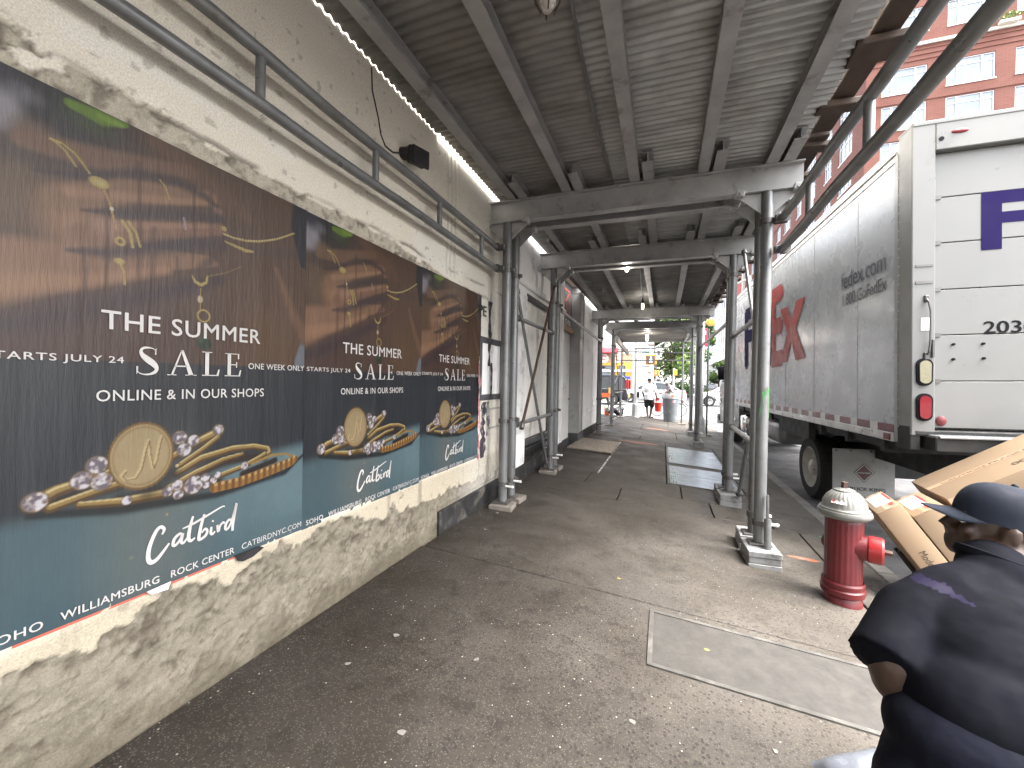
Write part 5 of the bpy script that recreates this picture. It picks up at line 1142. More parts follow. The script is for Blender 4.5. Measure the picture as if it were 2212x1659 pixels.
def hand(mb, wrist, d, palm_n, s=1.0, curl=.5, side=1):
    """palm with four unequal bent fingers and a thumb leaving its side"""
    d = Vector(d).normalized(); n = Vector(palm_n); n = (n - d * n.dot(d)).normalized(); r = d.cross(n) * side; w_ = Vector(wrist)
    R = Matrix((r, d, n)).transposed()
    mb.ball(w_ + d * .048 * s, (.040 * s, .052 * s, .016 * s), 12, 8, 0, R)
    for k, (x, L) in enumerate(((-.028, .066), (-.010, .078), (.010, .073), (.027, .058))):
        p = w_ + d * .088 * s + r * x * s; a = 0; pts = [p - d * .02 * s, p]
        for q_, f_ in enumerate((.45, .32, .23)):
            a += curl * (.6 + .25 * q_ + .06 * k); p = p + (d * cos(a) + n * sin(a)) * L * f_ * s * 1.1; pts.append(p)
        limb(mb, pts, [.010 * s, .0098 * s, .0092 * s, .0086 * s, .0076 * s], 8)
    p = w_ + d * .03 * s - r * .034 * s; limb(mb, [p, p + (-r * .6 + d * .7 + n * .25) * .034 * s, p + (-r * .45 + d * 1.5 + n * .7) * .038 * s], [.013 * s, .0115 * s, .0095 * s], 8)
# -- the delivery worker bending away in the right foreground
RV, FV = Vector((.939, .343, 0)), Vector((-.343, .939, 0))
man = thing('person', 'person in a navy cap and navy shirt bending over, back turned, nearest the camera', 'person', (.75, 1.35, gz(.75)))
hc = Vector((1.000, 1.765, 1.005)); fdir = Vector((-.92, .30, .20)); udir = Vector((.22, .05, .95))
mb = MB(); at = head(mb, hc, fdir, udir, 1.06)
limb(mb, [(.985, 1.72, .94), (.955, 1.69, .86)], [.068, .074], 14)
limb(mb, [(.672, 1.515, .80), (.602, 1.405, .715), (.612, 1.40, .665)], [.066, .064, .062], 14)
limb(mb, [(.612, 1.40, .665), (.72, 1.57, .585), (.86, 1.84, .50)], [.058, .05, .033], 14)
limb(mb, [(1.17, 1.77, .77), (1.32, 1.66, .62), (1.28, 1.95, .50)], [.06, .05, .032], 14)
hand(mb, (.86, 1.84, .50), (.5, .8, -.2), (0, 0, -1), 1.05, .7); hand(mb, (1.28, 1.95, .50), (-.1, .95, -.2), (0, 0, -1), 1.05, .7, -1)
body = remeshed(mb, 'body', M_SKIN, man, .0075, 3)
eyes(at, man, 1.06)
mb = MB()                                                     # shirt
def bl(p, r, R=None): mb.ball(p, r, 20, 14, 0, R)
Rb = Matrix((RV, FV, Vector((0, 0, 1)))).transposed()
bl((.752, 1.350, .655), (.165, .155, .14), Rb); bl((.812, 1.44, .715), (.168, .165, .15), Rb); bl((.845, 1.51, .76), (.195, .16, .14), Rb); bl((.895, 1.59, .795), (.21, .145, .115), Rb)
limb(mb, [(.70, 1.525, .805), (.80, 1.575, .845), (.95, 1.665, .865), (1.10, 1.735, .83), (1.17, 1.77, .785)], [.082, .088, .085, .088, .085], 16)
limb(mb, [(.690, 1.52, .80), (.60, 1.425, .735)], [.086, .078], 16); mb.cyl((.625, 1.45, .755), (.575, 1.395, .705), .078, .084, 18)
limb(mb, [(1.17, 1.77, .785), (1.27, 1.70, .69)], [.085, .08], 16)
limb(mb, [(.945, 1.665, .895), (.955, 1.69, .91)], [.088, .084], 16)
shirt = remeshed(mb, 'shirt', M_NAVY, man, .011, 5)
shirt.data.materials.append(M_PURP)
off = OFF['person']
pcs = []
for p in shirt.data.polygons:
    c = p.center + off
    dx = (c - Vector((.80, 1.565, .93))); e = dx.dot(RV); g = dx.dot(FV)
    if -.085 < (c - Vector((.757, 1.554, .86))).dot(RV) < -.01 and -.16 < (c - Vector((.757, 1.554, .86))).dot(FV) < .03 and .876 - .25 * (c - Vector((.757, 1.554, .86))).dot(RV) < c.z < .905: p.material_index = 1
mb = MB(); mb.lathe([(.083, .0), (.09, .012), (.089, .03), (.082, .034)], (.955, 1.69, .915), (udir + Vector((.1, .1, 0))).normalized(), 28); mb.build('collar', M_NAVY, man)
mb = MB()                                                     # cap: domed crown with a curved visor
f = fdir.normalized(); u = (udir - f * udir.dot(f)).normalized(); r = f.cross(u); Rh = Matrix((r, f, u)).transposed(); ca = lambda x, y, z: hc + Rh @ Vector((x, y, z)) * 1.06
vs = []; nA, nB = 32, 10
for i in range(nB + 1):
    for k in range(nA):
        a = 2 * pi * k / nA; th = (pi / 2) * (1 - i / nB) ; zz = .03 + .112 * cos(th) ** .75 if i else .022
        rr_ = sin(th) if i else 1.0; rr_ = rr_ ** .75 if i else 1.0
        vs.append(ca(.086 * rr_ * sin(a), -.012 + (.108 + .004 * cos(a)) * rr_ * cos(a), zz + .012 * (cos(a) < -.5) * (i == 0) * -1))
mb.add(vs, [(i * nA + k, i * nA + (k + 1) % nA, (i + 1) * nA + (k + 1) % nA, (i + 1) * nA + k) for i in range(nB) for k in range(nA)])
cap_ = mb.build('cap', M_CAPN, man, 60)
mb = MB(); vs = []
for j in range(6):
    for k in range(15):
        a = (k / 14 - .5) * 2.3; d_ = j / 5; x = .086 * sin(a) * (1 - .10 * d_); y = -.012 + .105 * cos(a) + .075 * d_ * cos(a * .62); vs.append(ca(x, y, .036 - .018 * (x / .08) ** 2 - .016 * d_))
n_ = len(vs); vs += [v - Rh @ Vector((0, 0, .004)) for v in vs]
F_ = [(j * 15 + k, j * 15 + k + 1, (j + 1) * 15 + k + 1, (j + 1) * 15 + k) for j in range(5) for k in range(14)]
mb.add(vs, F_ + [tuple(n_ + i for i in q_[::-1]) for q_ in F_] + [(5 * 15 + k, 5 * 15 + k + 1, n_ + 5 * 15 + k + 1, n_ + 5 * 15 + k) for k in range(14)])
mb.build('visor', M_CAPN, cap_, 60)
mb = MB(); mb.ball(ca(0, -.012, .142), .009, 10, 6); mb.build('cap_button', M_CAPN, cap_)
mb = MB()                                                     # trousers
bl((.725, 1.325, .60), (.178, .165, .12), Rb); bl((.715, 1.31, .50), (.182, .16, .14), Rb)
limb(mb, [(.63, 1.28, .48), (.605, 1.34, .18), (.58, 1.24, -.09)], [.115, .088, .07], 16); limb(mb, [(.80, 1.34, .48), (.82, 1.42, .18), (.81, 1.33, -.12)], [.115, .088, .07], 16)
remeshed(mb, 'trousers', M_NAVYP, man, .011, 4)
for x, y in ((.56, 1.25), (.81, 1.34)):
    mb = MB(); z0 = gz(x); mb.ball((x - .03, y + .07, z0 + .045), (.045, .13, .05), 14, 8, 0, Rb); mb.box((x - .03, y + .07, z0 + .012), (.09, .27, .022), Rb, .008); mb.build('shoe', M_CHASSIS, man)
# plastic mailing bag on the ground behind the worker
mb = MB(); nn = 26
U, V = np.meshgrid(np.linspace(-1, 1, nn), np.linspace(-1, 1, nn), indexing='ij')
for sg in (1, -1):
    zz = sg * .075 * np.clip((1 - U ** 4) * (1 - V ** 4), 0, 1) ** .6 * (.8 + .5 * fbm(U * 2 + 5, V * 2 + 3, 8, 3)) + .018 * (fbm(U * 5, V * 5, 3, 3) - .5)
    base = len(mb.v)
    R_ = Matrix.Rotation(.55, 3, 'Z') @ Matrix.Rotation(.22, 3, 'X')
    vs = [Vector((.87, 1.97, gz(.87) + .085)) + R_ @ Vector((U[i, j] * .23, V[i, j] * .17, zz[i, j])) for i in range(nn) for j in range(nn)]
    mb.add(vs, [(i * nn + j, (i + 1) * nn + j, (i + 1) * nn + j + 1, i * nn + j + 1) for i in range(nn - 1) for j in range(nn - 1)])
mb.v = [tuple(v) for v in mb.v]
tag(mb.build('plastic_bag', P('pale_grey_plastic_film', (.17, .185, .21), .25, var=.08, vs=4, bump=.25, bs=18, bd=.01), smooth=60), 'pale grey plastic mailing bag on the sidewalk by the bending worker', 'bag')

# ================================================================ LITTER on the sidewalk
M_WPAP = P('white_paper_scrap', (.2, .185, .168), .8, var=.2, vs=30); M_LEAF = P('yellow_leaf', (.45, .32, .08), .7); M_GLEAF = P('green_scrap', (.06, .32, .12), .6)
lr = random.Random(11)
def flake(name, x, y, s, mat, lab, cat, grp=None, z=None, n=8):
    m = MB(); pts = [(s * (.5 + .5 * lr.random()) * cos(2 * pi * k / n), s * .7 * (.5 + .5 * lr.random()) * sin(2 * pi * k / n)) for k in range(n)]
    a = lr.uniform(0, 6.28); m.prism(pts, lambda u, v, w: (x + u * cos(a) - v * sin(a), y + u * sin(a) + v * cos(a), gz(x) + .003 + w + .25 * abs(u) * .3), .0015)
    o = m.build(name, mat, smooth=0); tag(o, lab, cat, grp)
for (x, y, s, lab) in ((-1.42, 2.02, .026, 'white paper scrap on the sidewalk below the middle poster'), (-.92, 2.05, .022, 'pale flattened wad on the sidewalk left of the inset cover'), (-1.02, 1.5, .025, 'pale flattened wad on the sidewalk nearest the camera'), (-1.5, 1.72, .022, 'small white scrap beside the wall below the middle poster'),
        (-1.70, 4.25, .03, 'white scrap beside the wall in front of the nearest wall side post'), (-1.62, 3.75, .022, 'small white scrap beside the black plinth'), (-.1, 2.0, .02, 'small white scrap just left of the inset cover corner'), (.5, 2.12, .018, 'small white scrap below the inset cover')):
    flake('paper_scrap', x, y, s, M_WPAP, lab, 'litter', 'scraps of litter')
for (x, y, lab) in ((.25, 1.85, 'curled yellow leaf on the concrete below the inset cover'), (.85, 2.25, 'yellow leaf on the concrete beside the lower edge of the cover'), (.28, 2.75, 'thin yellow leaf lying on the inset cover'), (-.3, 3.4, 'tiny yellow leaf beyond the inset cover')):
    flake('fallen_leaf', x, y, .018, M_LEAF, lab, 'leaf', 'fallen leaves')
flake('green_scrap', 1.72, 5.6, .045, M_GLEAF, 'green paper scrap on the sidewalk near the kerb', 'litter')
# orange utility paint sprayed on the ground
M_SPRAY = P('orange_spray_paint', (.26, .085, .04), .85, var=.3, vs=12, dirt=((.25, .2, .16), 9, .45, .6))
for k, (x, y, w_, h_, lab) in enumerate(((-.55, 11.3, .7, .22, 'long orange spray paint mark on the sidewalk past the plywood sheet'), (-.2, 15.2, .6, .2, 'faint orange spray paint mark on the sidewalk near the corner'), (1.32, 4.75, .16, .05, 'orange spray paint fleck on the sidewalk behind the nearest street side block'), (1.6, 3.72, .13, .08, 'orange spray paint patch at the foot of the hydrant'))):
    m = MB(); n = 16; pts = [(w_ * (.6 + .4 * lr.random()) * cos(2 * pi * q_ / n), h_ * (.5 + .5 * lr.random()) * sin(2 * pi * q_ / n)) for q_ in range(n)]
    m.add([(x + u, y + v, gz(x + u) + .0025) for u, v in pts], [tuple(range(n))]); tag(m.build('paint_mark', M_SPRAY, smooth=0), lab, 'paint mark')
# ================================================================ BUILDINGS ACROSS AND BEYOND
def brick(name, c1, c2, mort, sc_=1.0):
    s = NT(name); g = s.n('ShaderNodeNewGeometry'); co = s.co(); sp = s.n('ShaderNodeSeparateXYZ', {0: co})
    xy = s.math('ADD', sp.outputs[0], sp.outputs[1]); v = s.n('ShaderNodeCombineXYZ', {0: xy, 1: sp.outputs[2], 2: 0.0}).outputs[0]
    b = s.n('ShaderNodeTexBrick', {'Vector': v, 'Color1': (*c1, 1), 'Color2': (*c2, 1), 'Mortar': (*mort, 1), 'Scale': sc_, 'Mortar Size': .012, 'Brick Width': .44, 'Row Height': .15})
    c = s.mix(s.ramp(s.noise(co, .35, 5), [(.35, .0), (.7, .5)]), b.outputs['Color'], tuple(x * .8 for x in c1))
    return s.bsdf(c, .85, 0, s.bump(b.outputs['Fac'], -.3, .01), .3)
M_BRICK = brick('red_brick', (.175, .066, .05), (.205, .082, .06), (.2, .12, .1))
M_BRICK2 = P('plain_red_wall', (.36, .07, .055), .8, var=.1, vs=.5)
M_STONE = P('pale_stone', (.7, .66, .58), .8, var=.08, vs=.7)
M_WHITEF = P('white_facade', (.74, .73, .71), .7, var=.06, vs=.4)
M_WFRAME = P('white_window_frame', (.75, .76, .77), .4, var=.03, bump=0)
M_PANE = P('reflective_window_pane', (.17, .20, .235), .05, .25, var=.25, vs=.7, bump=.03, bs=1.5, spec=1.0)
M_PANED = P('dark_window_pane', (.07, .075, .085), .06, .1, var=.25, vs=.6, bump=0, spec=.9)
def facade(parent, org, u, W, H, cols, rows, mat, depth=.18, wmat=M_WFRAME, pmat=M_PANE, mull=(), trans=None, stuff_rows=(), name='window', fw=.07):
    """wall with real openings; cols and rows are lists of (start, end); windows hang in the openings"""
    u = Vector(u).normalized(); org = Vector(org); n = Vector((u.y, -u.x, 0))       # outward normal
    P3 = lambda a, z, d=0: org + u * a + Vector((0, 0, z)) - n * d
    m = MB()
    def blockw(a0, a1, z0, z1, d0=0.0, d1=depth + .1, mb=m):
        vs = [P3(a, z, d) for a in (a0, a1) for z in (z0, z1) for d in (d0, d1)]
        mb.add(vs, [(0, 1, 3, 2), (4, 6, 7, 5), (0, 4, 5, 1), (2, 3, 7, 6), (0, 2, 6, 4), (1, 5, 7, 3)])
    z = 0
    for z0, z1 in list(rows) + [(H, H)]:
        if z0 > z: blockw(0, W, z, z0)
        if z1 > z0:
            a = 0
            for a0, a1 in list(cols) + [(W, W)]:
                if a0 > a: blockw(a, a0, z0, z1)
                a = a1
        z = z1
    m.build('wall', mat, parent, 0)
    protos = {}
    bulk_f, bulk_p = MB(), MB()
    off = OFF[parent.name]
    for ri, (z0, z1) in enumerate(rows):
        for a0, a1 in cols:
            w_, h_ = round(a1 - a0, 2), round(z1 - z0, 2)
            def fill(mf, mp, ba, bz, PP):
                ww, hh = a1 - a0, z1 - z0
                def bx(x0, x1, y0, y1, d0, d1, mb):
                    vs = [PP(ba + x, bz + y, d) for x in (x0, x1) for y in (y0, y1) for d in (d0, d1)]
                    mb.add(vs, [(0, 1, 3, 2), (4, 6, 7, 5), (0, 4, 5, 1), (2, 3, 7, 6), (0, 2, 6, 4), (1, 5, 7, 3)])
                d0, d1 = depth * .35, depth * .8
                bx(0, ww, 0, fw, d0, d1, mf); bx(0, ww, hh - fw, hh, d0, d1, mf); bx(0, fw, fw, hh - fw, d0, d1, mf); bx(ww - fw, ww, fw, hh - fw, d0, d1, mf)
                for q_ in mull: bx(ww * q_ - fw * .8, ww * q_ + fw * .8, fw, hh - fw, d0 + .01, d1, mf)
                if trans: bx(fw, ww - fw, hh * trans - fw * .5, hh * trans + fw * .5, d0 + .02, d1, mf)
                bx(-.05, ww + .05, -.09, 0, -.05, depth * .8, mf)
                bx(fw, ww - fw, fw, hh - fw, d1 - .02, d1 + .01, mp)
            if ri in stuff_rows: fill(bulk_f, bulk_p, a0, z0, P3); continue
            key = (w_, h_)
            if key not in protos:
                mf, mp = MB(), MB(); fill(mf, mp, 0, 0, lambda a, z, d: u * a + Vector((0, 0, z)) - n * d)
                o = mf.build(name, wmat, parent, 0, off=Vector((0, 0, 0))); p_ = mp.build('pane', pmat, o, 0, off=Vector((0, 0, 0)))
                protos[key] = (o, p_); o.location = P3(a0, z0) - off
            else:
                o0, q0 = protos[key]; o = o0.copy(); COL.objects.link(o); o.location = P3(a0, z0) - off; q_ = q0.copy(); COL.objects.link(q_); q_.parent = o
    if stuff_rows:
        o = bulk_f.build('lower_windows', wmat, parent, 0, kind='stuff'); bulk_p.build('pane', pmat, o, 0)
# -- red brick apartment house
bb_ = thing('brick_apartment_house', 'tall red brick apartment house with wide white windows across the street above the truck', 'building', (15.5, 43, 0))
rowsA = [(z, z + 2.03) for z in (10.8, 13.8, 16.8, 19.8, 22.78, 25.75)] + [(30.5, 32.5), (33.5, 35.5)]
facade(bb_, (15.5, 43, -.5), (1, 0, 0), 26, 42.5, [(1.07, 4.0), (5.2, 8.13), (9.3, 12.2)], [(a + .5, b + .5) for a, b in rowsA], M_BRICK, mull=(.235, .745), trans=.74)
rowsB = [(z, z + 2.03) for z in (1.8, 4.8, 7.8, 10.8, 13.8, 16.8, 19.8, 22.78, 25.75, 30.5, 33.5)]
colsB = [(54.6 - (k * 4.85 + 3.0 + (2.6 if k % 2 == 0 else 1.6)), 54.6 - (k * 4.85 + 2.6)) for k in range(10)][::-1]
facade(bb_, (15.5, 97.6, -.5), (0, -1, 0), 54.6 - .29, 42.5, colsB, [(a + .5, b + .5) for a, b in rowsB], M_BRICK, mull=(.33, .67), trans=.74, stuff_rows=(0, 1, 2, 9, 10))
m = MB(); m.bb(15.9, 41, 43.3, 97, -.5, 42); m.build('core', P('dark_interior', (.05, .05, .055), .9, bump=0), bb_, 0)
m = MB()
for zz in (29.35,):
    m.bb(18.3, 41.5, 42.85, 43.0, zz, zz + .22); m.bb(15.35, 15.5, 43.2, 97, zz, zz + .22)
m.build('stone_ledge', M_STONE, bb_)
m = MB()
for zz in (8.6, 28.2, 28.6, 29.0, 21.85, 24.9): m.bb(15.46, 41.5, 42.95, 43.0, zz, zz + .1); m.bb(15.45, 15.5, 42.95, 97, zz, zz + .1)
m.build('brick_course', M_BRICK, bb_, 0)
# balcony plants on the ledge
m = MB(); prng = np.random.default_rng(3)
def leaves(m, c, rad, n, size, seed, flat=.7):
    r_ = np.random.default_rng(seed)
    for _ in range(n):
        v = r_.normal(size=3); v /= np.linalg.norm(v); p = Vector(c) + Vector(v * np.array(rad) * r_.uniform(.3, 1) ** .6)
        a = Vector(r_.normal(size=3)).normalized(); b = a.cross(Vector(r_.normal(size=3))).normalized(); s = size * r_.uniform(.6, 1.3)
        m.add([p - a * s, p + b * s * .55, p + a * s, p - b * s * .55], [(0, 1, 2, 3)])
M_FOL_L = P('light_leaf', (.16, .25, .06), .5, var=.4, vs=1.3, bump=0); M_FOL_D = P('dark_leaf', (.07, .13, .035), .5, var=.4, vs=1.3, bump=0); M_BARK = P('bark', (.10, .08, .06), .9, var=.3, vs=5, bump=.6, bs=20)
for k, (x, wd) in enumerate(((22.4, .8), (24.2, .7))):
    m = MB(); leaves(m, (x, 43.0 - .35, 29.9 + .15), (wd, .25, .3), 120, .1, k); o = m.build('balcony_plant', M_FOL_L, smooth=0)
    m = MB(); m.box((x, 42.7, 29.68), (1.2, .3, .22), None, .02); m.build('planter', M_STONE, o)
    tag(o, ('green balcony plant on the stone ledge of the brick house, nearer the corner' if k == 0 else 'green balcony plant on the stone ledge of the brick house, farther from the corner'), 'plant', 'plants on the ledge')
# -- far buildings down the right side of the street
rb = thing('red_building', 'plain red wall building with a cream corner strip far down the street', 'building', (15.5, 103, 0))
m = MB(); m.bb(15.2, 30, 98.6, 108.6, -.5, 30); m.build('wall', M_BRICK2, rb, 0)
m = MB(); m.bb(15.05, 16, 97.7, 98.6, -.5, 32); m.build('corner_strip', M_STONE, rb, 0)
wb_ = thing('white_office_building', 'long white building with many narrow windows and a columned base far down the street', 'building', (16, 140, 0))
facade(wb_, (16, 180, -.5), (0, -1, 0), 70, 28.0, [(1.6 + k * 4.9, 3.9 + k * 4.9) for k in range(14)], [(z + .5, z + 2.9) for z in (1.0, 5.6, 9.9, 13.2, 16.6, 20.0, 23.4)], M_WHITEF, depth=.3, pmat=M_PANED, name='window')
m = MB(); m.bb(16.5, 30, 110.2, 179.8, -.5, 27.4); m.build('core', bpy.data.materials['dark_interior'], wb_, 0)
m = MB(); m.bb(15.5, 16.0, 110, 180, 8.6, 9.2); m.bb(15.2, 16.2, 110, 180, 27.4, 28.2)
for k in range(15): m.bb(15.8, 16.0, 110.3 + k * 4.9, 111.2 + k * 4.9, -.4, 8.6)
m.build('cornice', M_STONE, wb_, 0)
db = thing('far_building', 'pale grey and yellow building closing the far end of the street', 'building', (8, 230, 0))
facade(db, (-30, 230, -.5), (1, 0, 0), 70, 24, [(2 + k * 4, 4 + k * 4) for k in range(16)], [(2, 4.5), (7, 9.5), (12, 14.5), (17, 19.5)], M_STONE, pmat=M_PANED)
# -- left side beyond the avenue
lb = thing('pale_side_building', 'pale building behind the big street tree on the left of the far street', 'building', (-6, 62, 0))
facade(lb, (-1.6, 49, -.3), (0, 1, 0), 60, 16, [(3 + k * 5, 5.4 + k * 5) for k in range(10)], [(3.5, 6), (8, 10.5), (12, 14.5)], M_WHITEF, pmat=M_PANED)
m = MB(); m.bb(-20, -2.0, 49.3, 108, -.3, 15.5); m.build('core', bpy.data.materials['dark_interior'], lb, 0)
# corner shop with red awning and yellow front
M_AWN = P('red_awning_cloth', (.52, .035, .05), .7, var=.06); M_YEL = P('yellow_painted_front', (.62, .36, .06), .55, var=.08, vs=2); M_SIGNW = P('white_sign_board', (.72, .71, .69), .5, var=.04); M_WOODS = P('brown_food_print', (.40, .25, .15), .6, var=.35, vs=3); M_BLUE = P('blue_sign_board', (.03, .08, .35), .5); M_YTXT = P('yellow_sign_lettering', (.75, .6, .12), .5, bump=0)
sh_ = thing('corner_shop', 'corner shop with a red awning and yellow front across the avenue', 'shop', (-6, 38, 0))
m = MB(); m.bb(-16, -2.4, 38.25, 48, -.2, 9); m.build('wall', M_SIGNW, sh_, 0)
m = MB(); m.prism([(38.2, 4.62), (37.3, 4.18), (37.3, 4.12), (38.2, 4.12)], lambda u, v, w: (-9 + w, u, v), 5.15); m.build('awning', M_AWN, sh_, 0)
m = MB(); m.bb(-9, -2.6, 38.1, 38.25, 3.3, 4.1); m.build('sign_board', M_WOODS, sh_, 0)
m = MB()
for x in (-7.6, -6.3, -5.1, -3.95): m.cyl((x, 38.1, 3.66), (x, 38.02, 3.66), .42, None, 24)
m.build('round_sign', M_SIGNW, sh_); m = MB()
for x in (-7.6, -6.3, -5.1, -3.95): m.tube([(x + .2 * cos(a), 38.0, 3.72 + .16 * sin(a)) for a in np.linspace(.2, 5.6, 12)], .05, 6)
m.build('round_sign_print', P('orange_sign_print', (.55, .22, .12), .5), sh_)
m = MB(); m.bb(-9, -2.6, 38.12, 38.25, .0, 3.3); m.build('shop_front', M_YEL, sh_, 0)
m = MB()
for x0, x1 in ((-8.7, -7.4), (-7.1, -5.7), (-5.4, -4.1), (-3.8, -3.2)): m.bb(x0, x1, 38.05, 38.12, .1, 3.02)
m.build('door_frame', M_DARKG, sh_, 0); m = MB()
for x0, x1 in ((-8.6, -7.5), (-7.0, -5.8), (-5.3, -4.2), (-3.72, -3.3)): m.bb(x0, x1, 38.02, 38.05, .2, 2.92)
m.build('shop_window', M_PANE, sh_, 0)
m = MB(); m.bb(-9, -2.42, 37.9, 38.0, 2.46, 2.66); m.build('white_band', M_SIGNW, sh_, 0)
m = MB(); m.bb(-3.42, -2.72, 37.7, 37.78, .75, 2.06, .01); bs = m.build('blue_board', M_BLUE, sh_); m = MB(); text(m, 'SALE', lambda u, v: (u, 37.68, v), -3.39, 1.55, -2.79, 1.82, .03); m.build('lettering', M_YTXT, bs, 0)
m = MB(); m.ball((-3.05, 37.69, 1.15), (.25, .01, .2), 12, 8); m.build('printed_blob', M_SIGNW, bs)
# white modern corner building with fins
fb_ = thing('white_corner_building', 'white building edge with thin vertical fins behind the pedestrian signals', 'building', (-1.6, 39, 0))
m = MB(); m.bb(-2.4, -.95, 38.6, 48.6, -.2, 12); m.build('wall', M_WHITEF, fb_, 0); m = MB()
for k in range(9): m.bb(-2.38 + k * .16, -2.33 + k * .16, 38.4, 38.6, .1, 12)
m.build('fin', M_WFRAME, fb_, 0)

# ================================================================ TREES
def tree(label, x, y, h, r, z0, n, size, seed, grp='street trees', dens=.5):
    t = thing('street_tree', label, 'tree', (x, y, roadz(y)), 0, grp); g = roadz(y); r_ = random.Random(seed)
    m = MB(); m.tube([(x, y, g - .1), (x + .05, y, g + z0 * .5), (x - .04, y + .05, g + z0), (x, y, g + h * .75)], [.19, .15, .12, .05], 9)
    cl = []
    for k in range(15):
        a = k * 2.4 + r_.uniform(-.4, .4); el = r_.uniform(.05, 1); q = Vector((x + cos(a) * r * r_.uniform(.35, .85) * (1 - .35 * el), y + sin(a) * r * r_.uniform(.35, .85), g + z0 + (h - z0) * (.1 + .82 * el)))
        b0 = Vector((x, y, g + z0 * .8 + (h - z0) * el * .35)); m.tube([b0, b0.lerp(q, .5) + Vector((0, 0, .25)), q], [.06, .04, .015], 6); cl.append((q, r * r_.uniform(.32, .55)))
    m.build('trunk', M_BARK, t)
    L, D = MB(), MB()
    for i, (q, rr_) in enumerate(cl):
        leaves(D, q - Vector((0, 0, rr_ * .2)), (rr_, rr_, rr_ * .75), int(n / 15 * .5), size, seed * 100 + i); leaves(L, q + Vector((0, 0, rr_ * .25)), (rr_ * 1.05, rr_ * 1.05, rr_ * .7), int(n / 15 * .5), size, seed * 100 + 50 + i)
    L.build('crown', M_FOL_L, t, 0); D.build('inner_crown', M_FOL_D, t, 0)
tree('big leafy green street tree across the avenue behind the pedestrian signals', 1.0, 44.5, 9.5, 3.0, 1.9, 9000, .17, 1)
tree('smaller street tree with bright leaves right of the big tree across the avenue', 3.9, 50, 8.6, 1.7, 3.2, 3000, .16, 2)
tree('small dark street tree far down on the right of the street', 8.6, 76, 5.2, 1.7, 1.6, 1800, .2, 3)
# low hedge below the big tree
m = MB(); leaves(m, (1.2, 46.5, .9), (3.2, .6, .9), 1500, .16, 21); tag(m.build('hedge', M_FOL_D, smooth=0), 'dark green hedge under the big tree across the avenue', 'hedge')

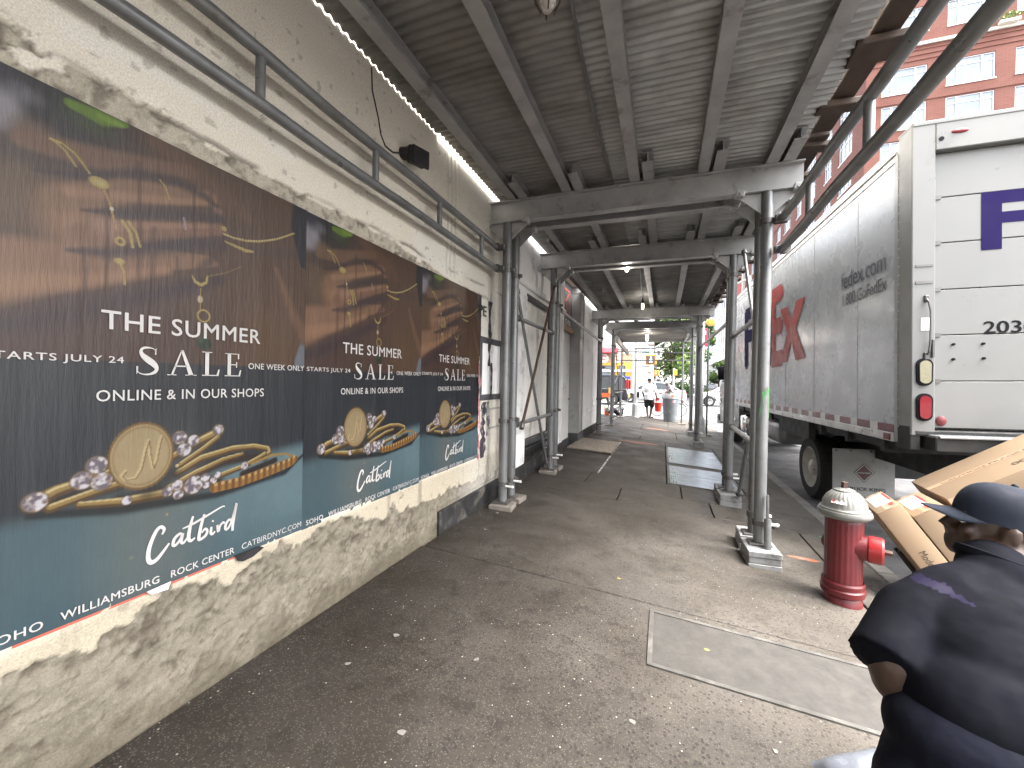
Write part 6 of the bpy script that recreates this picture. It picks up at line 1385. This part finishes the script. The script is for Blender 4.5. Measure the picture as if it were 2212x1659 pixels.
# ================================================================ VEHICLES
def car(name, label, cat, x, y, heading, L=4.7, W=1.82, H=1.45, paint=None, wagon=False, belt=.92, tall=False):
    """local frame: nose along +y"""
    t = thing(name, label, cat, (x, y, roadz(y)), heading, 'cars and vans', local=True)
    hb = H
    if wagon: roof = [(-L / 2 + .12, belt), (-L / 2 + .22, hb - .18), (-L / 2 + .5, hb), (L * .12, hb), (L * .26, belt + .06)]
    else: roof = [(-L * .40, belt + .03), (-L * .22, hb - .06), (-L * .08, hb), (L * .06, hb - .01), (L * .24, belt + .02)]
    low = [(-L / 2, .45), (-L / 2 + .02, .72), (-L / 2 + .1, belt if wagon else belt - .02), (-L * .40, belt), (L * .24, belt), (L * .40, belt - .1), (L / 2 - .06, belt - .28), (L / 2, .5), (L / 2 - .05, .22)]
    wr = .33 if not tall else .37; ws = (L * .30, -L * .29)
    bot = []
    for wy in ws:
        bot += [(wy + (wr + .07) * cos(a), wr + (wr + .07) * sin(a)) for a in np.linspace(.05, pi - .05, 9)]
    outline = low + bot + [(-L / 2 + .05, .24)]
    m = MB(); m.prism(outline, lambda u, v, w: ((-W / 2 + w) , u, v), W); body = m.build('body', paint, t, 25)
    md = body.modifiers.new('b', 'BEVEL'); md.width = .05; md.segments = 2; md.limit_method = 'ANGLE'; md.angle_limit = radians(50)
    m = MB(); n_ = len(roof); ins = lambda v: W / 2 - .06 - (v - belt) / (hb - belt) * .16
    vs = [(-ins(v), u, v) for u, v in roof] + [(ins(v), u, v) for u, v in roof]
    m.add(vs, [tuple(range(n_)), tuple(range(2 * n_ - 1, n_ - 1, -1))] + [(i, n_ + i, n_ + i + 1, i + 1) for i in range(n_ - 1)]); m.build('windows', M_DGLASS, t, 0)
    m = MB(); R0 = [p for p in roof if p[1] > hb - .2]
    vs = [(-ins(v) - .012, u, v + .015) for u, v in R0] + [(ins(v) + .012, u, v + .015) for u, v in R0]; k = len(R0)
    m.add(vs + [(a, b, c - .06) for a, b, c in vs], [(i, i + 1, k + i + 1, k + i) for i in range(k - 1)] + [(2 * k + i, 2 * k + i + 1, i + 1, i) for i in range(k - 1)] + [(k + i, k + i + 1, 3 * k + i + 1, 3 * k + i) for i in range(k - 1)] + [(0, k, 3 * k, 2 * k), (k - 1, 2 * k - 1, 4 * k - 1, 3 * k - 1)])
    for s in (-1, 1):                                          # pillars
        for (a, b) in zip(roof[:-1], roof[1:]): m.bar((s * (ins(a[1]) + .008), a[0], a[1]), (s * (ins(b[1]) + .008), b[0], b[1]), .05, .06)
        pm = (-L * .05, belt); m.bar((s * (ins(belt) + .008), pm[0], belt), (s * (ins(hb) + .008), pm[0] - .05, hb), .05, .09)
        if wagon: m.bar((s * (ins(belt) + .008), -L * .27, belt), (s * (ins(hb) + .008), -L * .27, hb), .05, .1)
    m.build('roof', paint, t, 0)
    for s in (-1, 1):
        for wy in ws:
            c = (s * (W / 2 - .10), wy, wr); m = MB(); m.lathe([(wr * .62, -.1), (wr * .95, -.1), (wr, -.06), (wr, .06), (wr * .95, .1), (wr * .62, .1)], c, (s, 0, 0), 26); o = m.build('wheel', M_RUBBER, t)
            m = MB(); m.lathe([(wr * .64, .085), (wr * .6, .09), (wr * .58, .03), (.0, .03)], c, (s, 0, 0), 26)
            for q_ in range(10):
                a = q_ * pi / 5; m.bar((c[0] + s * .08, c[1], c[2]), (c[0] + s * .075, c[1] + wr * .6 * cos(a), c[2] + wr * .6 * sin(a)), .03, .045, up=(1, 0, 0))
            m.build('rim', M_CHROME, o)
        m = MB(); zt = belt + .05
        if wagon: m.bb(s * (W / 2 - .08) - .05, s * (W / 2 - .08) + .06, -L / 2 - .02, -L / 2 + .2, belt, hb - .25, .02)
        else: m.bb(s * (W / 2 - .3) - .22, s * (W / 2 - .3) + .22, -L / 2 - .01, -L / 2 + .1, belt - .26, belt - .12, .02)
        m.build('tail_light', M_TRED, t)
        m = MB(); m.bb(s * (W / 2 - .28) - .2, s * (W / 2 - .28) + .2, L / 2 - .16, L / 2 - .02, belt - .36, belt - .22, .03); m.build('headlight', M_WREF, t)
        m = MB(); m.box((s * (W / 2 + .08), L * .2, belt + .08), (.16, .1, .13), None, .03); m.build('side_mirror', paint, t)
    m = MB(); m.bb(-.26, .26, -L / 2 - .035, -L / 2 - .005, .52, .66, .005); m.build('number_plate', M_YTXT, t)
    m = MB()
    for s in (-1, 1): m.bb(s * W / 2 - .008, s * W / 2 + .008, -L * .2, L * .25, belt - .03, belt - .012)
    m.build('trim', M_CHROME, t)
    return t
M_CARB = P('black_car_paint', (.012, .012, .016), .12, var=.1, bump=0, **{'Coat Weight': .6}); M_CARW = P('white_car_paint', (.68, .69, .70), .2, var=.04, bump=0, **{'Coat Weight': .6}); M_VANW = P('white_van_paint', (.62, .62, .61), .3, var=.05, bump=0)
car('estate_car', 'black van-like estate car with tall red tail lights at the crossing', 'car', -4.6, 29.0, radians(90), 4.9, 1.95, 1.93, M_CARB, True, 1.08, True)
car('white_saloon_car', 'white saloon car behind the walking man, nose beside the black car', 'car', -.85, 32.2, radians(90), 4.75, 1.84, 1.55, M_CARW, False, 1.0)
car('white_saloon_car', 'second white saloon car half hidden by the last street side posts', 'car', 4.3, 31.0, radians(90), 4.7, 1.82, 1.5, M_CARW, False, .98)
car('black_saloon_car', 'small black car with a yellow plate far down the street', 'car', 6.6, 70, 0, 4.7, 1.85, 1.5, M_CARB, False, .98)
car('delivery_van', 'white van parked far down on the right of the street', 'van', 8.9, 66, 0, 5.5, 2.0, 2.5, M_VANW, True, 1.25, True)
car('delivery_van', 'white van ahead of the box truck beyond the crossing', 'van', 6.4, 41, 0, 5.4, 2.0, 2.2, M_VANW, True, 1.2, True)
for k, (x, y) in enumerate(((7.75, 63.0), (7.95, 61.0))):
    t = thing('traffic_cone', ('orange traffic cone far down the street beside the white van' if k == 0 else 'second orange traffic cone just in front of the white van far down the street'), 'traffic cone', (x, y, roadz(y)), 0, 'orange traffic cones')
    m = MB(); m.cyl((x, y, roadz(y)), (x, y, roadz(y) + .95), .22, .05, 14); m.build('cone', P('traffic_orange', (.75, .16, .03), .5), t); m = MB(); m.box((x, y, roadz(y) + .03), (.5, .5, .06), None, .01); m.build('base', M_BLACK, t); m = MB(); m.cyl((x, y, roadz(y) + .5), (x, y, roadz(y) + .68), .135, .1, 14); m.build('band', M_WREF, t)

# ================================================================ STREET FURNITURE AT THE CORNER
M_POLE = P('silver_street_pole', (.40, .41, .41), .45, .3, var=.1, dirt=((.25, .25, .24), 4, .55, .75)); M_SIGY = P('signal_yellow', (.68, .33, .03), .45, var=.08); M_SIGG = P('signal_face_grey', (.16, .13, .12), .5, var=.15)
px0, py0 = -1.16, 19.35; zg = gz(px0)
t = thing('street_light_pole', 'grey street pole with an eight sided base beside the walking man at the corner', 'street pole', (px0, py0, zg))
m = MB(); m.lathe([(.185, -.05), (.185, .02), (.175, .04), (.145, .55), (.15, .57), (.13, .62), (.0, .63)], (px0, py0, zg), (0, 0, 1), 8); m.build('base', M_POLE, t, 20)
m = MB(); m.cyl((px0, py0, zg + .6), (px0, py0, 8.5), .078, .06, 16); m.build('pole', M_POLE, t)
m = MB(); m.box((px0 + .12, py0 - .02, .95), (.1, .1, .28), None, .02); m.build('push_button_box', M_BLACK, t)
t2 = thing('pedestrian_signal', 'large orange framed pedestrian signal showing a white walking figure, on the corner pole', 'signal', (-.54, 19.2, 2.5), 0, 'pedestrian signals')
def pedsig(t, x, y, z, s, handon, arm_to):
    m = MB(); m.bb(x - .23 * s, x + .23 * s, y, y + .18, z - .22 * s, z + .22 * s, .02); m.build('housing', M_SIGY, t)
    m = MB(); m.bb(x - .185 * s, x + .165 * s, y - .012, y, z - .17 * s, z + .17 * s); f = m.build('face', M_SIGG, t, 0)
    m = MB()
    if handon:
        for k in range(4): m.cyl((x - .1 * s + k * .028 * s, y - .016, z - .0), (x - .105 * s + k * .032 * s, y - .016, z + .1 * s), .012 * s, None, 6)
        m.ball((x - .06 * s, y - .016, z - .04 * s), (.055 * s, .006, .06 * s), 10, 8); m.cyl((x - .02 * s, y - .016, z - .04 * s), (x + .02 * s, y - .016, z + .03 * s), .012 * s, None, 6); m.build('lit_hand', emit('lit_orange_hand', (1, .35, .03), 1.2), f)
    else:
        m.ball((x, y - .016, z + .1 * s), .03 * s, 8, 6); m.tube([(x, y - .016, z + .07 * s), (x - .005, y - .016, z - .02 * s), (x - .05 * s, y - .016, z - .13 * s)], .018 * s, 6); m.tube([(x, y - .016, z - .02 * s), (x + .05 * s, y - .016, z - .12 * s)], .017 * s, 6); m.tube([(x - .05 * s, y - .016, z - .0), (x, y - .016, z + .06 * s), (x + .05 * s, y - .016, z + .0)], .013 * s, 6); m.build('lit_figure', emit('lit_white_figure', (.9, .95, 1), .5), f)
    m = MB(); m.tube([(x, y + .1, z - .22 * s), (x - .02, y + .1, z - .3 * s), (arm_to[0], arm_to[1], z - .27 * s)], .022, 8); m.build('bracket', M_SIGY if handon else M_POLE, t)
pedsig(t2, -.54, 19.2, 2.51, 1.0, False, (px0, py0))
t3 = thing('pedestrian_signal', 'small pedestrian signal with a lit orange hand across the avenue', 'signal', (-.55, 36, 2.35), 0, 'pedestrian signals'); pedsig(t3, -.55, 36, 2.35, .95, True, (-1.1, 36.1))
t = thing('street_light_pole', 'thin white street pole carrying signs across the avenue', 'street pole', (-1.1, 36.2, 0)); m = MB(); m.cyl((-1.1, 36.2, -.1), (-1.1, 36.2, 7), .09, .07, 12); m.build('pole', M_WFRAME, t); m = MB(); m.tube([(-1.1, 36.2, 4.2), (.4, 36.0, 5.1)], .07, 8); m.build('arm', M_POLE, t); m = MB(); m.box((-1.0, 36.15, 4.65), (.45, .2, .2), None, .03); m.build('signal_head', M_SIGG, t)
m = MB(); m.box((-1.12, 36.06, 2.52), (.34, .02, .5), None, .01); o = m.build('parking_sign', M_SIGNW); m = MB(); m.bb(-1.27, -.97, 36.04, 36.05, 2.3, 2.42); m.build('red_band', M_AWN, o, 0); m = MB(); m.tube([(-1.16 + .07 * cos(a), 36.045, 2.66 + .07 * sin(a)) for a in np.linspace(0, 2 * pi, 13)[:-1]], .015, 6, closed=True); m.build('red_ring', M_AWN, o); tag(o, 'small white and red parking sign on the thin white pole', 'sign')
m = MB(); m.box((-1.46, 36.1, 4.06), (.52, .03, .14), None, .01); tag(m.build('street_name_sign', P('sign_green', (.02, .22, .13), .5)), 'small green street name sign on the thin white pole', 'sign')
t = thing('traffic_signal', 'yellow traffic signal on a white post across the avenue before the big tree', 'signal', (.85, 36, 0)); m = MB(); m.cyl((.78, 36.1, -.1), (.78, 36.1, 2.75), .08, None, 10); m.build('post', M_WFRAME, t); m = MB(); m.box((.9, 36, 2.4), (.25, .22, .5), None, .03); m.build('signal_head', M_SIGY, t)
t = thing('traffic_signal', 'yellow traffic signal hanging high over the crossing on a mast arm', 'signal', (2.4, 26, 0)); m = MB(); m.cyl((3.4, 20.4, -.2), (3.4, 20.4, 6.2), .09, .07, 12); m.tube([(3.4, 20.4, 6.1), (2.9, 23, 6.3), (2.5, 26, 6.2)], .05, 8); m.tube([(2.48, 26, 6.2), (2.48, 26, 5.1)], .03, 6); m.build('mast', M_POLE, t); m = MB(); m.box((2.48, 26, 5.0), (.3, .45, .34), None, .04); m.cyl((2.35, 26, 5.0), (2.25, 26, 5.0), .13, .15, 12); m.build('signal_head', M_SIGY, t)
t = thing('banner_sign', 'red banner sign with a white panel on a post at the crossing', 'sign', (2.35, 30, 0)); m = MB(); m.cyl((2.0, 30.1, 0), (2.0, 30.1, 5.3), .05, None, 8); m.build('post', M_POLE, t); m = MB(); m.box((2.35, 30, 4.55), (.66, .04, 1.2), None, .01); m.build('panel', P('sign_red', (.6, .02, .05), .5), t); m = MB(); m.bb(2.12, 2.56, 29.95, 29.975, 4.75, 5.0); m.build('white_panel', M_SIGNW, t)
m = MB(); x, y = 1.16, 14.75; m.lathe([(.17, -.1), (.17, .0), (.12, .55), (.08, .62), (.065, .7), (.06, 8), (.0, 8)], (x, y, gz(x)), (0, 0, 1), 8); tag(m.build('street_light_pole', M_POLE), 'pale street pole with a tapered base past the third street side posts', 'street pole')
t = thing('sign_post', 'thin dark green sign post beside the pale street pole near the kerb', 'sign post', (1.36, 15.0, gz(1.36))); m = MB(); m.cyl((1.36, 15.0, gz(1.36)), (1.36, 15.0, 3.3), .03, None, 10); m.build('post', P('dark_green_paint', (.06, .085, .075), .5), t); m = MB(); m.box((1.36, 15, gz(1.36) + .02), (.3, .22, .04), None, .01); m.build('foot_plate', M_PAD, t)
# litter bin
M_BIN = P('grey_plastic_bin', (.17, .185, .2), .55, var=.12, vs=4, dirt=((.42, .42, .42), 9, .6, .7)); bx, by = .3, 18.95; bz = gz(bx)
t = thing('litter_bin', 'tall grey litter bin with stickers and rubbish on its rim at the corner', 'bin', (bx, by, bz))
m = MB(); m.lathe([(.25, .0), (.262, .03), (.335, .98), (.345, 1.0)], (bx, by, bz), (0, 0, 1), 30); m.lathe([(.0, .02), (.25, .02)], (bx, by, bz), (0, 0, 1), 30); m.build('barrel', M_BIN, t)
m = MB(); m.lathe([(.345, .98), (.365, 1.0), (.36, 1.16), (.345, 1.2), (.33, 1.2), (.32, 1.0)], (bx, by, bz), (0, 0, 1), 30); m.build('rim', M_POLE, t)
for c_, a0, z0, w_, h_, nm in (((.62, .15, .05), -1.5, 1.06, .11, .09, 'orange_sticker'), ((.6, .6, .58), -2.2, 1.06, .16, .09, 'white_sticker'), ((.5, .2, .25), -1.35, .82, .13, .12, 'pink_sticker'), ((.15, .35, .5), -1.1, .84, .07, .13, 'blue_sticker')):
    m = MB(); r_ = .372 if z0 > 1 else .336; vs = [(bx + r_ * cos(a0 + k * w_ / .35 / 4), by + r_ * sin(a0 + k * w_ / .35 / 4), bz + z0 + q_ * h_) for k in range(5) for q_ in (0, 1)]; m.add(vs, [(2 * k, 2 * k + 2, 2 * k + 3, 2 * k + 1) for k in range(4)]); m.build('sticker', P(nm, c_, .6, var=.2, vs=20, bump=0), t, 0)
m = MB(); leaves(m, (bx, by, bz + 1.17), (.28, .28, .1), 60, .1, 8); tag(m.build('rubbish', M_WPAP, smooth=0), 'heap of white rubbish on top of the grey litter bin', 'rubbish', kind='stuff')
# black bags, bucket and barrier by the last wall side post
t = thing('rubbish_bags', 'heap of black striped rubbish bags by the last wall side post', 'rubbish bag', (-2.1, 18.9, 0))
m = MB(); br = random.Random(3)
for k in range(9): m.ball((-2.35 + br.uniform(0, .6), 18.9 + br.uniform(-.2, .3), .1 + br.uniform(0, .22)), (br.uniform(.13, .22), br.uniform(.13, .2), br.uniform(.09, .15)), 12, 8, 0, rotz(br.uniform(0, 3)))
remeshed(m, 'bags', P('black_bag_film', (.02, .02, .022), .25, var=.3, bump=.5, bs=14, bd=.02), t, .025, 2)
m = MB(); 
for k in range(5): m.tube([(-2.5 + .17 * k, 18.7, .06), (-2.42 + .17 * k, 18.72, .25), (-2.3 + .17 * k, 18.85, .38)], .012, 5)
m.build('white_strap', M_WPAP, t)
m = MB(); m.lathe([(.12, 0), (.14, .32), (.15, .33), (.13, .33), (.0, .05)], (-2.4, 19.3, .0), (0, 0, 1), 16); o = m.build('orange_bucket', P('orange_plastic', (.75, .12, .02), .4)); tag(o, 'orange bucket behind the black bags by the last wall side post', 'bucket')
t = thing('road_barrier', 'red and orange barrier board with a yellow lamp beyond the last wall side post', 'barrier', (-2.6, 20.6, 0)); m = MB(); m.bb(-3.3, -2.3, 20.55, 20.6, .75, .95); m.build('board', P('orange_red_board', (.7, .12, .04), .5), t); m = MB(); m.bar((-3.2, 20.62, -.1), (-3.0, 20.62, .8), .05, .05); m.bar((-2.4, 20.62, -.1), (-2.6, 20.62, .8), .05, .05); m.build('leg', M_BLACK, t); m = MB(); m.cyl((-2.42, 20.6, .95), (-2.42, 20.6, 1.22), .09, .08, 12); m.build('warning_lamp', P('yellow_plastic', (.75, .42, .03), .35), t)

# ================================================================ DISTANT PEOPLE
M_TEE = P('white_cotton', (.66, .65, .66), .85, var=.06, vs=5, bump=.3, bs=8, bd=.012); M_SHORT = P('black_shorts_cloth', (.012, .012, .014), .85, var=.2); M_SHOE = P('grey_shoe', (.2, .19, .18), .7); M_CYC = P('dark_grey_vest', (.05, .05, .055), .8, var=.3); M_REDC = P('red_rag', (.55, .03, .05), .7)
ox, oy = -.60, 19.65; og = gz(ox) - .02
m_ = thing('person', 'man in a white T-shirt and black shorts walking away with a red bucket', 'person', (ox, oy, og))
W3 = lambda x, y, z: (ox + x, oy + y, og + z)
mb = MB(); at = head(mb, W3(.02, .03, 1.69), (-.05, 1, -.1), (0, 0, 1), 1.05); limb(mb, [W3(.01, .01, 1.6), W3(0, -.02, 1.48)], [.06, .065])
limb(mb, [W3(-.22, -.02, 1.45), W3(-.27, -.02, 1.17), W3(-.22, .12, .95)], [.06, .048, .036]); hand(mb, W3(-.22, .12, .95), (.1, .3, -1), (1, 0, 0), 1.0, .4)
limb(mb, [W3(.22, -.02, 1.45), W3(.28, -.02, 1.16), W3(.34, .02, .90)], [.06, .048, .036]); hand(mb, W3(.34, .02, .90), (.1, .1, -1), (-1, 0, 0), 1.0, .9, -1)
limb(mb, [W3(-.1, 0, .9), W3(-.09, .06, .5), W3(-.03, -.04, .09)], [.10, .062, .042]); limb(mb, [W3(.1, 0, .9), W3(.13, .10, .5), W3(.06, .02, .09)], [.10, .062, .042]); mb.ball(W3(0, 0, 1.1), (.15, .1, .3), 14, 10)
mb.ball(W3(-.06, .05, .45), .05, 10, 8); remeshed(mb, 'body', M_SKIN2, m_, .014, 2)
mb = MB(); mb.ball(W3(0, -.0, 1.32), (.215, .14, .22), 18, 12); mb.ball(W3(0, 0, 1.0), (.205, .15, .2), 18, 12); limb(mb, [W3(-.17, -.01, 1.46), W3(0, 0, 1.5), W3(.17, -.01, 1.46)], [.08, .085, .08]); limb(mb, [W3(-.21, -.01, 1.44), W3(-.27, -.02, 1.22)], [.085, .078]); limb(mb, [W3(.21, -.01, 1.44), W3(.28, -.02, 1.21)], [.085, .078]); mb.cyl(W3(0, 0, 1.1), W3(0, 0, .84), .19, .205, 18); remeshed(mb, 'shirt', M_TEE, m_, .02, 4)
mb = MB(); limb(mb, [W3(-.1, 0, .88), W3(-.1, .04, .58)], [.125, .105]); limb(mb, [W3(.1, 0, .88), W3(.13, .08, .58)], [.125, .105]); mb.ball(W3(0, 0, .88), (.18, .13, .12)); remeshed(mb, 'shorts', M_SHORT, m_, .02, 3)
mb = MB(); mb.ball(W3(.02, .005, 1.74), (.085, .1, .07), 14, 10); mb.build('hair', M_HAIR, m_)
for x, y in ((-.03, .02), (.07, .08)): mb = MB(); mb.ball(W3(x, y, .05), (.045, .13, .05), 12, 8); mb.build('shoe', M_SHOE, m_)
bkx, bky, bkz = ox + .40, oy + .02, og + .32
t = thing('red_bucket', 'red bucket carried by the man in the white T-shirt', 'bucket', (bkx, bky, bkz)); m = MB(); m.lathe([(.0, .0), (.13, .0), (.165, .37), (.175, .375), (.175, .40), (.16, .40), (.155, .37), (.125, .02)], (bkx, bky, bkz), (0, 0, 1), 24); m.build('pail', P('red_plastic', (.62, .035, .02), .4), t); m = MB(); m.tube([(bkx - .17, bky, bkz + .38), (bkx - .1, bky, bkz + .5), (bkx - .05, bky, bkz + .53), (bkx + .05, bky, bkz + .5), (bkx + .17, bky, bkz + .38)], .006, 6); m.build('handle', M_CHROME, t)
mb = MB(); leaves(mb, (ox + .36, oy + .0, og + .86), (.06, .05, .1), 14, .07, 4); tag(mb.build('red_cloth', M_REDC, smooth=0), 'red cloth in the hand of the man with the bucket', 'cloth')
# cyclist riding left across the crossing
qx, qy = .3, 22.6; qz = roadz(qy)
c_ = thing('person', 'cyclist in a grey vest and pale helmet riding past behind the bin', 'person', (qx, qy, qz)); C3 = lambda x, z, y=0: (qx + x, qy + y, qz + z)
mb = MB(); head(mb, C3(-.12, 1.66), (-1, -.1, -.15), (0, 0, 1), 1.0); limb(mb, [C3(-.08, 1.56), C3(.0, 1.46)], [.055, .06])
for s in (-1, 1):
    limb(mb, [C3(-.02, 1.42, s * .19), C3(-.2, 1.18, s * .24), C3(-.46, 1.16, s * .24)], [.055, .045, .034]); hand(mb, C3(-.46, 1.16, s * .24), (-1, 0, -.2), (0, 0, -1), 1.0, 1.0)
    limb(mb, [C3(.24, .98, s * .1), C3(-.12, .78 + .1 * s, s * .11), C3(.02, .38 + .1 * s, s * .12)], [.09, .062, .042]); mb.ball(C3(-.04, .31 + .1 * s, s * .12), (.12, .045, .045), 12, 8)
mb.ball(C3(.12, 1.2), (.13, .15, .28), 14, 10); remeshed(mb, 'body', M_SKIN2, c_, .016, 2)
mb = MB(); limb(mb, [C3(.0, 1.42), C3(.12, 1.2), C3(.22, 1.0)], [.155, .15, .15]); limb(mb, [C3(-.02, 1.43, -.15), C3(-.02, 1.43, .15)], [.09, .09]); remeshed(mb, 'vest', M_CYC, c_, .022, 3)
mb = MB(); limb(mb, [C3(.05, 1.44, -.13), C3(.2, 1.25, -.15), C3(.28, 1.02, -.13)], [.05, .06, .05]); mb.build('vest_side_panel', M_TEE, c_)
mb = MB(); 
for s in (-1, 1): limb(mb, [C3(.24, .98, s * .1), C3(-.08, .8 + .1 * s, s * .11)], [.12, .085])
remeshed(mb, 'shorts', M_SHORT, c_, .022, 3)
mb = MB(); mb.ball(C3(-.1, 1.74), (.135, .1, .09), 16, 10); mb.build('helmet', M_SIGNW, c_)
b_ = thing('bicycle', 'pale bicycle ridden past behind the litter bin', 'bicycle', (qx, qy, qz))
for x in (-.58, .50):
    m = MB(); m.tube([C3(x + .33 * cos(a), .34 + .33 * sin(a)) for a in np.linspace(0, 2 * pi, 29)[:-1]], .02, 8, closed=True); o = m.build('wheel', M_RUBBER, b_); m = MB()
    for k in range(10): a = k * pi / 5; m.cyl(C3(x, .34), C3(x + .32 * cos(a), .34 + .32 * sin(a)), .004, None, 4)
    m.build('spokes', M_CHROME, o)
m = MB()
for p, q in (((-.4, .98), (-.58, .34)), ((-.38, .88), (.0, .3)), ((-.4, .92), (.22, .86)), ((.24, .92), (.0, .3)), ((.0, .3), (.5, .34)), ((.22, .86), (.5, .34))): m.cyl(C3(*p), C3(*q), .02, None, 8)
m.build('frame', M_CARW, b_); m = MB(); m.tube([C3(-.46, 1.12, -.26), C3(-.4, 1.08, 0), C3(-.46, 1.12, .26)], .016, 8); m.build('handlebar', M_BLACK, b_); m = MB(); m.ball(C3(.25, .95), (.13, .07, .035), 12, 8); m.build('saddle', M_BLACK, b_)
